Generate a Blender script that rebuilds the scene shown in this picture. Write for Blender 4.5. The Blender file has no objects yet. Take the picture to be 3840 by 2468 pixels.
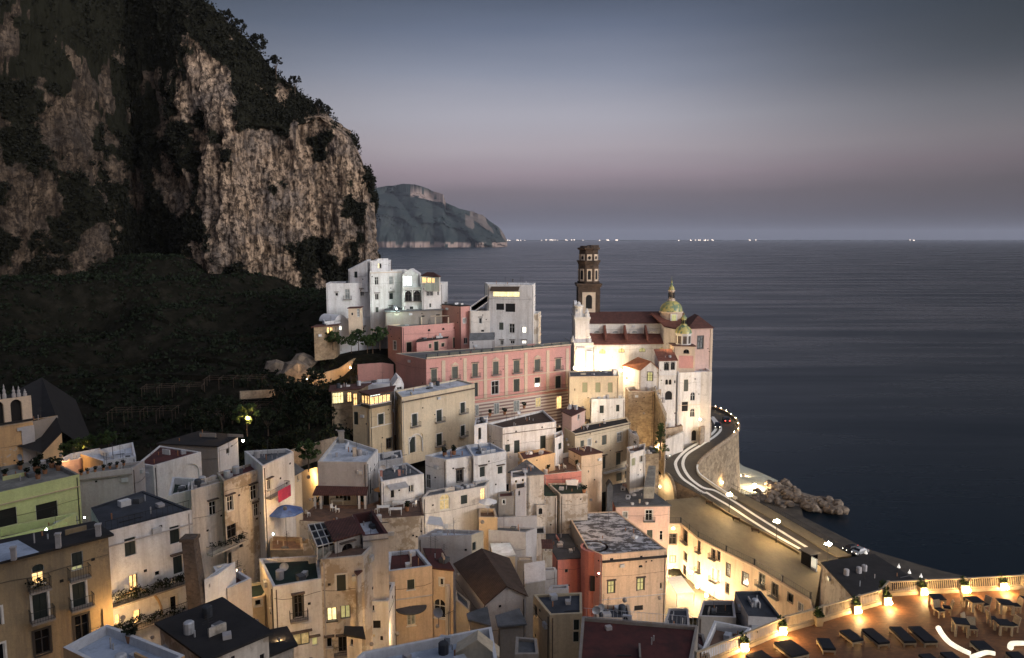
import bpy, math, random, numpy as np
from mathutils import Vector, noise
from math import sin, cos, pi, radians, sqrt, atan, tan
random.seed(7); RNG = np.random.default_rng(7)
SC = bpy.context.scene; COL = SC.collection
V = Vector
# ---------------------------------------------------------------- survey: photograph pixels -> rays of the camera standing at height H
H, F, CX, CY = 72.0, 2880.0, 1920.0, 1234.0
PIT = atan(340/2880); CP, SP = cos(PIT), sin(PIT)
CAM = V((0, 0, H))
FR = dict(A1=(0,1400,.32468), A2=(0,1900,.36881), A3=(650,1500,.32468), A4=(650,1950,.33638), A5=(1150,940,.29866), A6=(1650,940,.29866),
 A7=(1150,1350,.29226), A8=(1650,1350,.29226), B1=(1100,1750,.25974), B2=(1100,2068,.25974), B3=(1650,1750,.25974), B4=(1650,2068,.25974),
 B5=(2100,880,.32468), B6=(2100,1300,.35714), B7=(2100,1800,.43384), B8=(2450,1600,.42216), C1=(2600,2050,.27145), C2=(3200,2050,.27142),
 C7=(1350,600,.41736), C8=(700,1150,.38954), D=(0,0,1.60267))
def px(fr, x, y):
    a = FR[fr]; return (a[0]+x*a[2], a[1]+y*a[2])
def ray(u, v):
    a, b = (u-CX)/F, (v-CY)/F
    return V((a, CP-b*SP, -SP-b*CP))
def onz(uv, z):
    r = ray(*uv); return CAM + r*((z-H)/r.z)
def ond(uv, d):
    r = ray(*uv); return CAM + r*(d/r.y)
def onpl(uv, p, n):
    r = ray(*uv); return CAM + r*((p-CAM).dot(n)/r.dot(n))
def Z(fr, x, y, z): return onz(px(fr, x, y), z)
def DD(fr, x, y, d): return ond(px(fr, x, y), d)
# ---------------------------------------------------------------- mesh building
WL = {}
class MB:
    def __init__(s): s.v, s.f = [], []
    def add(s, vs, fs):
        b = len(s.v); s.v += [tuple(p) for p in vs]; s.f += [tuple(b+i for i in f) for f in fs]; return s
    def quad(s, *p): return s.add(p, [tuple(range(len(p)))])
    def obox(s, o, a, b, c):
        o, a, b, c = V(o), V(a), V(b), V(c)
        vs = [o, o+a, o+a+b, o+b, o+c, o+a+c, o+a+b+c, o+b+c]
        return s.add(vs, [(0,3,2,1),(4,5,6,7),(0,1,5,4),(1,2,6,5),(2,3,7,6),(3,0,4,7)])
    def box(s, c, sx, sy, sz, rz=0):   # c = centre of the underside
        a = V((cos(rz)*sx, sin(rz)*sx, 0)); b = V((-sin(rz)*sy, cos(rz)*sy, 0))
        return s.obox(V(c)-a/2-b/2, a, b, V((0,0,sz)))
    def tube(s, pts, r, n=6, r2=None, cap=True):
        pts = [V(p) for p in pts]; m = len(pts); vs = []; fs = []
        for i, p in enumerate(pts):
            t = (pts[min(i+1,m-1)]-pts[max(i-1,0)])
            t = t.normalized() if t.length > 1e-6 else V((0,0,1))
            q = t.orthogonal().normalized() if abs(t.z) < .99 else V((1,0,0)); q = (q - t*q.dot(t)).normalized(); w = t.cross(q)
            rr = r if r2 is None else r+(r2-r)*i/max(1,m-1)
            for k in range(n):
                a = 2*pi*k/n; vs.append(p+q*cos(a)*rr+w*sin(a)*rr)
        for i in range(m-1):
            for k in range(n):
                fs.append((i*n+k, i*n+(k+1)%n, (i+1)*n+(k+1)%n, (i+1)*n+k))
        if cap: fs += [tuple(range(n))[::-1], tuple(range((m-1)*n, m*n))]
        return s.add(vs, fs)
    def lathe(s, c, prof, n=16, ph=0, a0=0, a1=2*pi):
        c = V(c); vs = []; fs = []; full = abs(a1-a0-2*pi) < 1e-6; nn = n if full else n+1
        for r, z in prof:
            for k in range(nn):
                a = ph+a0+(a1-a0)*k/n; vs.append(c+V((r*cos(a), r*sin(a), z)))
        for i in range(len(prof)-1):
            for k in range(n):
                k2 = (k+1) % nn
                fs.append((i*nn+k, i*nn+k2, (i+1)*nn+k2, (i+1)*nn+k))
        return s.add(vs, fs)
    def ball(s, c, rx, rz=None, n=10, m=6):
        rz = rz or rx
        return s.lathe(c, [(max(.001, rx*sin(pi*i/m)), -rz*cos(pi*i/m)) for i in range(m+1)], n)
    def prism(s, poly, z0, z1):
        n = len(poly); vs = [V((p[0],p[1],z0)) for p in poly]+[V((p[0],p[1],z1)) for p in poly]
        return s.add(vs, [tuple(range(n))[::-1], tuple(range(n,2*n))]+[(i,(i+1)%n,n+(i+1)%n,n+i) for i in range(n)])
    def build(s, name, m, parent=None, smooth=False):
        off = WL.get(parent.name, V((0,0,0))) if parent else V((0,0,0))
        me = bpy.data.meshes.new(name)
        me.from_pydata([(p[0]-off.x, p[1]-off.y, p[2]-off.z) for p in s.v], [], s.f)
        if smooth: me.polygons.foreach_set('use_smooth', [True]*len(me.polygons))
        me.materials.append(M[m] if isinstance(m, str) else m)
        o = bpy.data.objects.new(name, me); COL.objects.link(o)
        if parent: o.parent = parent; WL[o.name] = off
        return o
def tag(o, label=None, cat=None, group=None, kind=None):
    if label: o['label'] = label
    if cat: o['category'] = cat
    if group: o['group'] = group
    if kind: o['kind'] = kind
    return o
def empty(name, loc, label=None, cat=None, group=None, rz=0):
    o = bpy.data.objects.new(name, None); COL.objects.link(o); o.location = loc; o.rotation_euler = (0,0,rz)
    o.empty_display_size = .2
    WL[o.name] = V(loc); return tag(o, label, cat, group)
KIDS = {}
def copy_tree(o, parent=None):
    c = o.copy(); COL.objects.link(c)
    if parent: c.parent = parent
    for ch in o.children: copy_tree(ch, c)
    return c
def place(proto, used, loc, rz=0, label=None, sc=None, group=None):
    """the first call moves the thing itself, later calls copy it"""
    o = proto if not used else copy_tree(proto)
    used.append(o); o.location = loc; o.rotation_euler = (0,0,rz)
    if label: o['label'] = label
    if group: o['group'] = group
    if sc: o.scale = (sc,sc,sc) if not hasattr(sc,'__len__') else sc
    return o
def smooth_line(pts, k=6):
    out = []; n = len(pts)
    for i in range(n-1):
        p0, p1, p2, p3 = (V(pts[max(i-1,0)]), V(pts[i]), V(pts[i+1]), V(pts[min(i+2,n-1)]))
        for j in range(k):
            t = j/k
            out.append(.5*((2*p1)+(p2-p0)*t+(2*p0-5*p1+4*p2-p3)*t*t+(3*p1-p0-3*p2+p3)*t**3))
    out.append(V(pts[-1])); return out
# ---------------------------------------------------------------- materials
M = {}
class NT:
    def __init__(s, name):
        m = bpy.data.materials.new(name); m.use_nodes = True; s.m = m; s.t = m.node_tree; s.b = s.t.nodes['Principled BSDF']
        s.out = s.t.nodes['Material Output']; s.pos = s.n('ShaderNodeNewGeometry').outputs['Position']
    def n(s, ty, **kw):
        x = s.t.nodes.new(ty)
        for k, v in kw.items(): setattr(x, k, v)
        return x
    def l(s, a, b): s.t.links.new(a, b)
    def mapv(s, sc):
        mp = s.n('ShaderNodeMapping'); mp.inputs['Scale'].default_value = sc; s.l(s.pos, mp.inputs['Vector']); return mp.outputs[0]
    def noise(s, sc, vec=None, det=4, ro=.6):
        x = s.n('ShaderNodeTexNoise'); x.inputs['Scale'].default_value = sc; x.inputs['Detail'].default_value = det; x.inputs['Roughness'].default_value = ro
        s.l(vec or s.pos, x.inputs['Vector']); return x.outputs['Fac']
    def ramp(s, fac, stops):
        r = s.n('ShaderNodeValToRGB'); el = r.color_ramp.elements
        while len(el) < len(stops): el.new(.5)
        for e, (p, c) in zip(el, stops):
            e.position = p; e.color = (c,c,c,1) if not hasattr(c,'__len__') else (*c[:3],1)
        s.l(fac, r.inputs[0]); return r.outputs[0]
    def mix(s, fac, a, b, mode='MIX'):
        x = s.n('ShaderNodeMix', data_type='RGBA', blend_type=mode)
        for i, v in ((0,fac),(6,a),(7,b)):
            if hasattr(v, 'is_output'): s.l(v, x.inputs[i])
            else: x.inputs[i].default_value = v if i == 0 else (*v[:3],1)
        return x.outputs[2]
    def base(s, c):
        if hasattr(c, 'is_output'): s.l(c, s.b.inputs['Base Color'])
        else: s.b.inputs['Base Color'].default_value = (*c[:3],1)
    def bump(s, h, st=.3, dist=.05):
        x = s.n('ShaderNodeBump'); x.inputs['Strength'].default_value = st; x.inputs['Distance'].default_value = dist
        s.l(h, x.inputs['Height']); s.l(x.outputs[0], s.b.inputs['Normal'])
    def set(s, **k):
        for a, v in k.items(): s.b.inputs[a.replace('_',' ')].default_value = v
        return s
def mul(c, k): return tuple(x*k for x in c)
def plain(name, c, rough=.7, metal=0, var=.25, sc=2.0, bump=0):
    t = NT(name); t.set(Roughness=rough, Metallic=metal)
    t.base(t.mix(t.ramp(t.noise(sc), [(.3,0),(.7,1)]), mul(c,1-var), mul(c,1+var*.4)))
    if bump: t.bump(t.noise(sc*6), bump, .03)
    M[name] = t.m
def stucco(name, c, dirt=.55, grime=(.23,.18,.13), peel=None, pk=.62):
    t = NT(name); t.set(Roughness=.9)
    big = t.ramp(t.noise(.18, det=6, ro=.65), [(.3,0),(.7,1)])
    col = t.mix(big, mul(c,.84), mul(c,1.06))
    st = t.noise(1.0, t.mapv((.9,.9,.09)), 6, .7)
    col = t.mix(t.ramp(st, [(.46,0),(.70,min(1,dirt*1.15))]), col, tuple(a*.35+b*.65 for a,b in zip(c,grime)))
    sp = t.noise(.75, det=9, ro=.72)
    col = t.mix(t.ramp(sp, [(.56,0),(.72,dirt*.8)]), col, grime)
    if peel:
        col = t.mix(t.ramp(t.noise(.42, det=8, ro=.7), [(pk-.06,0),(pk,1)]), col, peel)
    col = t.mix(t.ramp(t.noise(3.2, det=7, ro=.75), [(.42,0),(.75,.5)]), col, mul(c,.55))
    t.base(col); t.bump(t.noise(5, det=8, ro=.7), .5, .07); M[name] = t.m
def stone(name, c, c2, sc=1.6, bump=.8, zs=1.6, dist=.12):
    t = NT(name); t.set(Roughness=.95)
    vo = t.n('ShaderNodeTexVoronoi'); vo.inputs['Scale'].default_value = sc; t.l(t.mapv((1,1,zs)), vo.inputs['Vector'])
    n1 = t.noise(.5, det=8, ro=.7)
    col = t.mix(t.ramp(n1, [(.35,0),(.65,1)]), c2, c)
    col = t.mix(t.ramp(vo.outputs['Color'], [(.2,.25),(.8,0)]), col, mul(c2,.5))
    edge = t.ramp(vo.outputs['Distance'], [(.0,0),(.55,.0),(.9,.5)])
    col = t.mix(edge, col, mul(c2,.4))
    t.base(col); t.bump(t.mix(.5, vo.outputs['Distance'], t.noise(4, det=6)), bump, dist); M[name] = t.m
def roofm(name, c, c2, sc=.35, lo=.42, hi=.6, rough=.85, str=None):
    t = NT(name); t.set(Roughness=rough)
    n1 = t.noise(sc, t.mapv(str) if str else None, 8, .68)
    col = t.mix(t.ramp(n1, [(lo,0),(hi,1)]), c, c2)
    col = t.mix(t.ramp(t.noise(1.7, det=8, ro=.75), [(.5,0),(.75,.55)]), col, mul(c2,.55))
    t.base(col); t.bump(t.noise(5, det=5), .3, .04); M[name] = t.m
def tiles(name, c, sc=7.0, ang=0):
    t = NT(name); t.set(Roughness=.9)
    w = t.n('ShaderNodeTexWave'); w.inputs['Scale'].default_value = sc/6; w.inputs['Distortion'].default_value = .6; w.inputs['Detail'].default_value = 2
    mp = t.n('ShaderNodeMapping'); mp.inputs['Rotation'].default_value = (0,0,ang); t.l(t.pos, mp.inputs['Vector']); t.l(mp.outputs[0], w.inputs['Vector'])
    col = t.mix(t.ramp(t.noise(1.1, det=8, ro=.75), [(.35,0),(.68,1)]), mul(c,.5), mul(c,1.25))
    col = t.mix(t.ramp(w.outputs['Fac'], [(.0,.6),(.5,0)]), col, mul(c,.35))
    t.base(col); t.bump(w.outputs['Fac'], .6, .08); M[name] = t.m
def glow(name, c, st, var=.5, sc=2.5):
    t = NT(name); t.base(mul(c,.5)); t.set(Roughness=.4)
    col = t.mix(t.ramp(t.noise(sc, det=3), [(.35,0),(.62,1)]), mul(c,1-var), c)
    t.l(col, t.b.inputs['Emission Color']); t.b.inputs['Emission Strength'].default_value = st; M[name] = t.m
def leafm(name, c, c2):
    t = NT(name); t.set(Roughness=.8); t.b.inputs['Specular IOR Level'].default_value = .15
    t.base(t.mix(t.ramp(t.noise(.5, det=5), [(.35,0),(.65,1)]), c, c2)); M[name] = t.m

stucco('white', (.80,.79,.78), .62)
stucco('white_warm', (.72,.67,.61), .85, (.2,.16,.12))
stucco('white_cool', (.74,.75,.77), .35, (.33,.30,.29))
stucco('grey_plaster', (.50,.48,.475), .6, (.26,.2,.18))
stucco('cream', (.68,.58,.42), .5)
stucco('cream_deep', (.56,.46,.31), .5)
stucco('ochre', (.62,.40,.20), .6, (.25,.16,.1), (.55,.50,.42), .63)
stucco('ochre_light', (.66,.46,.26), .5)
stucco('tan_old', (.36,.27,.155), .95, (.12,.10,.085))
stucco('worn', (.66,.60,.52), 1.0, (.20,.16,.12), (.33,.27,.2), .57)
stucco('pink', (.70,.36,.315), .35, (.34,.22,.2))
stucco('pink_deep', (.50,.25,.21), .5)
stucco('pink_pale', (.70,.49,.42), .4)
stucco('red_pink', (.60,.235,.19), .6, (.2,.12,.1))
stucco('lime', (.60,.62,.31), .3, (.3,.3,.15))
stucco('peach', (.68,.52,.37), .65)
stucco('trim_cream', (.70,.56,.42), .3)
stucco('trim_white', (.75,.73,.69), .3)
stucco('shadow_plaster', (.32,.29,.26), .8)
stone('rubble', (.46,.37,.27), (.25,.19,.135), 1.5)
stone('rubble_warm', (.44,.35,.235), (.2,.15,.1), .9, 1.0)
stone('brick_old', (.17,.125,.095), (.08,.065,.055), 2.6)
stone('lava', (.115,.075,.05), (.045,.032,.025), 1.3, .9)
stone('boulder', (.33,.26,.19), (.10,.08,.065), .7, 1.0, 1)
stone('pebbles', (.30,.26,.21), (.16,.13,.10), 2.5, .6, 1, .04)
roofm('roof_blue', (.42,.49,.60), (.26,.31,.39), .3)
roofm('roof_pale', (.66,.70,.76), (.40,.43,.47), .4)
roofm('roof_grey', (.135,.14,.15), (.075,.08,.085), .35)
roofm('roof_slate', (.055,.062,.076), (.033,.037,.045), .4)
roofm('roof_dark', (.022,.020,.020), (.013,.012,.012), .5)
roofm('roof_maroon', (.10,.026,.022), (.055,.018,.016), .4)
roofm('roof_black', (.014,.013,.013), (.009,.008,.008), .5)
roofm('roof_green', (.012,.036,.025), (.007,.018,.014), .5)
roofm('roof_patch', (.07,.07,.075), (.44,.46,.50), .8, .485, .535, .9, (.7,1.2,1))
roofm('floor_brown', (.17,.10,.07), (.10,.062,.045), .8)
roofm('asphalt', (.075,.065,.05), (.05,.044,.036), .6, .4, .65, .7)
roofm('paving', (.20,.165,.10), (.125,.10,.062), .25, .4, .65, .7, (1,.35,1))
roofm('concrete', (.25,.245,.22), (.14,.135,.12), .5)
roofm('sand', (.085,.072,.055), (.05,.042,.033), .3)
roofm('apron_pale', (.50,.52,.43), (.36,.38,.31), .3)
tiles('tile_red', (.24,.085,.055), 7, 0)
tiles('tile_brown', (.085,.052,.036), 7, .6)
tiles('tile_orange', (.36,.13,.06), 8, 0)
tiles('tile_dark', (.11,.042,.033), 6, 0)
plain('shutter_green', (.010,.020,.017), .6, 0, .3, 14)
plain('shutter_grey', (.075,.085,.07), .6, 0, .3, 14)
plain('shutter_olive', (.30,.31,.19), .6, 0, .3, 14)
plain('shutter_brown', (.085,.048,.028), .6, 0, .3, 14)
plain('frame_white', (.62,.61,.58), .5, 0, .15)
plain('frame_dark', (.05,.043,.038), .5, 0, .15)
plain('iron', (.03,.03,.03), .5, .3, .2)
plain('glass_dark', (.008,.009,.011), .12, 0, .4, 1.5)
plain('glass_pale', (.30,.33,.33), .15, 0, .5, 3)
plain('opening', (.012,.011,.011), .9, 0, .2)  # near-black, stands for the dark inside of open holes
plain('wood_dark', (.08,.05,.03), .7, 0, .3, 4)
plain('metal_pale', (.55,.57,.6), .4, .3, .2)
plain('metal_dark', (.05,.05,.055), .5, .4, .2)
plain('cloth_pink', (.42,.04,.10), .9, 0, .2)
plain('cloth_white', (.80,.79,.77), .9, 0, .1)
plain('cloth_blue', (.05,.11,.34), .7, 0, .5, 1.2)
plain('cloth_ochre', (.6,.3,.1), .9, 0, .2)
plain('cloth_grey', (.42,.42,.42), .9, 0, .2)
plain('paint_white', (.86,.85,.80), .5, 0, .12, 4)
plain('cushion_black', (.018,.02,.026), .75, 0, .3, 5)
plain('wicker', (.66,.52,.33), .7, 0, .25, 12, .3)
plain('pot', (.42,.2,.1), .9, 0, .3)
plain('planter', (.62,.52,.36), .8, 0, .2)
plain('car_dark', (.03,.032,.036), .25, .3, .1)
plain('car_silver', (.5,.51,.52), .3, .5, .1)
plain('car_red', (.3,.02,.02), .3, .2, .1)
plain('tyre', (.015,.015,.015), .9)
plain('bark', (.10,.07,.05), .95, 0, .4, 4, .4)
plain('foam', (.6,.6,.58), .9)
plain('earth', (.05,.045,.035), 1, 0, .4, .5, .4)
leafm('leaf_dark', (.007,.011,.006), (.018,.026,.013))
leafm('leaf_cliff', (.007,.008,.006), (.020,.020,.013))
leafm('leaf_green', (.024,.046,.018), (.06,.095,.035))
leafm('leaf_lit', (.07,.075,.02), (.13,.13,.035))
glow('lit_warm', (1,.62,.24), 2.4, .65); glow('lit_yellow', (1,.85,.42), 1.7, .5); glow('lit_white', (1,.94,.78), 4.0, .3); glow('lit_cool', (.88,1,.93), 3.0, .3)
glow('lit_dim', (.9,.72,.35), .40, .8); glow('lit_olive', (.75,.74,.34), .5, .4)
def lampm(name, c, st):
    t = NT(name); t.base((.8,.8,.8)); t.b.inputs['Emission Color'].default_value = (*c,1); t.b.inputs['Emission Strength'].default_value = st; M[name] = t.m
# terracotta terrace tile, and glazed dome tile
t = NT('terracotta'); t.set(Roughness=.62)
bk = t.n('ShaderNodeTexBrick'); bk.inputs['Scale'].default_value = 1.6; t.l(t.pos, bk.inputs['Vector'])
bk.inputs['Color1'].default_value = (.30,.135,.055,1); bk.inputs['Color2'].default_value = (.20,.09,.04,1); bk.inputs['Mortar'].default_value = (.12,.07,.04,1); bk.inputs['Mortar Size'].default_value = .012
t.base(t.mix(t.ramp(t.noise(.8, det=7), [(.4,0),(.7,.6)]), bk.outputs['Color'], (.13,.065,.03))); t.bump(t.noise(3), .15, .02); M['terracotta'] = t.m
t = NT('dome_tile'); t.set(Roughness=.35)
vo = t.n('ShaderNodeTexVoronoi'); vo.inputs['Scale'].default_value = 1.5; t.l(t.pos, vo.inputs['Vector'])
t.base(t.mix(t.ramp(vo.outputs['Color'], [(.25,0),(.6,1)]), (.14,.22,.13), (.50,.44,.15))); M['dome_tile'] = t.m
# striped rusticated base of the pink palace
t = NT('stripes'); t.set(Roughness=.9)
sx = t.n('ShaderNodeSeparateXYZ'); t.l(t.pos, sx.inputs[0]); mm = t.n('ShaderNodeMath', operation='MULTIPLY'); mm.inputs[1].default_value = 1.25; t.l(sx.outputs[2], mm.inputs[0])
fr = t.n('ShaderNodeMath', operation='FRACT'); t.l(mm.outputs[0], fr.inputs[0])
t.base(t.mix(t.ramp(fr.outputs[0], [(.48,0),(.54,1)]), (.62,.54,.47), (.27,.18,.165))); M['stripes'] = t.m
# water: smooth from the long exposure, long calm streaks
t = NT('sea_water'); t.base((.002,.009,.017)); t.set(Roughness=.22, IOR=1.33)
st = t.noise(1.0, t.mapv((.0035,.02,1)), 7, .62)
t.l(t.ramp(st, [(.35,.22),(.65,.36)]), t.b.inputs['Roughness'])
t.bump(t.mix(.5, t.noise(1.0, t.mapv((.008,.03,1)), 3, .5), st), .10, .9); M['sea_water'] = t.m
# cliff rock: vertical brown streaks, grey ledges, growth where the mesh says so
t = NT('cliff_rock'); t.set(Roughness=.97); t.b.inputs['Specular IOR Level'].default_value = .1
s1 = t.noise(1.0, t.mapv((.38,.38,.035)), 8, .72); s2 = t.noise(.07, det=8, ro=.7); s3 = t.noise(.5, det=9, ro=.75)
col = t.mix(t.ramp(s1, [(.41,0),(.58,1)]), (.09,.062,.043), (.55,.40,.28))
col = t.mix(t.ramp(s2, [(.46,0),(.62,.75)]), col, (.17,.15,.14))
col = t.mix(t.ramp(s3, [(.46,0),(.57,.95)]), col, (.035,.027,.022))
a2 = t.n('ShaderNodeAttribute', attribute_name='left_shade'); m3 = t.n('ShaderNodeMath', operation='MULTIPLY'); t.l(a2.outputs['Fac'], m3.inputs[0]); t.l(t.ramp(t.noise(.12, det=6), [(.3,.92),(.7,.55)]), m3.inputs[1])  # left rock darkened by position, shade put into the colour
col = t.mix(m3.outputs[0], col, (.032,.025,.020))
at = t.n('ShaderNodeAttribute', attribute_name='veg')
vm = t.n('ShaderNodeMath', operation='ADD'); t.l(at.outputs['Fac'], vm.inputs[0]); m2 = t.n('ShaderNodeMath', operation='MULTIPLY_ADD'); t.l(t.noise(.22, det=8, ro=.72), m2.inputs[0]); m2.inputs[1].default_value = 1.0; m2.inputs[2].default_value = -.5; t.l(m2.outputs[0], vm.inputs[1])
col = t.mix(t.ramp(vm.outputs[0], [(.47,0),(.55,1)]), col, (.017,.017,.011))
t.base(col); t.bump(t.mix(.5, s1, t.noise(.9, det=9, ro=.75)), 1.0, 1.3); M['cliff_rock'] = t.m
t = NT('headland_rock'); t.set(Roughness=1); t.b.inputs['Specular IOR Level'].default_value = .05
at = t.n('ShaderNodeAttribute', attribute_name='veg')
col = t.mix(t.ramp(t.noise(.006, det=9, ro=.7), [(.4,0),(.65,1)]), (.03,.045,.045), (.055,.065,.06))
t.base(t.mix(at.outputs['Fac'], col, (.36,.27,.23))); M['headland_rock'] = t.m
t = NT('slope_earth'); t.set(Roughness=1); t.b.inputs['Specular IOR Level'].default_value = .05
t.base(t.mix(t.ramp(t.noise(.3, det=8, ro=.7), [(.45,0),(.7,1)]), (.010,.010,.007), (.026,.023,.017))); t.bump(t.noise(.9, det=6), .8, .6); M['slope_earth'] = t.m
HAZE, HILL = 2.4e-5, 46
# ---------------------------------------------------------------- camera, sky, sun
cd = bpy.data.cameras.new('camera'); cam = bpy.data.objects.new('camera', cd); COL.objects.link(cam)
cam.location = CAM; cam.rotation_euler = (pi/2-PIT, 0, 0); cd.sensor_width = 36; cd.lens = 27.0; cd.clip_start = .5; cd.clip_end = 90000
SC.camera = cam
SC.view_settings.view_transform = 'Standard'; SC.view_settings.look = 'None'; SC.view_settings.exposure = 0.0; SC.view_settings.gamma = 1
SUN_EL, SUN_AZ = radians(9), radians(130)      # the after-glow stands behind the camera, over the land to the west
w = bpy.data.worlds.new('World'); SC.world = w; w.use_nodes = True; nt = w.node_tree; bg = nt.nodes['Background']
def wn(ty, **kw):
    x = nt.nodes.new(ty)
    for k, v in kw.items(): setattr(x, k, v)
    return x
tc = wn('ShaderNodeTexCoord'); sep = wn('ShaderNodeSeparateXYZ'); nt.links.new(tc.outputs['Generated'], sep.inputs[0])
def math_(op, a, b=None, c=None):
    x = wn('ShaderNodeMath', operation=op)
    for i, v in enumerate((a, b, c)):
        if v is None: continue
        if hasattr(v, 'is_output'): nt.links.new(v, x.inputs[i])
        else: x.inputs[i].default_value = v
    return x.outputs[0]
def wramp(fac, stops, interp='LINEAR'):
    r = wn('ShaderNodeValToRGB'); r.color_ramp.interpolation = interp; el = r.color_ramp.elements
    while len(el) < len(stops): el.new(.5)
    for e, (p, c) in zip(el, stops): e.position = p; e.color = (*c,1)
    nt.links.new(fac, r.inputs[0]); return r.outputs[0]
def wmix(fac, a, b, mode='MIX'):
    x = wn('ShaderNodeMix', data_type='RGBA', blend_type=mode)
    for i, v in ((0,fac),(6,a),(7,b)):
        if hasattr(v, 'is_output'): nt.links.new(v, x.inputs[i])
        else: x.inputs[i].default_value = v if i == 0 else (*v,1)
    return x.outputs[2]
def lin(r, g, b): return tuple((c/255/12.92 if c/255 <= .04045 else ((c/255+.055)/1.055)**2.4) for c in (r,g,b))
# soft cloud banks bend the bands a little
nz = wn('ShaderNodeTexNoise'); nz.inputs['Scale'].default_value = 2.2; nz.inputs['Detail'].default_value = 5
mp = wn('ShaderNodeMapping'); mp.inputs['Scale'].default_value = (1,1,9); nt.links.new(tc.outputs['Generated'], mp.inputs[0]); nt.links.new(mp.outputs[0], nz.inputs['Vector'])
el_ = math_('ADD', sep.outputs[2], math_('MULTIPLY', math_('SUBTRACT', nz.outputs['Fac'], .5), .035))
sky = wramp(el_, [(0,lin(92,96,114)),(.03,lin(92,93,110)),(.058,lin(110,103,118)),(.085,lin(146,132,146)),(.115,lin(166,157,168)),(.15,lin(165,163,176)),
    (.20,lin(134,139,158)),(.25,lin(98,107,130)),(.29,lin(72,81,102)),(.5,lin(80,92,118)),(1,lin(92,106,136))])
ax = math_('ABSOLUTE', math_('SUBTRACT', sep.outputs[0], .02))
sm = wn('ShaderNodeMapRange', interpolation_type='SMOOTHSTEP'); nt.links.new(ax, sm.inputs[0])
for i, v in ((1,.05),(2,.58),(3,1.0),(4,.5)): sm.inputs[i].default_value = v
front = math_('GREATER_THAN', sep.outputs[1], 0.0)
sky = wmix(1.0, sky, wmix(front, (1,1,1), sm.outputs[0]), 'MULTIPLY')
m1 = wn('ShaderNodeMapRange', interpolation_type='SMOOTHSTEP'); nt.links.new(sep.outputs[0], m1.inputs[0]); m1.inputs[1].default_value = .12; m1.inputs[2].default_value = .6
m2 = wn('ShaderNodeMapRange', interpolation_type='SMOOTHSTEP'); nt.links.new(sep.outputs[2], m2.inputs[0]); m2.inputs[1].default_value = .06; m2.inputs[2].default_value = .23
sky = wmix(math_('MULTIPLY', math_('MULTIPLY', math_('MULTIPLY', m1.outputs[0], m2.outputs[0]), front), .82), sky, (.014,.018,.026))
# western glow (behind the camera)
dv = wn('ShaderNodeVectorMath', operation='DOT_PRODUCT'); nt.links.new(tc.outputs['Generated'], dv.inputs[0]); dv.inputs[1].default_value = (sin(SUN_AZ)*.97, cos(SUN_AZ)*.97, .24)
gl = wn('ShaderNodeMapRange', interpolation_type='SMOOTHSTEP'); nt.links.new(dv.outputs['Value'], gl.inputs[0])
for i, v in ((1,.15),(2,1.0),(3,0.0),(4,1.0)): gl.inputs[i].default_value = v
sky = wmix(gl.outputs[0], sky, (1.12,1.04,1.02), 'ADD')
ns = wn('ShaderNodeTexSky', sky_type='NISHITA'); ns.sun_disc = False; ns.sun_elevation = radians(2); ns.sun_rotation = SUN_AZ
ns2 = wmix(1.0, ns.outputs[0], (.02,.02,.02), 'MULTIPLY')
nt.links.new(wmix(1.0, sky, ns2, 'ADD'), bg.inputs[0]); bg.inputs[1].default_value = 1.0
sl = bpy.data.lights.new('sun', 'SUN'); so = bpy.data.objects.new('sun', sl); COL.objects.link(so)
sl.energy = 1.65; sl.angle = radians(22); sl.color = (1,.975,.965)
sd = V((sin(SUN_AZ)*cos(SUN_EL), cos(SUN_AZ)*cos(SUN_EL), sin(SUN_EL))); so.rotation_euler = (-sd).to_track_quat('-Z','Y').to_euler(); so.location = (0,0,300)
# ---------------------------------------------------------------- sea, far coast
def struct(mb, name, m, smooth=False): return tag(mb.build(name, m, None, smooth), kind='structure')
mb = MB(); R = 45000
mb.add([(-R,-200,0),(R,-200,0),(R,R,0),(-R,R,0)], [(0,1,2,3)]); struct(mb, 'sea', 'sea_water')
# far headland: height from the skyline seen over the water, flanks falling to the shore
def interp(x, xs, ys): return float(np.interp(x, xs, ys))
HX = [840,870,900,925,950,975,1010,1040,1046,1060,1085,1110,1130,1150,1168,1180,1186]; HY = [452,446,443,440,437,438,447,455,474,480,490,499,507,520,535,552,566]
DH = 7200
def head_h(xd):
    u, v = px('D', xd, interp(xd, HX, HY)); r = ray(u, v); return max(0, H + r.z/r.y*DH)
vs, fs, vg = [], [], []; nx, ny = 260, 70
x0 = ond(px('D', 820, 500), DH).x; x1 = ond(px('D', 1187, 500), DH).x
for j in range(ny):
    tj = j/(ny-1)
    for i in range(nx):
        ti = i/(nx-1); X = x0+(x1-x0)*ti; xd = (X/DH*F*.993+CX)/1.60267
        h = head_h(xd); prof = tj**.62 if tj < .82 else 1-(tj-.82)*.3
        n = noise.fractal(V((X*.0035, tj*4.2, 1.3)), .8, 2.2, 7)
        gul = abs(noise.noise(V((X*.004+tj, tj*.8, 7))))
        yy = DH-900*(1-tj)**1.0*min(1,h/250+.25) + n*150 - gul*330
        z = max(-4, h*prof + n*110*prof*(1-tj*.85) - (0 if tj > .05 else 6))
        if j == 0: z = -4
        vs.append((X*yy/DH, yy, z))
        cl = 1.0 if (z < 38 and noise.noise(V((X*.012, 3, z*.02))) > -.2) else 0.0
        if 965 < xd < 1046 and .80 < z/max(1,h) < .985 and noise.noise(V((X*.01, 5, z*.02))) > -.3: cl = .9
        if xd > 1090 and gul > .33: cl = .45
        vg.append(cl)
for j in range(ny-1):
    for i in range(nx-1): a = j*nx+i; fs.append((a,a+1,a+nx+1,a+nx))
o = struct(MB().add(vs, fs), 'hills', 'headland_rock', True)
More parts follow.
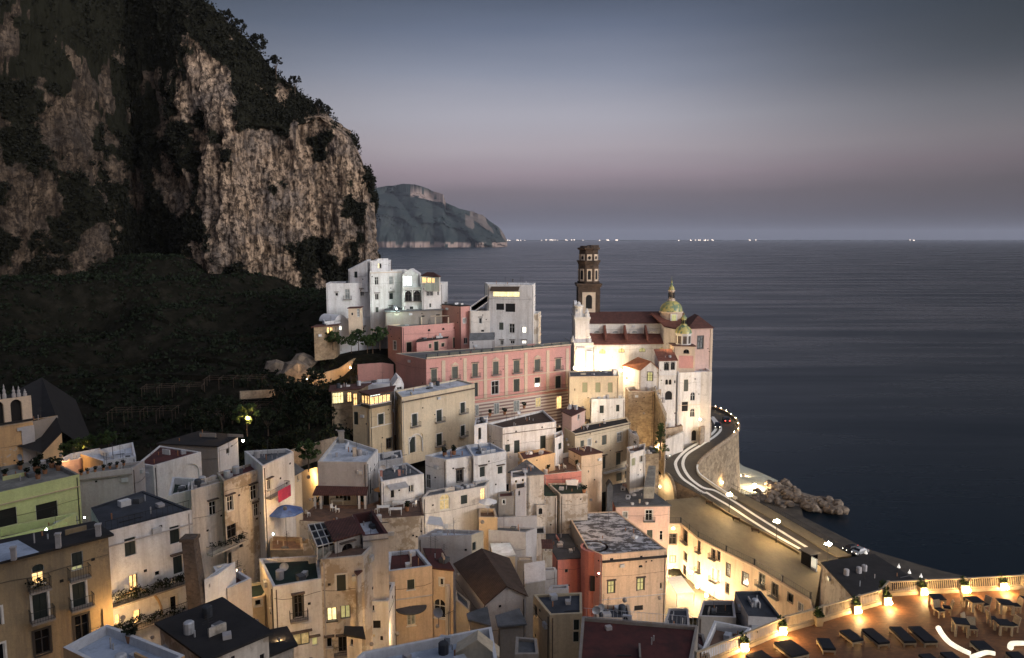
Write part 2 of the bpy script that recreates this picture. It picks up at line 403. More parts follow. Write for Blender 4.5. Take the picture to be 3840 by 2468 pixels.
o.data.attributes.new('veg','FLOAT','POINT').data.foreach_set('value', vg)
# low coast under the horizon lights
mb = MB(); XC = ond(px('D',1180,556), 22000).x
pts = [(XC-500,22000,0)]; 
for i in range(60): mb.box((XC+i*260, 22000+random.uniform(-200,200), -2), 290, 500, random.uniform(8,26))
struct(mb, 'far_coast_land', 'headland_rock')
lampm('town_light', (1,.80,.62), 3.5)
k = 0; mb = MB()
for a, b, n in ((1186,1255,9),(1262,1450,20),(1588,1700,13),(1752,1782,3),(2128,2140,2)):
    for i in range(n):
        xd = random.uniform(a, b); p = ond(px('D', xd, 553), 21600); s = random.uniform(6,13)
        mb.ball((p.x, p.y, random.uniform(14,30)), s*random.uniform(1,2.2), s*.9, 8, 5)
tag(mb.build('distant_town_lights','town_light'), 'row of tiny town lights strung along the horizon beyond the sea', 'town lights', kind='stuff')
# scattered pale houses with lights on the far headland
hl = [(885,517,60,'lit'),(917,519,110,'pale'),(968,529,30,'lit'),(973,516,34,'pale'),(982,533,36,'lit'),(899,534,44,'pale'),(1003,527,34,'pale'),(987,539,40,'pale')]
lampm('villa_glow', (1,.86,.72), .42)  # whole house boxes glow, the light of windows put into the walls
for i, (xd, yd, wd, kd) in enumerate(hl):
    uv = px('D', xd, yd); p = ond(uv, DH-640-(0 if yd > 525 else -160))
    o = MB().box((p.x,p.y,p.z-40), wd, 40, 58).build('hillside_villa', 'villa_glow' if kd == 'lit' else 'white_warm')
    r = MB().box((p.x,p.y,p.z+18), wd*1.04, 42, 4).build('roof', 'white_warm'); r.parent = o
    tag(o, ['tiny lit house where the cliff edge meets the far headland','widest pale building on the far headland road','tiny bright house alone low on the headland slope','pale villa high on the wooded far headland','brightest pair of lit windows low on the far headland','dim pale house low on the far slope under the wide one','pale house nearest the tip on the far headland','lowest dim villa above the headland shore'][i], 'house', 'villas on the far headland')
# ---------------------------------------------------------------- ground under the town
GP = [(-40,40,16),(0,40,18),(45,35,30),(-30,65,16),(0,75,12),(28,90,7),(10,108,6),(18,132,3),(25,148,1.6),(34,140,1.6),(-22,98,12),(-48,88,17),(-12,128,16),(-22,150,24),(-38,132,28),(-40,150,34.5),
 (-62,118,24),(-78,150,33),(-62,182,39),(-42,176,37),(-12,168,24),(0,178,26),(18,165,13),(24,178,15),(-40,196,43),(-30,212,42),(-12,205,41),(-80,215,44.5),(-60,205,44),(-120,215,44),(-110,155,33),(-100,185,38),
 (-125,110,30),(-85,85,22),(-140,140,36),(-150,190,42),(-110,240,59),(-75,248,54),(-56,235,53),(-150,230,60),(-50,262,57),(-95,262,60),(-130,236,60),(-100,225,52),(-120,262,66),(-160,215,57),(10,212,36),(38,212,14),(45,200,8),(48,180,2),(56,205,0),
 (62,170,-6),(68,160,-9),(80,140,-9),(84,172,-9),(75,185,-9),(70,200,-9),(95,160,-9),(95,190,-9),(64,135,-9),(70,120,-9),(60,150,-6),(90,100,-9),(110,130,-9),(110,80,-9),(120,180,-9),(90,215,-9),(120,220,-9),(70,240,-9),(28,245,-6),(-10,262,-3),(-34,268,10),(100,50,-9),(75,60,-4),(60,300,-6),(0,300,-6),(-190,150,40),(-190,230,55),(-200,80,35),(-10,190,30),(-60,160,33)]
gp = np.array(GP, float)
def ground(x, y):
    d = (gp[:,0]-x)**2+(gp[:,1]-y)**2+20
    wt = 1/d**2.2; return float((wt*gp[:,2]).sum()/wt.sum())
vs, fs = [], []; nx, ny = 110, 100
for j in range(ny):
    for i in range(nx):
        x = -230+350*i/(nx-1); y = 15+300*j/(ny-1)
        vs.append((x, y, ground(x,y)+.7*noise.fractal(V((x*.12,y*.12,0)),1,2,4)))
for j in range(ny-1):
    for i in range(nx-1): a = j*nx+i; fs.append((a,a+1,a+nx+1,a+nx))
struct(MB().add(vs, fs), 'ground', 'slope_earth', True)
# ---------------------------------------------------------------- the cliff: foot, rock face, overgrown slope, ridge
S = [(-260,205,118,300,48),(-120,222,119,290,50),(0,236,120,268,54),(120,250,122,244,58),(230,262,117,222,60),(275,284,112,205,60),(330,296,108,196,60),(390,288,110,182,59),(425,276,118,174,57),(470,268,124,164,54),(540,262,113,152,54),
     (600,264,110,144,54),(680,268,109,130,54),(760,272,114,120,55),(830,275,106,112,56),(862,276,96,97,57),(876,287,86,89,57),(872,304,84,87,57),(872,326,82,86,57)]
def st(s, k):
    return interp(s, range(len(S)), [a[k] for a in S])
NS, NF, NU = 430, 150, 46
base = []
for i in range(NS):
    s = (len(S)-1)*i/(NS-1); y = st(s,1); x = (st(s,0)*1.60267-CX)/F*y*1.0
    base.append((V((x,y,0)), st(s,2), st(s,3), st(s,4)))
vs, fs, vg = [], [], []; cliff_veg = []; shd = []
rows = NF+NU
for j in range(rows):
    for i in range(NS):
        p, z1, z2, z0 = base[i]
        a, b = base[max(0,i-6)][0], base[min(NS-1,i+6)][0]; t = (b-a).normalized(); nrm = V((t.y,-t.x,0))
        if j < NF:
            q = j/(NF-1); z = (z0-8)+(z1-z0+8)*q; back = 4.0*q + 10.0*max(0,q-.8)**1.5 - 3.0*sin(pi*q) - 10*max(0,.16-q)
            slope = 0
        else:
            q = (j-NF+1)/NU; z = z1+(z2-z1)*min(1,q/.8)**.9 if q <= .8 else z2-(q-.8)*60; back = 4+26*q+(0 if q<.8 else 40*(q-.8)); slope = 1
        w1 = noise.noise(V((p.x*.035, p.y*.035, z*.013)))*7.5
        w2 = noise.fractal(V((p.x*.11+3, p.y*.11, z*.03)), 1.0, 2.2, 5)*3.8
        rg = (1-abs(noise.noise(V((p.x*.22+9, p.y*.22, z*.035)))))**2*1.8
        w3 = noise.fractal(V((p.x*.5, p.y*.5, z*.22)), .8, 2.2, 5)*1.15
        led = noise.noise(V((p.x*.05, p.y*.05, z*.09+4)))*1.6
        am = 1.0 if not slope else .4
        dsp = (w1+w2+rg+led)*am+w3
        edge = min(1, (NS-1-i)/60+.12); dsp *= edge
        c = p + nrm*dsp + V((p.x,p.y,0)).normalized()*back
        vs.append((c.x, c.y, z + (0 if not slope else noise.fractal(V((c.x*.2,c.y*.2,2)),1,2,4)*1.2)))
        px_ = st((len(S)-1)*i/(NS-1), 0)
        mk = noise.fractal(V((p.x*.075+20, p.y*.075, z*.06)), .9, 2.1, 6)
        v = .25+.55*slope+mk*1.0+(led*.07)
        if px_ < 440 and not slope: v += .13
        if 255 < px_ < 425: v += .30*min(1,(px_-255)/30,(425-px_)/25+.1)
        if px_ > 440 and not slope and z < 104: v -= .15
        if j < 58: v += .8*(1-j/58)*(.6+.9*noise.noise(V((p.x*.09, p.y*.09, 8))))
        if slope and q < .22 and mk < -.12: v -= .45
        if slope and 440 < px_ < 560 and q < .36+.05*noise.noise(V((p.x*.3,0,3))): v -= .62
        if px_ > 800 and z > 80 and not slope: v += .30*min(1,(z-80)/14)
        vg.append(max(0,min(1,v))); shd.append(max(0,min(1,(450-px_)/60)))
        if vg[-1] > .52 and z < 235: cliff_veg.append((c.x, c.y, z, slope, nrm.x, nrm.y))
for j in range(rows-1):
    for i in range(NS-1): a = j*NS+i; fs.append((a,a+1,a+NS+1,a+NS))
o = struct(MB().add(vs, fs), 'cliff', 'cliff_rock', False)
o.data.attributes.new('left_shade','FLOAT','POINT').data.foreach_set('value', shd)
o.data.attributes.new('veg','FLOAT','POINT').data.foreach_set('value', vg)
# ---------------------------------------------------------------- leaf clouds
def leafcloud(name, m, cen, rad, per, size, parent=None, squash=.8, jit=.5):
    cen = np.asarray(cen, float); n = len(cen); rad = np.broadcast_to(np.asarray(rad,float), (n,))
    N = n*per; c = np.repeat(cen, per, 0); r = np.repeat(rad, per)
    d = RNG.normal(size=(N,3)); d /= np.linalg.norm(d,axis=1)[:,None]; rr = r*RNG.uniform(.35,1,N)**.5
    p = c+d*rr[:,None]*np.array([1,1,squash])
    a = RNG.normal(size=(N,3)); a /= np.linalg.norm(a,axis=1)[:,None]; b = np.cross(a, RNG.normal(size=(N,3))); b /= np.linalg.norm(b,axis=1)[:,None]
    s = size*RNG.uniform(1-jit,1+jit,N)*.5
    a *= s[:,None]; b *= (s*RNG.uniform(.45,.9,N))[:,None]
    v = np.stack([p-a, p-b*.9, p+a, p+b],1).reshape(-1,3)
    off = WL.get(parent.name, V((0,0,0))) if parent else V((0,0,0)); v = v-np.array(off)
    me = bpy.data.meshes.new(name); me.vertices.add(4*N); me.vertices.foreach_set('co', v.ravel())
    me.loops.add(4*N); me.loops.foreach_set('vertex_index', np.arange(4*N)); me.polygons.add(N)
    me.polygons.foreach_set('loop_start', np.arange(0,4*N,4)); me.update(calc_edges=True); me.materials.append(M[m])
    o = bpy.data.objects.new(name, me); COL.objects.link(o)
    if parent: o.parent = parent; WL[o.name] = off
    return o
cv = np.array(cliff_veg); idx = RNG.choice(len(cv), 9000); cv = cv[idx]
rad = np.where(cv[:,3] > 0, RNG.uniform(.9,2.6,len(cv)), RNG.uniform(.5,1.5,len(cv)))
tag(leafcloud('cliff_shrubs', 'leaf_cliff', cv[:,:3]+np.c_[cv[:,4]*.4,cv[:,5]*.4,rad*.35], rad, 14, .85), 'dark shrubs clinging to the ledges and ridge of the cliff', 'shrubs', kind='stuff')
# ---------------------------------------------------------------- trees
def tree_data(seed, h, r, leaf='leaf_dark', n=46, per=26, size=.42, shape='round', name='garden_tree'):
    random.seed(seed); root = empty(name, (0,0,0)); mb = MB()
    th = h*.45; mb.tube([(0,0,-1.0),(.05*h*.2,0,th*.5),(0,.04*h,th)], .055*h*.5, 7, .03*h*.5); cs, rs = [], []
    for k in range(7):
        a = k*2.4; e = V((cos(a)*r*.55, sin(a)*r*.55, th+random.uniform(.1,.4)*h)); mb.tube([(0,0,th*.75), e*.5+V((0,0,th*.5)), e], .022*h*.5, 5, .008*h*.5)
    mb.build('trunk', 'bark', root)
    for k in range(n):
        a = random.uniform(0,2*pi); q = random.uniform(0,1)**.5
        if shape == 'cone': zz = random.uniform(.12,1); rr = r*(1.05-zz)*q
        elif shape == 'pine': zz = random.uniform(.62,1); rr = r*q*(1-abs(zz-.78)*1.6)
        else: zz = random.uniform(.35,1); rr = r*q*sqrt(max(.05,1-((zz-.62)/.45)**2))
        cs.append((cos(a)*rr, sin(a)*rr, zz*h)); rs.append(random.uniform(.12,.26)*r)
    leafcloud('crown', leaf, cs, rs, per, size, root); return root

# ---------------------------------------------------------------- unseen valley side added behind the camera, raised to shade the near houses
vs, fs = [], []; na, nr = 40, 14
for j in range(nr):
    for i in range(na):
        a = radians(82+200*i/(na-1)); r = 13+150*(j/(nr-1))**1.2; q = min(1,max(0,(r-16)/42)); q = q*q*(3-2*q); edge_ = min(1, i/5, (na-1-i)/5)
        vs.append((sin(a)*r, cos(a)*r-6, 40+(58+HILL)*q*edge_+.14*r*q+3*noise.noise(V((sin(a)*r*.05, cos(a)*r*.05, 2)))))
for j in range(nr-1):
    for i in range(na-1): k = j*na+i; fs.append((k,k+1,k+na+1,k+na))
struct(MB().add(vs, fs), 'shade_hill', 'slope_earth', True)
# ---------------------------------------------------------------- evening haze
mb = MB().obox((-46000,-300,-12), (92000,0,0), (0,46000,0), (0,0,560)); hz = tag(mb.build('haze','earth'), kind='stuff')
hm = bpy.data.materials.new('haze'); hm.use_nodes = True; ht_ = hm.node_tree; ht_.nodes.remove(ht_.nodes['Principled BSDF'])
pv = ht_.nodes.new('ShaderNodeVolumePrincipled'); pv.inputs['Color'].default_value = (.78,.84,1,1); pv.inputs['Density'].default_value = HAZE; pv.inputs['Anisotropy'].default_value = 0
ht_.links.new(pv.outputs[0], ht_.nodes['Material Output'].inputs['Volume']); hz.data.materials.clear(); hz.data.materials.append(hm); M['haze'] = hm
# ---------------------------------------------------------------- houses
def wallmesh(mb, p0, p1, zb, zt0, zt1, holes, dep=.22):
    L = (p1-p0).to_2d().length; t = V(((p1.x-p0.x)/L, (p1.y-p0.y)/L, 0)); n = V((t.y,-t.x,0)); o = V((p0.x,p0.y,0))
    P_ = lambda u, z, q=0: o+t*u+V((0,0,z))-n*q
    zm = min(zt0, zt1); us = {0.0, L}; vs = {zb, zm}
    for h in holes: us |= {h[0],h[1]}; vs |= {h[2],h[3]}
    us = sorted(us); vs = sorted(vs)
    for i in range(len(us)-1):
        for j in range(len(vs)-1):
            uc, vc = (us[i]+us[i+1])/2, (vs[j]+vs[j+1])/2
            if us[i+1]-us[i] < 1e-5 or vs[j+1]-vs[j] < 1e-5: continue
            if any(h[0] < uc < h[1] and h[2] < vc < h[3] for h in holes): continue
            mb.quad(P_(us[i],vs[j]), P_(us[i+1],vs[j]), P_(us[i+1],vs[j+1]), P_(us[i],vs[j+1]))
    if abs(zt0-zt1) > 1e-4:
        if zt0 > zt1: mb.quad(P_(0,zm), P_(L,zm), P_(0,zt0))
        else: mb.quad(P_(0,zm), P_(L,zm), P_(L,zt1))
    for h in holes:
        u0,u1,v0,v1 = h[:4]; arch = h[4]
        if not arch:
            mb.quad(P_(u0,v0),P_(u0,v0,dep),P_(u0,v1,dep),P_(u0,v1)); mb.quad(P_(u1,v0),P_(u1,v1),P_(u1,v1,dep),P_(u1,v0,dep))
            mb.quad(P_(u0,v0),P_(u1,v0),P_(u1,v0,dep),P_(u0,v0,dep)); mb.quad(P_(u0,v1),P_(u0,v1,dep),P_(u1,v1,dep),P_(u1,v1))
        else:
            r = (u1-u0)/2; uc = (u0+u1)/2; ry = min(r, (v1-v0)*.6); vc = v1-ry
            mb.quad(P_(u0,v0),P_(u0,v0,dep),P_(u0,vc,dep),P_(u0,vc)); mb.quad(P_(u1,v0),P_(u1,vc),P_(u1,vc,dep),P_(u1,v0,dep))
            mb.quad(P_(u0,v0),P_(u1,v0),P_(u1,v0,dep),P_(u0,v0,dep))
            ar = [(uc-r*cos(pi*k/10), vc+ry*sin(pi*k/10)) for k in range(11)]
            for k in range(10):
                a, b = ar[k], ar[k+1]
                mb.quad(P_(*a),P_(*a,dep),P_(*b,dep),P_(*b))
                c = (u0,v1) if k < 5 else (u1,v1); mb.quad(P_(*a),P_(*b),P_(*c))
            mb.quad(P_(uc,v1),P_(u0,v1),P_(u1,v1))
WM = dict(s='shutter_green', r='shutter_grey', w='shutter_olive', b='shutter_brown')
GM = dict(g='glass_dark', l='lit_warm', y='lit_yellow', c='glass_pale', k='lit_cool', d='lit_dim', v='lit_white', e='lit_olive')
class House: pass
def facing(p0, p1):
    t = (p1-p0); t.z = 0; t.normalize(); return t, V((t.y,-t.x,0))
def add_window(h, i, kind, x0, y0, x1, y1, fr, wm, holes, trim='trim_white', deferred=None):
    p0, p1 = h.P[i], h.P[(i+1)%len(h.P)]; t, n = facing(p0.copy(), p1.copy()); L = (p1-p0).to_2d().length
    pl = V((p0.x,p0.y,0)); ym = (y0+y1)/2; xm = (x0+x1)/2
    q0 = onpl(px(fr,x0,ym),pl,n); q1 = onpl(px(fr,x1,ym),pl,n); zt = onpl(px(fr,xm,y0),pl,n).z; zb = onpl(px(fr,xm,y1),pl,n).z
    u0, u1 = sorted(((q0-pl).dot(t), (q1-pl).dot(t))); u0 = max(.12,u0); u1 = min(L-.12,u1)
    top = min(h.zt[i], h.zt[(i+1)%len(h.P)])-.12; zt = min(zt, top); zb = max(zb, h.base+.1)
    if u1-u0 < .12 or zt-zb < .12: return
    holes.append((u0,u1,zb,zt,'A' in kind)); dep = 1.2 if 'N' in kind else .22
    O = lambda u, z, q=0: V((pl.x,pl.y,0))+t*u+V((0,0,z))-n*q
    W, Hh = u1-u0, zt-zb; k = kind[0]
    fb = MB()
    if 'T' in kind:
        b = .16
        for (a0,a1,c0,c1) in ((u0-b,u0,zb-.0,zt+b),(u1,u1+b,zb-.0,zt+b),(u0,u1,zt,zt+b)): fb.obox(O(a0,c0,-.05), t*(a1-a0), n*-.05, V((0,0,c1-c0)))
    if 'H' in kind: MB().obox(O(u0-.25,zt+.2,-.36), t*(W+.5), n*-.36, V((0,0,.13))).build('window_hood','brick_old',h.root)
    if 'P' in kind:
        c = O((u0+u1)/2, zt+.35, 0); hw = W/2+.35
        for q in (0,):
            a, b2, e = c-t*hw, c+t*hw, c+V((0,0,.75)); fb.add([a+n*.16,b2+n*.16,e+n*.16,a,b2,e], [(0,1,2),(0,3,4,1),(1,4,5,2),(2,5,3,0)])
    if 'S' in kind or k in 'gcly': fb.obox(O(u0-.1,zb-.1,-.12), t*(W+.2), n*-.12, V((0,0,.1)))
    root = h.root
    if k in WM:
        win = fb; g = .03; f = .05
        for (a0,a1,c0,c1) in ((u0,u0+f,zb,zt),(u1-f,u1,zb,zt),(u0+f,u1-f,zt-f,zt)): win.obox(O(a0,c0,.08), t*(a1-a0), n*-.08, V((0,0,c1-c0)))
        wo = win.build('window', trim if ('T' in kind or 'H' in kind or 'P' in kind) else 'frame_white', root)
        sb = MB(); w2 = (W-2*f-g)/2
        for a0 in (u0+f, u0+f+w2+g): sb.obox(O(a0,zb+.02,.10), t*w2, n*-.05, V((0,0,Hh-f-.02)))
        sb.quad(O(u0,zb,.17),O(u1,zb,.17),O(u1,zt,.17),O(u0,zt,.17)); sb.build('shutter', WM[k], wo)
    elif k in 'oa':
        d = dep if k == 'o' else .9
        win = fb; win.obox(O(u0,zb,.03), t*.04, n*-.04, V((0,0,Hh))); win.obox(O(u1-.04,zb,.03), t*.04, n*-.04, V((0,0,Hh)))
        wo = win.build('window', trim, root); MB().quad(O(u0,zb,.21),O(u1,zb,.21),O(u1,zt,.21),O(u0,zt,.21)).build('pane', 'opening', wo)  # no pane here: near-black backing paints the dark of the hole
    elif k == 'n':      # shallow blind niche in wall plaster
        fb.quad(O(u0,zb,.21),O(u1,zb,.21),O(u1,zt,.21),O(u0,zt,.21)); fb.build('niche', wm, root)
    elif k == 'p':      # plank door
        fb.obox(O(u0+.02,zb,.10), t*(W-.04), n*-.06, V((0,0,Hh-.02))); fb.build('door', 'shutter_brown', root)
    else:
        f = min(.085, W*.12)
        bars = [(u0,u0+f,zb,zt),(u1-f,u1,zb,zt),(u0+f,u1-f,zt-f,zt),(u0+f,u1-f,zb,zb+f)]
        if W > .75: bars.append(((u0+u1)/2-f*.5,(u0+u1)/2+f*.5,zb+f,zt-f))
        if Hh > 1.7: bars.append((u0+f,u1-f,zb+Hh*.62,zb+Hh*.62+f*.8))
        if W > 2.2: bars += [(u0+W*q-f*.5,u0+W*q+f*.5,zb+f,zt-f) for q in (.25,.75)]
        for (a0,a1,c0,c1) in bars: fb.obox(O(a0,c0,.12), t*(a1-a0), n*-.05, V((0,0,c1-c0)))
        wo = fb.build('window', 'frame_dark' if 'D' in kind else 'frame_white', root)
        MB().quad(O(u0,zb,.19),O(u1,zb,.19),O(u1,zt,.19),O(u0,zt,.19)).build('pane', GM[k], wo)
    if 'B' in kind:
        e = .45; pr = .75; z0 = zb-.05; hb = .95
        bs = MB().obox(O(u0-e,z0-.14,-.003), t*(W+2*e), n*pr, V((0,0,.14))).build('balcony', 'shadow_plaster', root)
        rail(MB(), [O(u0-e,z0,0), O(u0-e,z0,-pr+.04), O(u1+e,z0,-pr+.04), O(u1+e,z0,0)], hb).build('railing', 'iron', bs)
def rail(mb, pts, h, step=.16, r=.014, top=.025):
    for a, b in zip(pts, pts[1:]):
        d = b-a; L = d.length
        if L < .05: continue
        mb.tube([a+V((0,0,h)), b+V((0,0,h))], top, 4); mb.tube([a+V((0,0,.1)), b+V((0,0,.1))], top*.7, 4)
        for i in range(int(L/step)+1):
            p = a+d*(i*step/L); mb.tube([p, p+V((0,0,h))], r, 3, cap=False)
    return mb
def inset(P, q):
    n = len(P); out = []
    for i in range(n):
        a, b, c = P[i-1], P[i], P[(i+1)%n]
        t1, n1 = facing(a.copy(), b.copy()); t2, n2 = facing(b.copy(), c.copy())
        k = 1+n1.dot(n2); m = (n1+n2)/max(.35,k); out.append(b-m*q)
    return out
def house(name, label, cat, fr, pts, d=None, z=None, base=10, wm='white', rm='roof_grey', wins='', rt='flat', ph=.5, pt=.28, cm=None, dz=None, rise=2.0, ax=0, eave=.3,
          courses=(), chim=(), trim='trim_white', group=None, wmats=None, back=None, ant=0):
    P = []
    if z is None: z = ond(px(fr,*pts[0][:2]), d).z
    for p in pts:
        if p[0] == 'o': P.append(P[p[1]]+V((p[2],p[3],0)))
        else: P.append(onz(px(fr,*p), z))
    n = len(P); dz = dz or [0]*n
    h = House(); h.P = P; h.base = base; h.z = z; h.zt = [z+q for q in dz]; h.fr = fr
    c = sum(P, V((0,0,0)))/n; h.root = empty(name, (c.x,c.y,base), label, cat, group); root = h.root
    hl = [[] for _ in range(n)]
    for w in wins.replace('\n',';').split(';'):
        w = w.split()
        if not w: continue
        add_window(h, int(w[0]), w[1], *map(float, w[2:6]), w[6] if len(w) > 6 else fr, wm, hl[int(w[0])], trim)
    sides = {}
    for i in range(n):
        m = (wmats or {}).get(i, wm); mb = sides.setdefault(m, MB())
        wallmesh(mb, P[i], P[(i+1)%n], base, h.zt[i], h.zt[(i+1)%n], hl[i])
    T = [V((p.x,p.y,q)) for p, q in zip(P, h.zt)]
    wl = None
    for m, mb in sides.items():
        if m == wm and rt == 'gable':
            a, b = (1,3) if ax == 0 else (0,2)
            mids = []
            for i in (a,b):
                e = (T[i]+T[(i+1)%n])/2+V((0,0,rise)); mids.append(e); mb.quad(T[i],T[(i+1)%n],e)
        o = mb.build('wall', m, root); wl = wl or o
    cm = cm or wm
    if rt == 'flat':
        I = inset(P, pt); zf = z-ph; mb = MB()
        for i in range(n):
            j = (i+1)%n; a, b, c_, d_ = P[i], P[j], I[j], I[i]
            mb.quad(V((a.x,a.y,z)),V((b.x,b.y,z)),V((c_.x,c_.y,z)),V((d_.x,d_.y,z)))
            mb.quad(V((d_.x,d_.y,z)),V((c_.x,c_.y,z)),V((c_.x,c_.y,zf)),V((d_.x,d_.y,zf)))
        mb.build('parapet', cm, root)
        h.roof = MB().quad(*[V((p.x,p.y,zf)) for p in I]).build('roof', rm, root); h.zf = zf
    elif rt == 'slab':
        E = inset([V((p.x,p.y,0)) for p in T], -eave); mb = MB()
        up = [V((e.x,e.y,q+.2)) for e, q in zip(E, h.zt)]; lo = [V((e.x,e.y,q+.003)) for e, q in zip(E, h.zt)]
        mb.quad(*up); mb.quad(*lo[::-1])
        for i in range(n): j = (i+1)%n; mb.quad(lo[i],lo[j],up[j],up[i])
        h.roof = mb.build('roof', rm, root); h.zf = z+.2
    elif rt == 'gable':
        mb = MB(); a, b = (1,3) if ax == 0 else (0,2)
        e0 = (T[a]+T[(a+1)%n])/2+V((0,0,rise)); e1 = (T[b]+T[(b+1)%n])/2+V((0,0,rise))
        ex = (e0-e1).normalized()*eave
        for (s0, s1) in (((T[(b+1)%n], T[a]), (e1, e0)), ((T[(a+1)%n], T[b]), (e0, e1))):
            q0, q1 = s0; r0, r1 = s1; dn0 = (q0-r0).normalized()*eave; dn1 = (q1-r1).normalized()*eave
            sg = 1 if (r1-r0).dot(ex) > 0 else -1
            A, B, C_, D_ = q0+dn0-ex*sg, q1+dn1+ex*sg, r1+ex*sg, r0-ex*sg
            up = V((0,0,.16)); lo = V((0,0,.02))
            mb.quad(A+up,B+up,C_+up,D_+up); mb.quad(A+lo,D_+lo,C_+lo,B+lo); mb.quad(A+lo,B+lo,B+up,A+up); mb.quad(B+lo,C_+lo,C_+up,B+up); mb.quad(D_+lo,A+lo,A+up,D_+up)
        h.roof = mb.build('roof', rm, root); h.zf = z
    elif rt == 'hip':
        E = [V((e.x,e.y,z+.02)) for e in inset(P, -eave)]; mb = MB()
        a, b = (1,3) if ax == 0 else (0,2)
        m0 = (T[a]+T[(a+1)%n])/2; m1 = (T[b]+T[(b+1)%n])/2; k = .32
        e0 = m0+(m1-m0)*k+V((0,0,rise)); e1 = m1+(m0-m1)*k+V((0,0,rise))
        i0,i1,i2,i3 = (b+1)%n, a, (a+1)%n, b
        mb.quad(E[i0],E[i1],e0,e1); mb.quad(E[i1],E[i2],e0); mb.quad(E[i2],E[i3],e1,e0); mb.quad(E[i3],E[i0],e1); mb.quad(*E[::-1])
        h.roof = mb.build('roof', rm, root); h.zf = z
    for (i, x, y, hh, pr, m) in courses:
        p0, p1 = P[i], P[(i+1)%n]; t, nn = facing(p0.copy(), p1.copy()); q = onpl(px(fr,x,y), V((p0.x,p0.y,0)), nn)
        MB().obox(V((p0.x,p0.y,q.z))+nn*.003, t*(p1-p0).to_2d().length, nn*pr, V((0,0,hh))).build('cornice', m, root)
    for ch in chim:
        x, y, w_, hh, m = ch[:5]; q = Z(fr, x, y, h.zf)
        mb = MB().box((q.x,q.y,h.zf-.02), w_, w_, hh, .3); mb.box((q.x,q.y,h.zf+hh-.02), w_*1.25, w_*1.25, .12, .3); mb.build('chimney', m, h.roof)
    rs = random.Random(len(bpy.data.objects)); big = z-base > 5
    for i in range(n):
        a, b = P[i], P[(i+1)%n]; t, nn = facing(a.copy(), b.copy()); L = (b-a).to_2d().length
        if not big or L < 3.2 or nn.dot(CAM-a) <= 0 or name == 'x' and False: continue
        zt = min(h.zt[i], h.zt[(i+1)%n]); B0 = V((a.x,a.y,0))
        if rs.random() < .75:
            u = .3 if rs.random() < .5 else L-.3
            MB().tube([B0+t*u+nn*.07+V((0,0,zt-.35)), B0+t*u+nn*.07+V((0,0,base+.5))], .055, 5).build('drainpipe', rs.choice(['grey_plaster','metal_dark','brick_old']), root)
        for _k in range(rs.randint(1,3)):
            u = rs.uniform(.4,L-.4); zc = rs.uniform(max(base+1,zt-7),zt-.7); hit = any(q[0]-.4 < u < q[1]+.4 and q[2]-.4 < zc < q[3]+.4 for q in hl[i])
            if not hit: MB().obox(B0+t*(u-.14)+nn*.004+V((0,0,zc)), t*.28, nn*.04, V((0,0,.24))).build('vent','opening',root)
        if rs.random() < .6:
            zc = zt-rs.uniform(.8,min(4,zt-base-1)); u0, u1 = .1, L-.1
            MB().tube([B0+t*(u0+(u1-u0)*k/6)+nn*.05+V((0,0,zc-.25*sin(pi*k/6)+.15*rs.random())) for k in range(7)], .022, 4).build('cable','iron',root)
        if rs.random() < .55:
            u = rs.uniform(.6,L-.6); zc = zt-rs.uniform(1.0,2.6); hit = any(q[0]-.7 < u < q[1]+.7 and q[2]-.8 < zc < q[3]+.6 for q in hl[i])
            if not hit: MB().obox(B0+t*(u-.4)+nn*.004+V((0,0,zc)), t*.8, nn*.3, V((0,0,.55))).build('air_conditioner','metal_pale',root)
    if n >= 4 and rt in ('flat','slab') and (P[1]-P[0]).length*(P[2]-P[1]).length > 14 and big and h.zf > base+3:
        for k in range(rs.randint(5,10)):
            a_, b_ = rs.uniform(.15,.85), rs.uniform(.2,.85); q = (P[0]*(1-a_)+P[1]*a_)*(1-b_)+(P[3]*(1-a_)+P[2]*a_)*b_; kd = rs.random()
            if kd < .35: MB().tube([V((q.x,q.y,h.zf-.02)), V((q.x,q.y,h.zf+rs.uniform(.4,.9)))], .07, 6).build('vent_pipe', rs.choice(['metal_pale','pot','grey_plaster']), h.roof)
            elif kd < .6: MB().box((q.x,q.y,h.zf-.02), rs.uniform(.5,1.1), rs.uniform(.5,.9), rs.uniform(.25,.6), rs.random()*3).build('roof_hatch', rs.choice(['grey_plaster','roof_grey','white','metal_pale']), h.roof)
            elif kd < .68:
                MB().lathe((q.x,q.y,h.zf-.02), [(.42,0),(.42,.9),(.3,1.0),(.01,1.02)], 10).build('water_tank', rs.choice(['grey_plaster','metal_pale','roof_slate']), h.roof)
            elif kd < .78:
                t2 = (P[1]-P[0]).normalized() if rs.random() < .5 else (P[3]-P[0]).normalized(); n2 = V((-t2.y,t2.x,0))
                MB().obox(V((q.x,q.y,h.zf-.02)), t2*rs.uniform(1.2,3), n2*.18, V((0,0,rs.uniform(.4,.9)))).build('low_wall', wm, h.roof)
            elif kd < .86:
                t2 = (P[1]-P[0]).normalized(); MB().tube([q, q+V((0,0,.0))+t2*rs.uniform(1,2.5)], .05, 5).build('pipe','metal_dark',h.roof).location.z += h.zf-z+.06
            else:
                mb = MB().tube([V((q.x,q.y,h.zf)), V((q.x,q.y,h.zf+2.2))], .025, 4)
                for s_ in range(4): mb.tube([V((q.x-.35+s_*.06,q.y-.3,h.zf+1.5+s_*.2)), V((q.x+.35-s_*.06,q.y+.3,h.zf+1.5+s_*.2))], .015, 3)
                mb.build('antenna','metal_dark',h.roof)
    return h
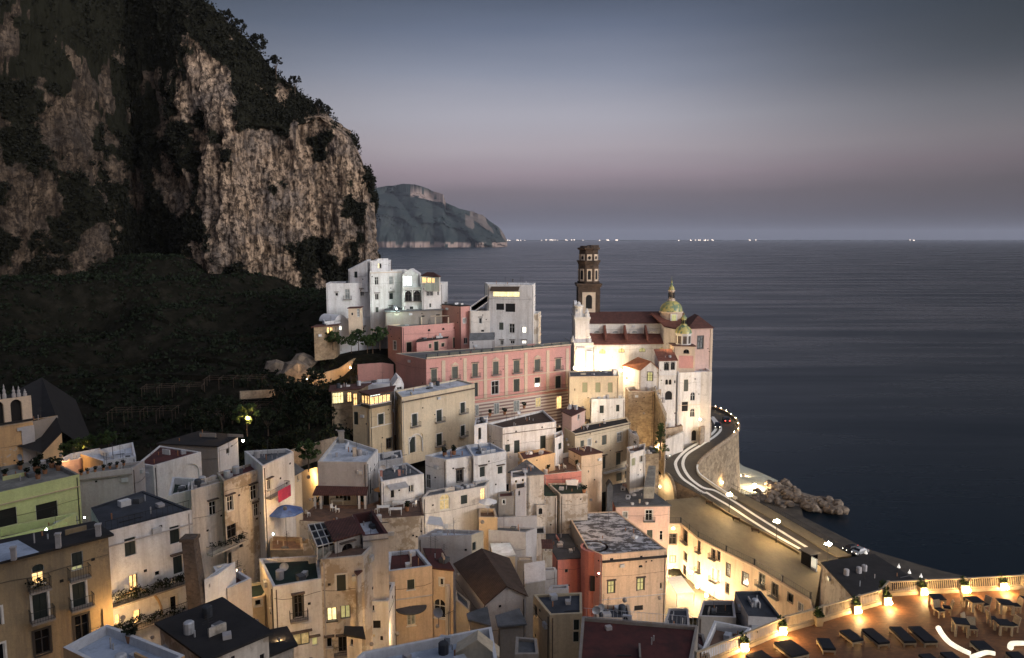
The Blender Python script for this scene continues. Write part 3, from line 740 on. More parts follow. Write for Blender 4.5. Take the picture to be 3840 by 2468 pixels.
def vwall(name, label, fr, pts, hgt, th=.4, m='rubble', group=None, cat='wall', cap=None):
    """free-standing wall; pts = (x, y, depth) of its top edge"""
    T = [DD(fr, x, y, d) for x, y, d in pts]; mb = MB()
    for a, b in zip(T, T[1:]):
        t = b-a; t.z = 0; t.normalize(); nn = V((t.y,-t.x,0))
        vs = [a, b, b-nn*th, a-nn*th]; lo = [V((p.x,p.y,p.z-hgt)) for p in vs]
        mb.add(vs+lo, [(0,1,2,3),(4,7,6,5),(0,4,5,1),(1,5,6,2),(2,6,7,3),(3,7,4,0)])
    o = mb.build(name, m); return tag(o, label, cat, group, 'thing')
# ================================================================ the houses (pixel corners of each roof, its depth from the camera, its base)
def balcony(h, i, x0, y0, x1, y1, fr, pr=.9, hb=1.0, m='shadow_plaster', rm_='iron'):
    p0, p1 = h.P[i], h.P[(i+1)%len(h.P)]; t, n = facing(p0.copy(), p1.copy()); pl = V((p0.x,p0.y,0))
    a = onpl(px(fr,x0,y0),pl,n); b = onpl(px(fr,x1,y1),pl,n); b.z = a.z = (a.z+b.z)/2
    a += n*.003; b += n*.003
    bs = MB().obox(a-V((0,0,.15)), b-a, n*pr, V((0,0,.15))).build('balcony', m, h.root)
    rail(MB(), [a, a+n*(pr-.05), b+n*(pr-.05), b], hb, .2).build('railing', rm_, bs); return a, b, n
def roof_rail(h, idx, hb=1.0, m='iron', step=.5):
    I = inset(h.P, .12); n = len(I)
    pts = [V((I[i%n].x, I[i%n].y, h.z if not hasattr(h,'rz') else h.rz)) for i in idx]
    return rail(MB(), pts, hb, step).build('railing', m, h.root)
HS = {}
# ---- lower left
h = HS['lime'] = house('house', 'lime yellow house with a flat grey roof terrace of potted plants', 'house', 'A1', [(-100,1395),(915,1165),(555,985),(-330,1140)], z=43.1, base=18, wm='lime', rm='concrete', ph=.55, cm='concrete',
  wins='0 oN -20 20 175 200 A2;0 oN 365 -40 590 150 A2', courses=[(0,915,1310,.14,.16,'cream_deep')])
h = HS['greenterrace'] = house('terrace_house', 'low terrace with a green lit parapet between the lime house and the old tan house', 'house', 'A2', [(-80,345),(540,195),(790,55),(-20,215)], z=39.5, base=18, wm='lime', rm='roof_dark', ph=1.0)
h = HS['tan'] = house('apartment_house', 'old tan house with peeling plaster, deep eaves and one glowing orange window', 'house', 'A2', [(-150,610),(1100,300),(930,185),(-150,400)], z=46, base=20, wm='tan_old', rm='roof_dark', rt='slab', eave=.35,
  wins='''0 l 320 665 450 790;0 sA 320 585 450 660;0 s 725 460 845 600;0 e 725 600 845 650;0 sT 330 880 490 1170;0 sT 735 770 875 1030;0 gTD 350 1250 510 1500;0 gTD 760 1100 905 1370;0 n 930 1060 1050 1240;0 sT -60 1030 15 1210;0 gT -70 1400 50 1600''',
  chim=[(142,540,.35,1.0,'grey_plaster'),(597,415,.38,1.15,'grey_plaster'),(1003,298,.4,1.0,'grey_plaster')])
balcony(h,0,285,850,500,800,'A2'); balcony(h,0,690,725,900,690,'A2'); balcony(h,0,300,1160,540,1105,'A2'); balcony(h,0,705,1040,935,965,'A2')
MB().quad(Z('A2',-150,412,46.215),Z('A2',-150,598,46.215),Z('A2',400,462,46.215),Z('A2',180,338,46.215)).build('roof_covering','roof_blue',h.root)
h = HS['smallblue'] = house('house', 'walled blue-grey roof terrace in front of the old tan house', 'house', 'A2', [(640,1430),(1400,1800),(1880,1510),(1090,1195)], z=41.5, base=22, wm='ochre', rm='roof_blue', ph=.7, cm='white_cool')
h = HS['f2'] = house('apartment_house', 'white house with two dark shutters over a long plant filled balcony', 'house', 'D', [(245,1245),(448,1192),(335,1148),(212,1188)], z=46, base=20, wm='white', rm='roof_slate', ph=.12, cm='roof_slate',
  wins='''0 s 1265 315 1385 500 A2;0 s 1725 195 1830 375 A2;0 lD 1312 690 1400 870 A2;0 sH 1760 500 1860 680 A2;0 g 1575 655 1630 705 A2;0 lD 1355 1050 1430 1190 A2;0 lD 1170 1100 1220 1205 A2;0 gT 1730 910 1800 1060 A2''', courses=[(0,320,1262,.10,.14,'grey_plaster')])
roof_rail(h,[0,1],.9)
balcony(h,0,1105,985,1895,745,'A2',1.0); balcony(h,0,1140,1240,1900,1080,'A2',.9)
p0, p1 = h.P[0], h.P[1]; t_, n_ = facing(p0.copy(), p1.copy()); pl_ = V((p0.x,p0.y,0))
ca = onpl(px('A2',1365,1190),pl_,n_)
MB().tube([ca+t_*(2.55*cos(a))+V((0,0,3.2*sin(a)))+n_*.03 for a in [pi*k/14 for k in range(15)]], .11, 6).build('arch_moulding','ochre_light',h.root)
h = HS['f3a'] = house('house', 'pale house with one hooded window beside a bare stone pier', 'house', 'A3', [(205,1045),(578,940),(545,860),(200,945)], z=41.5, base=20, wm='white_warm', rm='roof_maroon', ph=.35, wins='0 gH 415 1170 495 1330')
h = HS['f3b'] = house('apartment_house', 'stained house with a maroon roof terrace and grimy patches between its windows', 'house', 'A3', [(580,938),(1026,783),(900,730),(500,840)], z=42.1, base=20, wm='worn', rm='roof_maroon', ph=.25,
  wins='''0 gHT 620 1110 690 1280;0 gHT 890 985 965 1150;0 gHT 930 1195 985 1345;0 dD 375 140 540 340 A4;0 gD 600 50 700 200 A4;0 oA 610 360 655 500 A4;0 o 735 230 780 310 A4''')
balcony(h,0,370,360,770,225,'A4',1.1,.9,'worn')
h = HS['f3c'] = house('house', 'white house with a grey flat roof and a pink cloth hanging from its balcony', 'house', 'A3', [(1030,765),(1390,597),(1310,560),(820,590)], z=43.2, base=22, wm='white', rm='roof_grey', ph=.5, wins='0 gH 1085 920 1130 1040')
a, b, n_ = balcony(h,0,1060,1135,1285,1010,'A3',.9)
mb = MB(); q = 9
pts = [(a*(1-i/q)+b*(i/q)) for i in range(q+1)]; pts = pts[3:]
for i in range(len(pts)-1):
    w0, w1 = .05*sin(i*2.1), .05*sin((i+1)*2.1); up = V((0,0,.55)); dn = V((0,0,-1.05))
    mb.quad(pts[i]+n_*(.95+w0)+dn, pts[i+1]+n_*(.95+w1)+dn, pts[i+1]+n_*.95+up, pts[i]+n_*.95+up)
tag(mb.build('hanging_cloth','cloth_pink'), 'bright pink cloth hung over the balcony of a white house', 'cloth')
h = HS['vault'] = house('house', 'white house with a wide arched loggia and a maroon flat roof', 'house', 'A1', [(1770,1068),(2322,908),(1840,835),(1590,1040)], z=40, base=28, wm='white', rm='roof_maroon', ph=.15, wins='0 nA 60 740 300 945 A3;3 n 1640 1080 1720 1150')
p0, p1 = h.P[0], h.P[1]
h = HS['vterr'] = house('terrace_house', 'white walled terrace with a dark green floor below the arched loggia', 'house', 'A3', [(-60,1110),(250,1028),(262,905),(-10,890)], z=40.4, base=22, wm='white', rm='roof_green', ph=.9, cm='white_cool')
h = HS['darkslab'] = house('house', 'low house with a wide black slab roof by the orchard', 'house', 'A3', [(-160,510),(510,540),(745,425),(300,375)], z=39.6, base=27, wm='shadow_plaster', rm='roof_dark', rt='slab', wmats={1:'white_cool'}, wins='1 o 610 560 650 620')
h = HS['orangeblue'] = house('house', 'house with an orange side wall and a pale blue sunken roof terrace', 'house', 'A1', [(1190,1015),(1570,960),(1535,795),(925,930)], z=38.9, base=27, wm='white_cool', wmats={3:'ochre_light'}, rm='roof_pale', ph=.7, cm='white_cool')
h = HS['paleledge'] = house('house', 'pale blank house with a dark ledge and a row of plant pots on top', 'house', 'A1', [(915,1165),(1525,1095),('o',1,0,3.5),('o',0,0,3.5)], z=41.2, base=22, wm='grey_plaster', rm='concrete', ph=.3, courses=[(0,1530,1165,.16,.3,'shadow_plaster')])
h = HS['pinkstub'] = house('house', 'small pinkish house stub between the gable wall and the orange wall', 'house', 'A1', [(560,1052),(918,985),('o',1,0,6),('o',0,0,6)], z=38.4, base=25, wm='pink_pale', rm='roof_pale', ph=.8, cm='white_cool')
h = HS['turret'] = house('house', 'small yellow lit house with a pointed grey roof above the alley', 'house', 'A3', [(1268,820),(1400,862),(1480,818),(1350,785)], z=39.6, base=24, wm='cream', rm='roof_grey', rt='hip', rise=1.3, eave=.4, wins='0 gT 1288 870 1345 1005;1 g 1432 870 1452 930')
# ---- bottom left court
h = HS['curvedmaroon'] = house('house', 'small house with a maroon terrace inside a grey parapet', 'house', 'A4', [(600,765),(870,650),(590,482),(440,520)], z=38.8, base=24, wm='grey_plaster', rm='roof_maroon', ph=.6, cm='white_cool')
h = HS['whiteblock'] = house('house', 'little white block house with one tiny hole beside the stone pier', 'house', 'A4', [(345,665),(490,612),('o',1,.6,3),('o',0,.6,3)], z=40.7, base=24, wm='white_cool', rm='roof_maroon', ph=.3, wins='0 o 395 710 415 755')
h = HS['bigmaroon'] = house('house', 'low beige house under a huge dark maroon roof', 'house', 'A4', [(380,1560),(1060,1275),(530,905),(-150,1170)], z=40.3, base=22, wm='worn', rm='roof_dark', rt='slab', eave=.3, wins='0 o 960 1495 1020 1560', chim=[(445,1240,.2,.4,'frame_white')])
h = HS['darkshed'] = house('shed', 'dark roofed shed leaning on the corner of the white balcony house', 'shed', 'A4', [(1070,1515),(1340,1405),(1240,1230),(1085,1260)], z=37.7, base=20, wm='worn', rm='roof_dark', rt='slab')
h = HS['yellowslot'] = house('house', 'narrow yellow lit house with glowing windows down in the alley', 'house', 'A4', [(610,925),(1010,850),('o',1,0,4),('o',0,0,4)], z=35.5, base=18, wm='cream', rm='roof_green', ph=.2, wins='0 y 640 930 750 1040;0 gT 775 890 860 1040;0 gT 905 890 980 960')
h = HS['f4'] = house('apartment_house', 'white house with a dark green roof terrace and one tall door on a small balcony', 'house', 'A4', [(1110,745),(1650,655),(1610,395),(955,430)], z=38, base=16, wm='white', rm='roof_green', ph=.45, wmats={3:'white_warm'},
  wins='0 gDHTB 1345 840 1440 1090;0 dDH 1330 1265 1520 1400;0 eH 1545 1312 1610 1400;3 g 1080 860 1102 1000')
h = HS['f5b'] = house('apartment_house', 'house with bare rubble plaster, a dark shuttered door and two yellow lit windows', 'house', 'B2', [(392,118),(1010,60),('o',1,.6,3.2),('o',0,.6,3.2)], z=40, base=16, wm='worn', rm='floor_brown', ph=.2,
  wins='0 sT 620 335 765 570;0 yD 485 810 630 1005;0 eD 680 780 825 970;0 gH 480 1250 560 1390;0 gDHB 650 1232 775 1450;0 eD 905 1400 950 1480')
h = HS['f5a'] = house('house', 'upper house with an arched window under a sloping maroon roof', 'house', 'B1', [(600,1082),(965,978),(845,752),(470,825)], z=41.1, base=38, wm='white_warm', rm='tile_dark', rt='slab', eave=.15, wins='0 gDHA 700 1112 860 1285')
h = HS['veranda'] = house('glass_veranda', 'white framed sloping glass veranda beside the arched window', 'veranda', 'B1', [(345,1188),(598,1122),(468,832),(215,872)], z=40.5, base=39.3, wm='glass_pale', rm='glass_dark', rt='slab', eave=.05)
mb = MB(); Pq = [V((p.x,p.y,40.76)) for p in h.P]
for k in range(4):
    f_ = k/3; mb.tube([Pq[0]*(1-f_)+Pq[1]*f_, Pq[3]*(1-f_)+Pq[2]*f_], .07, 4); f2 = k/3; mb.tube([Pq[0]*(1-f2)+Pq[3]*f2, Pq[1]*(1-f2)+Pq[2]*f2], .07, 4)
    q_ = h.P[0]*(1-f_)+h.P[1]*f_; mb.tube([V((q_.x,q_.y-.06,39.3)), V((q_.x,q_.y-.06,40.7))], .06, 4)
mb.build('window_frame','frame_white',h.root)
h = HS['f5c'] = house('house', 'tall plain beige house with a sunken white roof terrace rimmed in maroon', 'house', 'B1', [(1005,1002),(1370,965),(1150,632),(850,690)], z=41.2, base=18, wm='white_warm', rm='roof_pale', ph=1.1, pt=.32, cm='roof_maroon', courses=[(0,1005,1080,.1,.12,'shadow_plaster')])
h = HS['leanto'] = house('house', 'narrow lean-to with a striped maroon roof against the tall beige house', 'house', 'B2', [(925,345),(1012,270),(960,165),(835,230)], z=38.3, base=20, wm='worn', rm='tile_dark', rt='slab', eave=.1, wins='3 g 862 430 888 550')
h = HS['f6'] = house('house', 'peach lit house with a square dark maroon roof, one shutter and an awning window', 'house', 'B2', [(1345,292),(2003,207),(1800,-35),(1375,5)], z=35.1, base=16, wm='peach', rm='roof_maroon', ph=.4, pt=.35, cm='roof_pale',
  wins='0 sS 1640 405 1755 550;0 c 1640 875 1765 1070', courses=[(0,1420,715,.12,.12,'grey_plaster')])
p0, p1 = h.P[0], h.P[1]; t_, n_ = facing(p0.copy(), p1.copy()); q = onpl(px('B2',1700,800), V((p0.x,p0.y,0)), n_)
MB().lathe(q, [(1.75,-.12),(1.75,0),(.1,.12)], 16, atan(t_.y/t_.x)+pi, 0, pi).build('awning','roof_slate',h.root)
h = HS['f6b'] = house('house', 'annex with a steep maroon roof, a grey patch and a barred arched opening', 'house', 'B2', [(2008,250),(2305,285),(2130,-12),(1890,-22)], z=34.6, base=16, wm='peach', rm='roof_maroon', rt='slab', eave=.12, wins='0 gA 2012 690 2195 960;0 gT 2115 390 2165 490')
q0 = onpl(px('B2',2225,480), V((h.P[0].x,h.P[0].y-.6,0)), V((0,-1,0))); MB().tube([V((q0.x,q0.y,18)), V((q0.x,q0.y,q0.z))], .28, 8).build('chimney','white_warm',h.root)
h = HS['slot2'] = house('house', 'small white wall house with a dark hedge on top, tucked between two peach houses', 'house', 'B2', [(1080,722),(1372,716),('o',1,0,4.5),('o',0,0,4.5)], z=34.1, base=16, wm='white', rm='roof_dark', ph=.2, wins='0 g 1130 780 1170 865;0 oN 1030 1000 1265 1120;0 d 1120 1200 1180 1250;0 oA 1250 1220 1300 1295')
h = HS['canopy'] = house('shed', 'dark flat canopy roof low over a lit alley doorway', 'shed', 'B2', [(770,1205),(990,1242),(965,1130),(780,1125)], z=33, base=16, wm='white_warm', rm='roof_dark', rt='slab', wins='0 g 820 1270 860 1360')
h = HS['blueroof'] = house('house', 'wide light blue flat roof with chimney pots at the bottom edge', 'house', 'D', [(784,1582),(1167,1560),(1150,1466),(849,1525)], z=39.1, base=18, wm='cream', rm='roof_blue', ph=.75, cm='white_cool')
h = HS['stairhead'] = house('house', 'little cream gabled stairhead on the blue flat roof', 'house', 'B4', [(235,1480),(845,1535),('o',1,0,1.4),('o',0,0,1.4)], z=38.6, base=36, wm='cream', rm='cream', rt='gable', ax=1, rise=1.25, eave=.08, wins='0 oA 560 1400 610 1450')
h = HS['f7'] = house('house', 'plain beige house with a dark slate flat roof and a green ladder of shutters', 'house', 'B4', [(1585,915),(2055,895),(2050,590),(1345,620)], z=32.5, base=14, wm='cream_deep', rm='roof_slate', ph=.25, cm='cream_deep', wins='3 o 1352 775 1400 930;0 s 1925 985 2015 1140;0 s 1920 1160 2010 1310')
h = HS['gable'] = house('house', 'old gabled house with brown tile roof and a round attic hole', 'house', 'B4', [(665,752),(1240,637),(985,115),(225,190)], z=32.4, base=16, wm='grey_plaster', rm='tile_brown', rt='gable', ax=1, rise=1.5, eave=.25, wins='0 oA 990 640 1050 705')
h = HS['greyslab1'] = house('shed', 'low grey slab roof in the dark yard, nearer the peach house', 'shed', 'B4', [(440,995),(690,1062),(650,850),(425,930)], z=33, base=20, wm='shadow_plaster', rm='roof_grey', rt='slab')
h = HS['greyslab2'] = house('shed', 'low grey slab roof in the dark yard beside the plain beige house', 'shed', 'B4', [(870,1080),(1205,1052),(1120,872),(840,960)], z=31.8, base=20, wm='shadow_plaster', rm='roof_grey', rt='slab')
h = HS['greyslab3'] = house('shed', 'grey cluttered roof at the bottom between the blue roof and the beige house', 'shed', 'B4', [(1080,1485),(1425,1480),(1400,1255),(1095,1230)], z=34.4, base=18, wm='shadow_plaster', rm='roof_grey', ph=.3)
h = HS['maroonterr'] = house('terrace_house', 'dark maroon roof terrace with railings and washing at the bottom', 'house', 'B7', [(150,1650),(1120,1650),(1195,1262),(190,1180)], z=32.9, base=14, wm='shadow_plaster', rm='roof_maroon', ph=.35)
roof_rail(h,[2,3],1.0,'metal_pale',.4)
h = HS['slatelow'] = house('house', 'low slate roof against the foot of the patched roof house', 'house', 'B7', [(320,1195),(625,1202),(595,1075),(300,1085)], z=28.6, base=10, wm='peach', rm='roof_slate', ph=.3, cm='peach')
# ---- centre
h = HS['m1'] = house('house', 'square white house with a blank front wall greyed as shade and a pale roof terrace', 'house', 'A7', [(140,1305),(772,1312),(915,1148),(400,985)], z=38.8, base=30, wm='white_cool', wmats={0:'grey_plaster',1:'white'}, rm='roof_pale', ph=.5, cm='trim_white',  # front wall takes a greyer plaster, its shade put into the colour
  wins='0 oN 430 405 520 560 B1;0 oN 915 400 1005 550 B1;0 gN 600 415 830 500 B1;1 s 1102 180 1128 400 B1;1 g 810 1380 825 1440 A7', chim=[(615,1235,.55,1.3,'trim_cream'),(385,1240,.3,.5,'grey_plaster'),(445,1060,.9,1.9,'shadow_plaster')])
q0, q1 = h.P[0], h.P[1]; y_ = q0.y
MB().add([(q0.x-.3,y_+.0,35.1),(q1.x+.1,y_+.0,35.1),(q1.x+.3,y_-2.4,34.5),(q0.x-.3,y_-2.4,34.5)]+[(q0.x-.3,y_,34.95),(q1.x+.1,y_,34.95),(q1.x+.3,y_-2.4,34.35),(q0.x-.3,y_-2.4,34.35)], [(0,3,2,1),(4,5,6,7),(0,4,7,3),(1,2,6,5),(3,7,6,2)]).build('porch_roof','tile_dark',h.root)
for f_ in (0,.12,.88,1): MB().box((q0.x*(1-f_)+q1.x*f_, y_-2.2, 32), .3,.3,2.4).build('porch_post','trim_white',h.root)
h = HS['t1'] = house('terrace_house', 'broad brown tiled terrace in front of the square white house', 'house', 'B1', [(30,778),(480,798),(1290,748),(1890,708),(1840,440),(1290,470),(1050,555),(320,555)], z=32.7, base=18, wm='worn', rm='floor_brown', ph=.4, pt=.25, cm='floor_brown', wins='')
h = HS['m1r'] = house('house', 'low white house with a sage flat roof and a canvas awning', 'house', 'B1', [(1270,215),(1885,102),(1640,-60),(1215,40)], z=36.4, base=30, wm='white', rm='roof_grey', ph=.15, wins='0 gT 1665 265 1735 370;0 o 1405 340 1460 450', chim=[(1530,130,.35,.8,'pink_deep'),(1270,150,.35,.9,'pink_deep')])
p0, p1 = h.P[0], h.P[1]; t_, n_ = facing(p0.copy(), p1.copy()); a = onpl(px('B1',1345,265), V((p0.x,p0.y,0)), n_); b = onpl(px('B1',1620,225), V((p0.x,p0.y,0)), n_); b.z = a.z
MB().add([a,b,b+n_*1.3-V((0,0,.5)),a+n_*1.3-V((0,0,.5))],[(0,3,2,1)]).build('awning','cloth_grey',h.root)
h = HS['p'] = house('house', 'white house with a tall dark door, between awning house and two window house', 'house', 'A8', [(80,1280),(420,1230),(385,1085),(-190,1225)], z=37.3, base=24, wm='white', rm='roof_blue', ph=.3, wins='0 gDHT 215 1410 290 1560;3 g 1895 110 1980 310 B1')
h = HS['q'] = house('house', 'white house with two shuttered windows and a pale blue roof', 'house', 'A8', [(430,1242),(850,1168),(640,1060),(330,1090)], z=37.5, base=24, wm='white', rm='roof_blue', ph=.45, wins='0 sH 510 1370 580 1500;0 sH 740 1365 805 1460')
h = HS['arcade'] = house('house', 'low white arcade house with arched doorways below the two window house', 'house', 'B3', [(-254,442),(660,278),('o',1,.5,3),('o',0,.5,3)], z=33.4, base=20, wm='white_warm', rm='roof_grey', ph=.2, wins='0 dA -5 400 138 625;0 s 300 410 400 540;0 lA 585 312 650 480')
h = HS['stuccobig'] = house('house', 'blank stucco house under the parasol terrace, its flank lit yellow', 'house', 'B3', [(-320,1015),(455,988),(628,925),(-60,900)], z=34, base=16, wm='grey_plaster', wmats={1:'cream'}, rm='roof_pale', ph=.4, wins='1 s 465 1090 522 1210')  # yellow lamp light on the flank put into a cream wall
h = HS['greyhouse'] = house('house', 'pale grey house with a stepped blank front in the middle of the alleys', 'house', 'B3', [(700,920),(1240,950),(1395,885),(705,850)], z=28.1, base=10, wm='grey_plaster', rm='roof_grey', ph=.15)
vwall('parapet_wall', 'pale grey back wall rising behind the stepped blank house', 'B3', [(700,745,116.5),(1400,715,119)], 4.2, .4, 'grey_plaster')
h = HS['palelid'] = house('shed', 'low shed with a pale tilted slab roof in front of the stepped blank house', 'shed', 'B3', [(785,1312),(1085,1292),(1000,1120),(735,1130)], z=26.4, base=10, wm='cream', rm='roof_pale', rt='slab', eave=.1)
h = HS['greenroof1'] = house('house', 'house with a dark green flat roof and a lime washed side stair', 'house', 'B3', [(1355,432),(1690,425),(1520,245),(1215,255)], z=24.4, base=8, wm='worn', rm='roof_green', ph=.1, cm='roof_green')
h = HS['greenroof2'] = house('house', 'house with a green carpeted roof terrace and a pale awning', 'house', 'B3', [(1735,402),(2135,392),(2060,230),(1560,240)], z=24.8, base=8, wm='worn', rm='roof_green', ph=.25, cm='worn')
h = HS['redterr'] = house('terrace_house', 'house with a dark red front and a furnished brown terrace behind a white parapet', 'house', 'A8', [(1335,1475),(1815,1425),(1690,1175),(1120,1295)], z=26.3, base=14, wm='red_pink', wmats={3:'white',1:'peach'}, rm='floor_brown', ph=.9, cm='trim_white')
h = HS['chimtower'] = house('house', 'slim weathered tower house with two square holes under its cap', 'tower', 'B3', [(1485,1182),(1622,1186),('o',1,0,3),('o',0,0,3)], z=25.2, base=10, wm='worn', rm='tile_dark', rt='slab', eave=.15, wins='0 o 1515 1192 1540 1222;0 o 1575 1195 1600 1222')
h = HS['darkroof'] = house('house', 'salmon house under a slate black roof beside the round pink tower', 'house', 'B3', [(1700,1345),(2060,1325),(1850,985),(1480,985)], z=17, base=4, wm='red_pink', rm='roof_slate', rt='slab', eave=.1, wins='0 o 1800 1480 1850 1530')
h = HS['patched'] = house('apartment_house', 'peach house with a white patched flat roof and two hooded windows', 'house', 'B7', [(365,648),(922,600),(490,270),(60,290),(235,590)], z=19.8, base=3, wm='peach', wmats={4:'pink',3:'shadow_plaster'}, rm='roof_patch', ph=.1, cm='peach',
  wins='0 eDHT 415 875 470 980;0 eDHT 668 850 725 955;0 o 430 676 465 697;0 o 690 655 718 675;0 oA 678 736 717 760;0 o 640 1085 720 1130;0 g 865 890 882 940', courses=[(0,360,712,.28,.4,'roof_dark'),(0,360,1040,.14,.12,'grey_plaster')])
c_ = Z('B7',300,592,19.6); mb = MB(); mb.lathe((c_.x,c_.y+.6,0), [(2.2,3),(2.3,19.3),(2.4,19.35),(2.4,19.7),(2.0,19.7),(2.0,19.3),(.01,19.3)], 18)
tw = mb.build('tower','red_pink',h.root)
q = DD('B7',292,890,c_.y-2.2); MB().box((q.x,c_.y-1.75,q.z-1.6), 1.1, .3, 2.6).build('door','opening',h.root)
h = HS['pinkbeige'] = house('apartment_house', 'pinkish house with a flat brown-grey roof beside the promenade', 'house', 'B7', [(485,232),(950,225),(665,15),(415,60)], z=18.4, base=3, wm='pink_pale', wmats={3:'red_pink'}, rm='roof_grey', rt='slab', eave=.25, wins='0 gTB 738 260 798 352;0 cT 545 275 582 330;0 s 750 432 802 520;0 g 860 440 890 520', chim=[(688,200,.25,.7,'cream'),(625,214,.45,.3,'trim_white'),(750,210,.45,.3,'trim_white')])
h = HS['cabin'] = house('house', 'little grey stairhead house with two white holes on the alley', 'house', 'B6', [(495,1470),(555,1465),('o',1,0,2),('o',0,0,2)], z=22.6, base=12, wm='roof_slate', rm='roof_dark', rt='gable', ax=1, rise=.8, eave=.1, wins='0 v 508 1425 535 1450')
# ---- cream house group
h = HS['m2a'] = house('house', 'beige corner house carrying a glowing glass veranda', 'house', 'A7', [(808,606),(1085,548),(1120,470),(588,585)], z=38.6, base=26, wm='cream_deep', rm='roof_grey', ph=.2, cm='trim_white', wins='0 sT 915 690 990 828;0 gDT 1025 1000 1132 1128;3 s 602 665 660 830', courses=[(0,810,880,.16,.12,'trim_white')])
v = HS['m2v'] = house('glass_veranda', 'glazed veranda glowing orange and white under a maroon roof', 'veranda', 'A7', [(806,452),(1088,400),(1120,345),(690,415)], z=41.4, base=38.62, wm='frame_dark', rm='tile_dark', rt='slab', eave=.35,
  wins='0 l 815 475 870 572;0 l 872 465 925 562;0 l 927 455 978 552;0 l 980 445 1030 542;0 l 1032 440 1075 530;3 l 700 455 735 555;3 l 740 458 772 562;3 l 775 462 802 570;0 k 815 440 950 462')
h = HS['m2b'] = house('apartment_house', 'three storey cream house with dark green shutters and iron balconies', 'house', 'A7', [(1220,482),(2156,306),(1935,245),(1130,395)], z=40.2, base=26, wm='cream', rm='roof_pale', ph=.3, cm='cream', trim='trim_white',
  wins='0 sTB 1350 690 1420 850;0 sTB 1665 640 1735 790;0 sTB 1972 545 2032 680;0 sTB 1975 840 2030 975;0 sTB 1665 945 1737 1100;0 nA 1405 935 1495 1190;0 sT 1315 990 1395 1190', courses=[(0,1225,548,.22,.3,'brick_old')])
h = HS['stonelit'] = house('house', 'brown stone house with three lit windows under a dark red roof by the orchard', 'house', 'A7', [(318,400),(668,372),('o',1,1,5),('o',0,-1,5)], z=41.2, base=27, wm='rubble_warm', rm='tile_dark', rt='slab', eave=.5, wins='0 yD 322 418 475 560;0 lD 522 415 578 540;0 lD 600 430 652 600;0 n 600 680 660 830')
h = HS['greytop'] = house('house', 'grey roofed house with a white gable and a small double window', 'house', 'A7', [(660,325),(1090,300),(1235,188),(690,125)], z=38.6, base=30, wm='white_cool', rm='roof_pale', ph=.3)
h = HS['whitegable'] = house('house', 'white gable end with a tiny twin window behind the cream house', 'house', 'A7', [(1100,345),(1245,320),('o',1,-1.5,7),('o',0,-1.5,7)], z=40.6, base=30, wm='white', rm='white', rt='gable', ax=1, rise=1.5, eave=.05, wins='0 g 1160 345 1222 382')
h = HS['maroontile'] = house('house', 'white house with a reddish brown roof terrace lined with small posts', 'house', 'A8', [(805,872),(1490,790),(1320,640),(605,812)], z=33.9, base=22, wm='white', wmats={3:'white_warm'}, rm='tile_brown', ph=.4, wins='0 s 950 1030 1025 1195;0 s 835 1085 900 1180;0 s 1285 970 1360 1150;0 oA 965 905 990 930;0 oA 1300 852 1325 877', courses=[(0,810,955,.1,.14,'brick_old')])
h = HS['mtannex'] = house('house', 'small white annex with one green shutter beside the brown terrace house', 'house', 'A8', [(1475,1003),(1582,962),('o',1,0,4),('o',0,0,4)], z=31.3, base=22, wm='white', rm='floor_brown', ph=.7, wins='0 s 1520 1065 1560 1145')
h = HS['lowmaroon'] = house('terrace_house', 'low maroon terrace with white posts under the brown terrace house', 'house', 'A8', [(1060,1285),(1480,1192),(1310,1140),(1000,1182)], z=29, base=18, wm='ochre_light', rm='roof_maroon', ph=.15)
h = HS['greyslope'] = house('house', 'grey sloping roof shed wedged behind the two window house', 'shed', 'A8', [(1150,1485),(1335,1472),(1110,1292),(880,1450)], z=30.4, base=20, wm='worn', rm='roof_grey', rt='slab', eave=.1)
h = HS['pinkgable'] = house('house', 'tiny pink house with a maroon lean-to roof', 'house', 'A8', [(1690,725),(1868,640),(1690,585),(1562,665)], z=33.7, base=28, wm='pink_pale', rm='tile_dark', rt='slab', eave=.15, wins='0 gT 1765 702 1795 762')
# ---- pink palace
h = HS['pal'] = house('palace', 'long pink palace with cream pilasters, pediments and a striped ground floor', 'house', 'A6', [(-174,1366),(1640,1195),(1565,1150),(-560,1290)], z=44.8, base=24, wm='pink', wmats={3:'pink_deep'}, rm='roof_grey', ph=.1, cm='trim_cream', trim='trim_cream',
  wins='''0 rTPB 155 85 230 240 A8;0 rTHB 415 45 485 215 A8;0 rTPB 680 20 750 190 A8;0 rTHB 945 5 1020 165 A8;0 rTPB 1215 -10 1285 140 A8;0 rTHB 1480 -15 1550 120 A8;0 rTHB 1598 118 1670 285 A7
0 sT 440 290 487 470 A8;0 gT 662 270 752 440 A8;0 sT 945 245 1020 408 A8;0 vT 1218 300 1280 345 A8;0 oT 1215 225 1285 300 A8;0 sT 1480 205 1550 362 A8''', courses=[(0,0,1340,.3,.35,'trim_cream')])
p0, p1 = h.P[0], h.P[1]; t_, n_ = facing(p0.copy(), p1.copy()); pl_ = V((p0.x,p0.y,0)); L_ = (p1-p0).to_2d().length
zc = onpl(px('A8',1650,375),pl_,n_).z; zc2 = onpl(px('A8',1620,140),pl_,n_).z
PALZ = zc
for xx in (320,580,850,1100,1380,1630,45):
    u_ = (onpl(px('A8',xx,200),pl_,n_)-pl_).dot(t_); MB().obox(V((pl_.x,pl_.y,zc))+t_*(u_-.45)+n_*.003, t_*.9, n_*.12, V((0,0,44.2-zc))).build('pilaster','trim_cream',h.root)
MB().obox(V((pl_.x,pl_.y,zc2))+n_*.125, t_*L_, n_*.06, V((0,0,.25))).build('cornice','trim_cream',h.root)
balcony(h,0,380,480,1640,378,'A8',.9,1.0,'trim_cream')
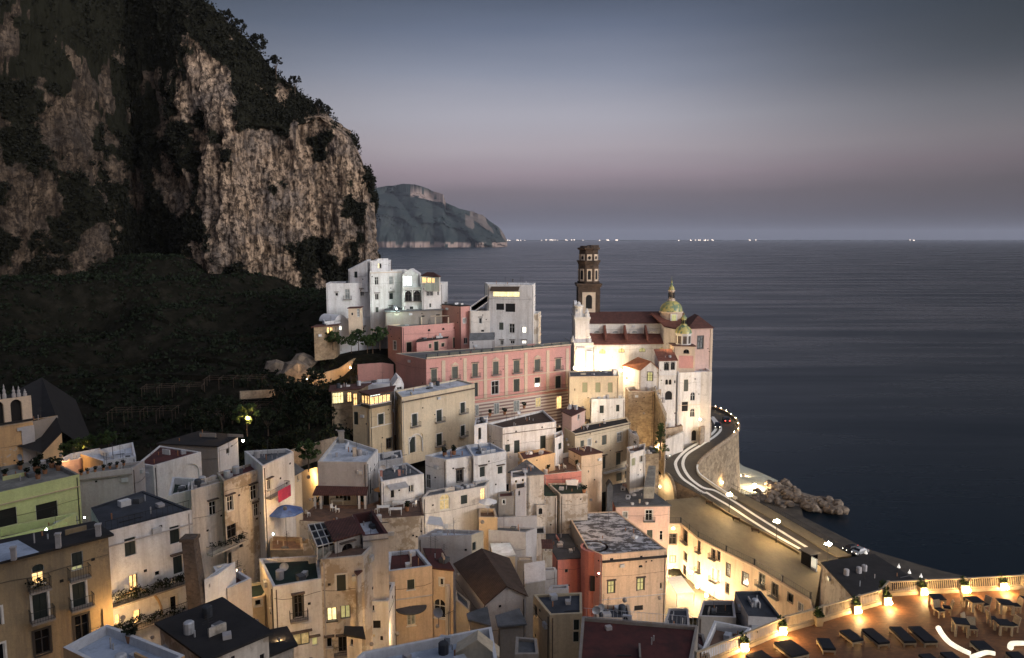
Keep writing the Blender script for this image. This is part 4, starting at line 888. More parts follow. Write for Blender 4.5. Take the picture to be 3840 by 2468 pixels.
lo = MB().obox(V((pl_.x,pl_.y,24))-t_*.0+n_*.003, t_*L_, n_*.25, V((0,0,zc-24-.4))).build('striped_base','stripes',h.root)
def on_wall(h, i, fr, x0, y0, x1, y1, m, nm='window', off=.27, frame='trim_white'):
    p0, p1 = h.P[i], h.P[(i+1)%len(h.P)]; t, n = facing(p0.copy(), p1.copy()); pl = V((p0.x,p0.y,0))
    a = onpl(px(fr,x0,y1),pl,n); b = onpl(px(fr,x1,y1),pl,n); c = onpl(px(fr,x0,y0),pl,n)
    W = (b-a).dot(t); Hh = c.z-a.z; f = .09; fb = MB(); o = a+n*off
    for (u0,u1,v0,v1) in ((-f,0,-f,Hh+f),(W,W+f,-f,Hh+f),(0,W,Hh,Hh+f),(0,W,-f,0),(W/2-.03,W/2+.03,0,Hh)): fb.obox(o+t*u0+V((0,0,v0)), t*(u1-u0), n*.08, V((0,0,v1-v0)))
    w = fb.build(nm, frame, h.root); MB().quad(o+n*.02, o+n*.02+t*W, o+n*.02+t*W+V((0,0,Hh)), o+n*.02+V((0,0,Hh))).build('pane', m, w)
for (x0,y0,x1,y1,m) in ((450,580,485,710,'glass_pale'),(688,558,748,690,'glass_pale'),(940,525,1008,660,'glass_pale'),(1218,490,1280,600,'lit_dim'),(1488,470,1545,620,'lit_warm')): on_wall(h,0,'A8',x0,y0,x1,y1,m)
I_ = [V((p.x,p.y,44.8)) for p in inset(h.P,.1)]
mb = MB(); d_ = I_[1]-I_[0]
for k in range(15):
    q = I_[0]+d_*(k/14); mb.box((q.x,q.y,44.8), .14,.14,1.2)
mb.tube([I_[0]+V((0,0,1.15)), I_[1]+V((0,0,1.15))], .07, 4); mb.tube([I_[1]+V((0,0,1.15)), I_[2]+V((0,0,1.15))], .07, 4)
tr = mb.build('terrace_railing','iron',h.root)
mb = MB()
for k in range(14):
    q = I_[0]+d_*((k+.1)/14); mb.obox(V((q.x,q.y+.02,44.9)), d_*(.8/14), V((0,.03,0)), V((0,0,.9)))
mb.build('railing_panel','shutter_grey',tr)
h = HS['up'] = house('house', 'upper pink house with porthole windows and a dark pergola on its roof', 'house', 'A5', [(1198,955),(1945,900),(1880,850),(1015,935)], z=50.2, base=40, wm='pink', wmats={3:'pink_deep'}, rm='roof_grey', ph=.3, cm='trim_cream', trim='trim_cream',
  wins='0 sT 1255 1150 1320 1272;0 sT 1838 1090 1890 1222;0 oA 1520 985 1555 1012;0 oA 1700 970 1733 997;0 oA 1845 955 1880 982;3 gT 1090 1135 1125 1245')
h = HS['upannex'] = house('house', 'tiny pink annex with a green door below the portholes', 'house', 'A5', [(1380,1150),(1765,1100),('o',1,0,4),('o',0,0,4)], z=46.6, base=40, wm='pink', rm='roof_dark', rt='slab', eave=.25, trim='trim_cream', wins='0 sT 1600 1140 1655 1280;0 sT 1535 1172 1565 1225;0 sT 1690 1160 1730 1207')
h = HS['pent'] = house('house', 'grey brown penthouse with a flat dark roof behind the pink terrace', 'house', 'A5', [(990,772),(1700,745),(1650,715),(1000,735)], z=53.4, base=48, wm='shadow_plaster', rm='roof_grey', rt='slab', eave=.4, wins='0 o 1440 815 1485 832;0 o 1620 800 1675 818')
mb = MB(); 
for xx in (1200,1435,1610,1775): q = Z('A5',xx,930,50.0); mb.box((q.x,q.y+1.5,49.9), .3,.3,1.9)
qa, qb = Z('A5',1200,930,50), Z('A5',1775,915,50); mb.obox(V((qa.x-.2,qa.y+1.35,51.8)), V((qb.x-qa.x+.4,qb.y-qa.y,0)), V((0,.3,0)), V((0,0,.16)))
tag(mb.build('pergola','trim_cream'), 'cream post pergola on the roof of the upper pink house', 'pergola')
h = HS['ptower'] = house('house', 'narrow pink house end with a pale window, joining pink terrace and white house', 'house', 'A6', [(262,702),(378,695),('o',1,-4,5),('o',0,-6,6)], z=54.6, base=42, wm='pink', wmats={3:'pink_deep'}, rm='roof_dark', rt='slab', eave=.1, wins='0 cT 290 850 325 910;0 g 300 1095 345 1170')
# ---- white houses over the pink ones
h = HS['w1'] = house('house', 'white house wing with a swept parapet against the foot of the cliff', 'house', 'A5', [(243,412),(795,402),('o',1,0,9),('o',0,-1,9)], d=199, base=46, wm='white', rm='roof_pale', ph=.8, wins='0 gH 360 530 395 570;0 cTB 482 482 540 610;0 gH 672 485 722 570')
h = HS['w2'] = house('house', 'tall white central house with four floors of dark windows', 'house', 'A5', [(790,262),(1193,250),('o',1,0,9),('o',0,0,9)], d=198.8, base=46, wm='white', rm='roof_pale', ph=.5, wins='0 g 855 330 902 430;0 cT 1037 322 1087 425;0 gH 860 542 906 617;0 sH 1037 532 1087 610;0 r 865 708 905 775;0 cH 1037 700 1087 745', courses=[(0,792,285,.16,.15,'trim_cream')])
h = HS['w3'] = house('house', 'small white rooftop room with one lit window, highest of the white houses', 'house', 'A5', [(795,128),(1022,120),('o',1,0,5),('o',0,0,5)], d=201, base=60, wm='white', rm='roof_pale', ph=.2, wins='0 y 895 160 918 222;0 g 918 160 942 222')
h = HS['w3g'] = house('house', 'white sloped roof shed leaning against the rooftop room', 'house', 'A5', [(522,245),(762,248),('o',1,0,5),('o',0,0,5)], d=203, base=58, wm='white', rm='roof_pale', rt='slab', eave=.02, dz=[0,2.6,2.6,0], wins='0 s 595 262 636 340')
h = HS['w4'] = house('house', 'white house with twin arched windows under a brilliant lit roof terrace', 'house', 'A5', [(1193,460),(1445,456),('o',1,0,9),('o',0,0,9)], d=199.2, base=46, wm='white', rm='roof_pale', ph=.05, wins='0 gDTA 1240 505 1315 635;0 gDTA 1345 505 1425 635;0 s 1292 700 1340 735')
balcony(h,0,1225,640,1450,632,'A5',.8); balcony(h,0,1200,462,1440,458,'A5',.7,.9,'trim_white','metal_pale')
h = HS['w4b'] = house('house', 'lit glass roof room with a white barrel vault', 'house', 'A5', [(1200,305),(1400,305),('o',1,0,6),('o',0,0,6)], d=201.5, base=57.6, wm='white', rm='white', rt='gable', ax=1, rise=1.4, eave=.05, wins='0 k 1202 318 1250 440;0 k 1255 318 1320 440')
h = HS['w5'] = house('house', 'white end house with a wide dark window at the sea side', 'house', 'A5', [(1445,420),(1688,412),('o',1,1,9),('o',0,0,9)], d=199, base=45, wm='white', rm='roof_pale', ph=.5, wins='0 gH 1505 510 1592 570;0 g 1640 500 1662 560;0 s 1540 662 1566 712', courses=[(0,1450,425,.2,.15,'trim_cream')])
h = HS['w5b'] = house('glass_veranda', 'warm lit rooftop veranda under a little red tile roof', 'veranda', 'A5', [(1432,322),(1660,335),('o',1,0,4),('o',0,0,4)], d=200.5, base=58.5, wm='white_warm', rm='tile_dark', rt='hip', rise=1.1, eave=.3, wins='0 l 1445 335 1500 405;0 l 1510 340 1562 405;0 l 1570 345 1605 405')
h = HS['v1'] = house('house', 'long lower white house with a rounded gable and three dark doors', 'house', 'A5', [(225,892),(1003,805),('o',1,0,6),('o',0,-2,6)], d=190, base=40, wm='white_cool', rm='tile_brown', ph=.3, wins='0 o 585 990 630 1105;0 gH 690 960 730 1050;0 gH 880 940 916 1030;0 v 385 950 442 1000')
q = onpl(px('A5',430,890), V((h.P[0].x,h.P[0].y,0)), facing(h.P[0].copy(),h.P[1].copy())[1]); 
mb = MB(); t_, n_ = facing(h.P[0].copy(), h.P[1].copy()); ar = [q+t_*(2.0*cos(a))+V((0,0,1.75*sin(a)-.05)) for a in [pi*k/12 for k in range(13)]]
mb.add([p for p in ar]+[p-n_*6 for p in ar], [tuple(range(13))]+[(i,i+13,i+14,i+1) for i in range(12)]); mb.build('vault','white_cool',h.root)
h = HS['v1lit'] = house('house', 'tiny cliffside terrace bar glowing under a red roof', 'house', 'A5', [(90,962),(375,940),('o',1,0,4),('o',0,0,4)], d=187, base=42, wm='rubble_warm', rm='tile_dark', rt='slab', eave=.4, wins='0 lD 255 962 285 1050;0 lD 292 960 330 1062')
h = HS['pinkblk'] = house('house', 'small cream block with a pale green door on the lower white roof', 'house', 'A5', [(522,728),(672,722),('o',1,0,3),('o',0,0,3)], d=192, base=48, wm='trim_cream', rm='roof_maroon', rt='slab', eave=.2, wins='0 o 560 780 585 812;0 c 632 722 668 830')
# ---- second white house
h = HS['x1'] = house('house', 'white tower house with a lit loggia under a brown awning', 'house', 'A6', [(598,420),(1160,428),('o',1,1,8),('o',0,-1,8)], d=198, base=40, wm='white', rm='roof_pale', ph=.3, wins='0 y 665 515 1000 580;0 oN 705 665 805 745;0 oN 820 665 945 770;0 r 740 902 797 995;0 gT 870 918 937 1035;0 vT 1035 958 1082 1030;0 gH 755 1128 797 1185;0 gH 885 1130 937 1170;0 vH 1030 1130 1082 1165', chim=[(915,400,.3,.9,'metal_dark')])
p0, p1 = h.P[0], h.P[1]; t_, n_ = facing(p0.copy(), p1.copy()); a = onpl(px('A6',645,450), V((p0.x,p0.y,0)), n_); b = onpl(px('A6',1002,450), V((p0.x,p0.y,0)), n_)
MB().add([a,b,b+n_*1.6-V((0,0,1.1)),a+n_*1.6-V((0,0,1.1)),a-V((0,0,.1)),b-V((0,0,.1))],[(0,3,2,1)]).build('awning','cloth_grey' if 0 else 'wood_dark',h.root)
h = HS['x2'] = house('house', 'stained low wing with a pale parapet on the sea side of the white tower house', 'house', 'A6', [(1000,800),(1232,790),('o',1,1,7),('o',0,0,7)], d=197.6, base=38, wm='worn', rm='roof_pale', ph=.7, cm='trim_white', wins='0 vT 1036 960 1082 1030;0 v 1032 1132 1080 1162;0 o 1120 1115 1145 1135')
h = HS['x3'] = house('house', 'weathered white wing with an outside stair and one small window', 'house', 'A6', [(382,760),(695,752),('o',1,0,7),('o',0,-2,7)], d=196.5, base=40, wm='white_warm', rm='roof_grey', ph=.6, wins='0 gTH 490 845 525 915;0 oA 640 835 665 910;0 o 515 995 555 1020')
mb = MB(); a = DD('A6',415,700,199); b = DD('A6',610,560,199)
for k in range(12):
    q = a+(b-a)*(k/11); mb.box((q.x,q.y-.2,q.z-1.2), 1.5, 1.4, 1.25)
mb.build('stair','white',HS['x3'].root)
h = HS['barrel'] = house('house', 'grey barrel roofed store in front of the weathered white wing', 'house', 'A6', [(372,1130),(680,1118),('o',1,0,5),('o',0,0,5)], d=189, base=36, wm='grey_plaster', rm='roof_grey', rt='gable', ax=0, rise=1.4, eave=.1)
# ---- below the church
h = HS['yellow'] = house('house', 'floodlit cream house with three olive shuttered windows below the church', 'house', 'B6', [(100,318),(617,310),(605,248),(88,258)], z=38.6, base=28, wm='cream', rm='roof_grey', ph=.25, trim='trim_cream', wins='0 wT 232 375 290 480;0 wT 370 375 425 480;0 wT 500 375 553 480;0 o 150 440 162 465', courses=[(0,110,322,.2,.2,'trim_cream')], chim=[(570,300,.9,1.4,'white')])
h = HS['yellow2'] = house('house', 'white lower house with two dark windows under the floodlit cream house', 'house', 'B6', [(330,552),(682,545),('o',1,0,4),('o',0,0,4)], z=33.4, base=20, wm='white', rm='roof_pale', ph=.3, wins='0 s 415 617 462 700;0 sT 588 610 625 682')
h = HS['yellow3'] = house('house', 'short cream house with a small shutter left of the white lower house', 'house', 'B6', [(140,560),(322,552),('o',1,0,4),('o',0,0,4)], z=32.6, base=20, wm='peach', rm='roof_grey', ph=.3, wins='0 s 225 602 262 650')
HS['yellow3'].root['label'] = 'short cream house with one small shutter next to the white lower house'
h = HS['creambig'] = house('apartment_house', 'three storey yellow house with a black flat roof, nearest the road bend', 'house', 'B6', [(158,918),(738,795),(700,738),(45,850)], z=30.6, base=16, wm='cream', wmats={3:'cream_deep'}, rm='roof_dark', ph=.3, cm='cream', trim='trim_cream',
  wins='0 r 215 985 255 1050;0 cT 290 970 325 1040;0 rT 440 930 490 1030;0 cT 600 900 650 1000;0 rH 450 1150 480 1280;0 rH 590 1112 640 1240;0 rT 590 1325 650 1410;0 rT 682 1300 745 1375', courses=[(0,165,935,.2,.2,'brick_old')])
balcony(h,0,445,1325,770,1235,'B6',1.0,.9,'trim_white')
h = HS['cba'] = house('house', 'white balcony house at the end of the yellow house by the stairs', 'house', 'B6', [(738,1122),(890,1078),('o',1,1,5),('o',0,0,5)], z=27.3, base=16, wm='white_warm', rm='floor_brown', ph=.5, wins='0 gT 835 1145 872 1215;0 wT 750 1170 790 1250')
h = HS['cbb'] = house('house', 'slim white stepped house piece above the balcony house', 'house', 'B6', [(738,900),(832,950),('o',1,0,4),('o',0,0,4)], z=29.2, base=22, wm='white', rm='roof_pale', ph=.2, wins='0 g 765 988 800 1022')
h = HS['cbl'] = house('house', 'peach house with a maroon slab roof in front of the yellow house', 'house', 'B6', [(225,1148),(445,1117),(300,1055),(90,1080)], z=28.2, base=14, wm='peach', rm='tile_dark', rt='slab', eave=.1, wins='0 o 292 1300 305 1325')
# ---- small yards and sheds filling the lanes between them
house('shed','weathered brown wall shed between the stepped blank house and the slim tower','shed','B3',[(1250,975),(1525,965),('o',1,0,3),('o',0,0,3)], d=119, base=8, wm='worn', rm='roof_dark', ph=.2, wins='0 o 1330 1010 1370 1080')
house('shed','low dark box with a dusty yellow lid in the lane','shed','B3',[(1120,1355),(1335,1350),(1330,1300),(1115,1300)], d=106, base=8, wm='shadow_plaster', rm='cream', ph=.15, cm='shadow_plaster')
house('wall_house','broken grey stone wall house behind the old gabled house','house','B4',[(1140,305),(1690,270),(1660,225),(1130,250)], d=108, base=8, wm='grey_plaster', rm='roof_grey', ph=.3)
house('house','pale barrel vaulted store beside the brown tile gable','house','B4',[(1225,470),(1520,420),('o',1,0,5),('o',0,0,5)], d=98, base=8, wm='shadow_plaster', rm='grey_plaster', rt='gable', ax=0, rise=1.6, eave=.05)
house('terrace_house','tiny pink lit terrace above the plain beige house','terrace','B4',[(1565,560),(1860,535),(1850,475),(1600,490)], d=92, base=8, wm='grey_plaster', rm='pink_pale', ph=.5)
house('shed','dark flat shed in the yard left of the gable','shed','B4',[(225,700),(420,850),(430,720),(230,560)], d=82, base=12, wm='shadow_plaster', rm='roof_slate', ph=.15)
HS_last = bpy.data.objects[-1] if 0 else None
for o in bpy.data.objects:
    if o.get('label') == 'dark flat shed in the yard left of the gable': o['label'] = 'dark flat shed in the yard between peach annex and gabled house'

house('house','small grey white house in the gap between the cream house and the brown terrace house','house','A8',[(440,835),(602,805),('o',1,0,6),('o',0,0,6)], d=151, base=22, wm='white_cool', rm='tile_brown', ph=.3, wins='0 o 490 870 530 1020')
house('house','low white wall house at the foot of the cream house','house','A7',[(925,1300),(1235,1255),('o',1,-1,5),('o',0,-1,5)], d=128, base=22, wm='white', rm='roof_grey', ph=.2)

h = HS['m2b']; p0, p1 = h.P[0], h.P[1]; t_, n_ = facing(p0.copy(), p1.copy()); q = onpl(px('A7',1400,1190), V((p0.x,p0.y,0)), n_); w_, hh_ = 1.75, 3.9
mb = MB(); ar = [q+t_*(w_*cos(a))+V((0,0,hh_-w_+w_*sin(a))) for a in [pi*k/12 for k in range(13)]]; mb.tube([q+t_*w_+n_*.06]+[p+n_*.06 for p in ar]+[q-t_*w_+n_*.06], .13, 5); mb.build('arch_moulding','trim_white',h.root)
house('rock_bastion','rubble terrace block behind the stairway under the conical tree','bastion','B6',[(885,1135),(1040,1122),('o',1,0,6),('o',0,0,6)], d=175, base=8, wm='rubble_warm', rm='earth', ph=.3)
def balcony_plants(h, i, f, x0, y0, x1, y1, pr=.7, den=26, m='leaf_dark'):
    p0, p1 = h.P[i], h.P[(i+1)%len(h.P)]; t, n = facing(p0.copy(), p1.copy()); pl = V((p0.x,p0.y,0)); a = onpl(px(f,x0,y0),pl,n); b = onpl(px(f,x1,y1),pl,n); r_ = random.Random(int(x0))
    cs = [tuple(a+(b-a)*r_.random()+n*pr*r_.uniform(.5,1.1)+V((0,0,r_.uniform(.25,1.0)))) for k in range(den)]; return leafcloud('balcony_plants', m, cs, .32, 26, .17, h.root)
balcony_plants(HS['f2'],0,'A2',1110,975,1880,750,.9,60); balcony_plants(HS['f2'],0,'A2',1150,1235,1890,1085,.8,34); balcony_plants(HS['f3b'],0,'A4',380,350,760,225,.9,24); balcony_plants(HS['tan'],0,'A2',290,845,500,795,.8,8)

house('house','little white house with two dark square holes beside the green roofs','house','B3',[(1025,168),(1245,138),('o',1,0,4),('o',0,0,4)], d=129, base=14, wm='white', rm='roof_grey', ph=.35, wins='0 o 1080 197 1120 237;0 o 1180 178 1215 218')
house('terrace_house','dim stone house with a maroon terrace under the two window house','house','B3',[(845,442),(1065,428),(1060,350),(835,362)], d=119, base=10, wm='shadow_plaster', rm='roof_maroon', ph=.3, wins='0 gT 905 480 940 540')
house('shed','pale shed with a dark door wedged below the little white house','shed','B3',[(1085,330),(1240,300),('o',1,0,4),('o',0,0,4)], d=126, base=12, wm='grey_plaster', rm='roof_dark', ph=.2, wins='0 o 1130 350 1160 420')
house('house','brown old house with a vaulted dark opening between green roofs and patched roof','house','B3',[(1395,560),(1530,552),('o',1,0,5),('o',0,0,5)], d=131, base=8, wm='worn', rm='roof_grey', ph=.3, wins='0 oA 1420 600 1480 690')
# ================================================================ the church on its rock
def merge(h, root):
    r = h.root; off = WL[r.name]-WL[root.name]
    for ch in list(r.children):
        ch.parent = root; ch.location = off
    bpy.data.objects.remove(r)
cr = DD('B5', 850, 1400, 208); church = empty('church', (cr.x,cr.y,30), 'floodlit white church with red roofs, two tiled domes and a curved gable', 'church')
hh = house('x','x','x','B5',[(378,1272),(1322,1262),('o',1,0,5.2),('o',0,0,5.2)], d=206, base=29, wm='white', rm='tile_red', rt='slab', eave=.35, dz=[0,0,2.3,2.3],
   wins='0 eDA 452 1325 526 1372;0 eDA 675 1315 748 1362;0 eDA 913 1308 988 1355;0 dDA 1140 1300 1212 1352', courses=[(0,380,1290,.2,.2,'trim_white')]); merge(hh, church)
hh = house('x','x','x','B5',[(338,1022),(1190,1018),('o',1,0,9),('o',0,0,9)], d=211.5, base=38, wm='pink_pale', rm='tile_dark', rt='gable', ax=0, rise=2.6, eave=.4, wmats={0:'trim_white'}); nz0 = hh.z
cy_ = hh.P[0].y
for xx in (425,640,860,1085):    # lunettes with white surrounds
    q = onpl(px('B5',xx,1142), V((0,cy_,0)), V((0,-1,0))); mb = MB()
    for r0, z0, dp in ((1.35,0,.10),): mb.add([q+V((r0*cos(a), -dp, r0*.72*sin(a)+z0)) for a in [pi*k/12 for k in range(13)]]+[q+V((r0*cos(a), 0, r0*.72*sin(a)+z0)) for a in [pi*k/12 for k in range(13)]], [tuple(range(13))[::-1]]+[(k,k+1,k+14,k+13) for k in range(12)])
    w_ = mb.build('window','trim_white',hh.root)
    MB().add([q+V((.8*cos(a), -.13, .5*sin(a)+.2)) for a in [pi*k/12 for k in range(13)]], [tuple(range(13))[::-1]]).build('pane','glass_pale',w_)
merge(hh, church)
for xx in (515,745,985):         # raking buttresses with tiled backs
    q = onpl(px('B5',xx,1045), V((0,cy_,0)), V((0,-1,0))); e = V((0,-1,0))
    a, b = q+e*.05, V((q.x, q.y-4.9, q.z-3.4)); mb = MB()
    mb.add([a+V((-.3,0,0)),a+V((.3,0,0)),b+V((.3,0,0)),b+V((-.3,0,0)),a+V((-.3,0,-3.2)),a+V((.3,0,-3.2)),b+V((.3,0,-.2)),b+V((-.3,0,-.2))],[(0,3,2,1),(0,4,7,3),(1,2,6,5),(3,7,6,2)]); mb.build('buttress','tile_red',church)
# transept and choir
tr = house('x','x','x','B5',[(1490,1088),(1765,1078),('o',1,0,11),('o',0,0,11)], d=203, base=28, wm='pink_pale', rm='tile_dark', rt='hip', ax=1, rise=3.2, eave=.45, wins='0 gDT 1588 1172 1655 1318'); tz = tr.z
t_, n_ = facing(tr.P[0].copy(), tr.P[1].copy())
for u_ in (.35, (tr.P[1]-tr.P[0]).to_2d().length-.35): MB().obox(V((tr.P[0].x,tr.P[0].y,28))+t_*(u_-.35)+n_*.003, t_*.7, n_*.14, V((0,0,tz-28.3))).build('pilaster','trim_cream',tr.root)
merge(tr, church)
cx = onpl(px('B5',1283,900), V((0,213,0)), V((0,-1,0))); x0_, x1_ = tr.P[0].x-6.6, tr.P[0].x+.2
wl_ = DD('B5',1195,1030,208); w2_ = DD('B5',1330,1125,203.2)
mb = MB(); zr = DD('B5',1150,905,214).z
A = V((wl_.x,207,tz+.3)); B_ = V((tr.P[0].x-.3,203.3,tz-.6)); C_ = V((cx.x+4,214,zr)); D_ = V((wl_.x-2.5,214,zr)); E_ = V((wl_.x,210.5,tz+.9))
mb.quad(A,B_,C_,D_); mb.quad(A-V((0,0,.25)),D_-V((0,0,.25)),C_-V((0,0,.25)),B_-V((0,0,.25))); mb.quad(A,D_,D_-V((0,0,.25)),A-V((0,0,.25))); mb.build('roof','tile_red',church)
mb = MB(); mb.quad(V((wl_.x,207.2,30)),V((B_.x,203.6,30)),B_-V((0,-.3,.3)),A-V((0,-.2,.3))); mb.quad(V((wl_.x,212,30)),V((wl_.x,207.2,30)),A-V((0,-.2,.3)),V((wl_.x,212,tz+1.2))); mb.build('wall','white_warm',church)
# main dome
k_ = 213*.32468/2880
rD = 131*k_; zb = onpl(px('B5',1283,890), V((0,213-rD*.6,0)), V((0,-1,0))).z; zt_ = onpl(px('B5',1283,757), V((0,213,0)), V((0,-1,0))).z
zdr = zb-4.4
dm = MB().lathe((cx.x,213,0), [(rD*.98,zdr),(rD*.98,zb-.45),(rD*1.06,zb-.4),(rD*1.06,zb),(rD,zb)], 24).build('dome_drum','trim_cream',church)
a_ = [pi/2*k/9 for k in range(10)]
MB().lathe((cx.x,213,0), [(rD*cos(a), zb+(zt_-zb)*sin(a)) for a in a_[:-1]]+[(.9,zt_)], 28).build('dome','dome_tile',church, True)
q = onpl(px('B5',1315,965), V((0,213-rD,0)), V((0,-1,0))); mb = MB().box((q.x,213-rD*.97,q.z-1.2), 1.9, .5, 2.4).build('window','trim_white',church); MB().box((q.x,213-rD*.97-.26,q.z-1.0), 1.2, .05, 2.0).build('pane','lit_olive',mb)
zl = onpl(px('B5',1283,640), V((0,213,0)), V((0,-1,0))).z; rl = 36*k_
la = MB().lathe((cx.x,213,0), [(rl*1.25,zt_-.3),(rl*1.25,zt_+.25),(rl*.9,zt_+.25),(rl*.9,zl-.4),(rl*1.15,zl-.3),(rl*1.15,zl)], 8).build('lantern','trim_cream',church)
mb = MB()
for k in range(8): a = pi/8+k*pi/4; mb.box((cx.x+rl*.86*cos(a),213+rl*.86*sin(a),zt_+.6), .2,.42,zl-zt_-1.2, a)
mb.build('opening','opening',la)
zs = onpl(px('B5',1283,490), V((0,213,0)), V((0,-1,0))).z
MB().lathe((cx.x,213,0), [(rl*1.0,zl),(rl*.75,zl+.8),(rl*.35,zl+1.3),(rl*.3,zl+1.9),(.12,zl+2.6),(.05,zs-.7),(.04,zs)], 10).build('spire','dome_tile',church)
sp_ = MB().box((cx.x,213,zs-1.0), .75,.08,.09); sp_.box((cx.x,213,zs-1.5), .09,.08,1.1); sp_.build('cross','iron',church)
# chapel with the small dome
ch_ = house('x','x','x','B5',[(1310,1288),(1562,1292),('o',1,0,5),('o',0,0,5)], d=200, base=26, wm='trim_cream', wmats={0:'trim_cream'}, rm='tile_dark', rt='slab', eave=.25, wins='0 gDA 1425 1325 1492 1370'); zc_ = ch_.z
t_, n_ = facing(ch_.P[0].copy(), ch_.P[1].copy()); a = onpl(px('B5',1370,1540), V((ch_.P[0].x,ch_.P[0].y,0)), n_); b = onpl(px('B5',1540,1400), V((ch_.P[0].x,ch_.P[0].y,0)), n_)
MB().obox(V((a.x,a.y,a.z))+n_*.003, V((b.x-a.x,b.y-a.y,0)), n_*.05, V((0,0,b.z-a.z))).build('panel','pink',ch_.root)
merge(ch_, church)
c2 = onpl(px('B5',1425,1200), V((0,202.4,0)), V((0,-1,0))); k2 = 202*.32468/2880; r2_ = 98*k2
z1_ = onpl(px('B5',1425,1135), V((0,202.4,0)), V((0,-1,0))).z; z2_ = onpl(px('B5',1425,1042), V((0,202.4,0)), V((0,-1,0))).z
ds = MB().lathe((c2.x,202.4,0), [(r2_*.9,zc_),(r2_*.9,z1_-.3),(r2_*1.02,z1_-.25),(r2_*1.02,z1_)], 8, pi/8).build('dome_drum','trim_white',church)
mb = MB()
for k in range(8): a = k*pi/4; mb.box((c2.x+r2_*.835*cos(a),202.4+r2_*.835*sin(a),zc_+.5), .12, .95, z1_-zc_-1.2, a)
mb.build('opening','brick_old',ds)
MB().lathe((c2.x,202.4,0), [(r2_*cos(a), z1_+(z2_-z1_)*sin(a)) for a in a_[:-1]]+[(.5,z2_)], 20).build('dome','dome_tile',church, True)
z3_ = onpl(px('B5',1425,965), V((0,202.4,0)), V((0,-1,0))).z; r3 = 33*k2
la = MB().lathe((c2.x,202.4,0), [(r3*1.2,z2_-.2),(r3*1.2,z2_+.15),(r3*.85,z2_+.15),(r3*.85,z3_-.2),(r3*1.1,z3_-.1),(r3*1.1,z3_),(r3*.7,z3_+.5),(.1,z3_+.9),(.03,z3_+1.5)], 8).build('lantern','dome_tile',church)
mb = MB()
for k in range(8): a = pi/8+k*pi/4; mb.box((c2.x+r3*.8*cos(a),202.4+r3*.8*sin(a),z2_+.35), .16,.36,z3_-z2_-.8, a)
mb.build('opening','opening',la)
# curved facade seen from its flank
fb = MB(); k3 = 207*.32468/2880
def fz(y): return onpl(px('B5',250,y), V((0,207,0)), V((0,-1,0))).z
def fx(x): return onpl(px('B5',x,1200), V((0,207,0)), V((0,-1,0))).x
fb.obox((fx(163),205.5,29), V((fx(372)-fx(163),0,0)), V((0,13,0)), V((0,0,fz(1255)-29)))
fb.obox((fx(170),206.0,fz(1255)), V((fx(333)-fx(170),0,0)), V((0,11,0)), V((0,0,fz(965)-fz(1255))))
fb.build('facade','white',church)
for (y0,y1,xa,xb,dy,yy) in ((1262,1240,155,380,.35,205.5),(1275,1262,160,375,.15,205.5),(970,948,158,346,.35,206.0),(988,970,166,338,.15,206.0)):
    L_ = 13.7 if yy < 206 else 11.7
    MB().obox((fx(xa),yy-dy,fz(y0)), V((fx(xb)-fx(xa),0,0)), V((0,L_,0)), V((0,0,fz(y1)-fz(y0)))).build('cornice','trim_white',church)
# scrolled gable and pinnacles
gp_ = [(0,0),(0,2.2),(1.2,2.6),(2.0,4.2),(3.6,4.6),(4.2,5.6),(5.6,5.9),(7.0,5.6),(7.6,4.6),(9.2,4.2),(10.0,2.6),(11.2,2.2),(11.2,0)]
sc_ = (fz(775)-fz(950))/5.9; mb = MB(); xg0, xg1 = fx(172), fx(205)
mb.add([V((xg0,206+y,fz(950)+z*sc_)) for y,z in gp_]+[V((xg1,206+y,fz(950)+z*sc_)) for y,z in gp_], [tuple(range(13))[::-1],tuple(range(13,26))]+[(i,(i+1)%13,13+(i+1)%13,13+i) for i in range(13)]); mb.build('gable','white',church)
mb = MB().lathe((fx(212),207.2,fz(950)), [(1.25,0),(1.25,1.0),(1.1,1.2),(1.1,2.6),(1.35,2.8),(1.35,3.1),(.5,3.4),(.55,3.8),(.02,4.2)], 10).build('pinnacle','trim_white',church)
for (x,yb,yt,r) in ((305,948,845,.75),(325,1240,1130,.85),(150,1240,1160,.6),(178,948,885,.4)):
    hq = fz(yt)-fz(yb); MB().lathe((fx(x),206.5,fz(yb)), [(r,0),(r,hq*.35),(r*.7,hq*.4),(r*.85,hq*.6),(r*.35,hq*.75),(r*.4,hq*.85),(.02,hq)], 8).build('pinnacle','trim_white',church)
MB().obox((fx(300),204.6,29), V((1.5,0,0)), V((0,.9,0)), V((0,0,fz(1330)-29))).build('buttress','white',church)
MB().obox((fx(185),205.0,29), V((2.2,0,0)), V((0,.5,0)), V((0,0,fz(1290)-29))).build('buttress','white',church)
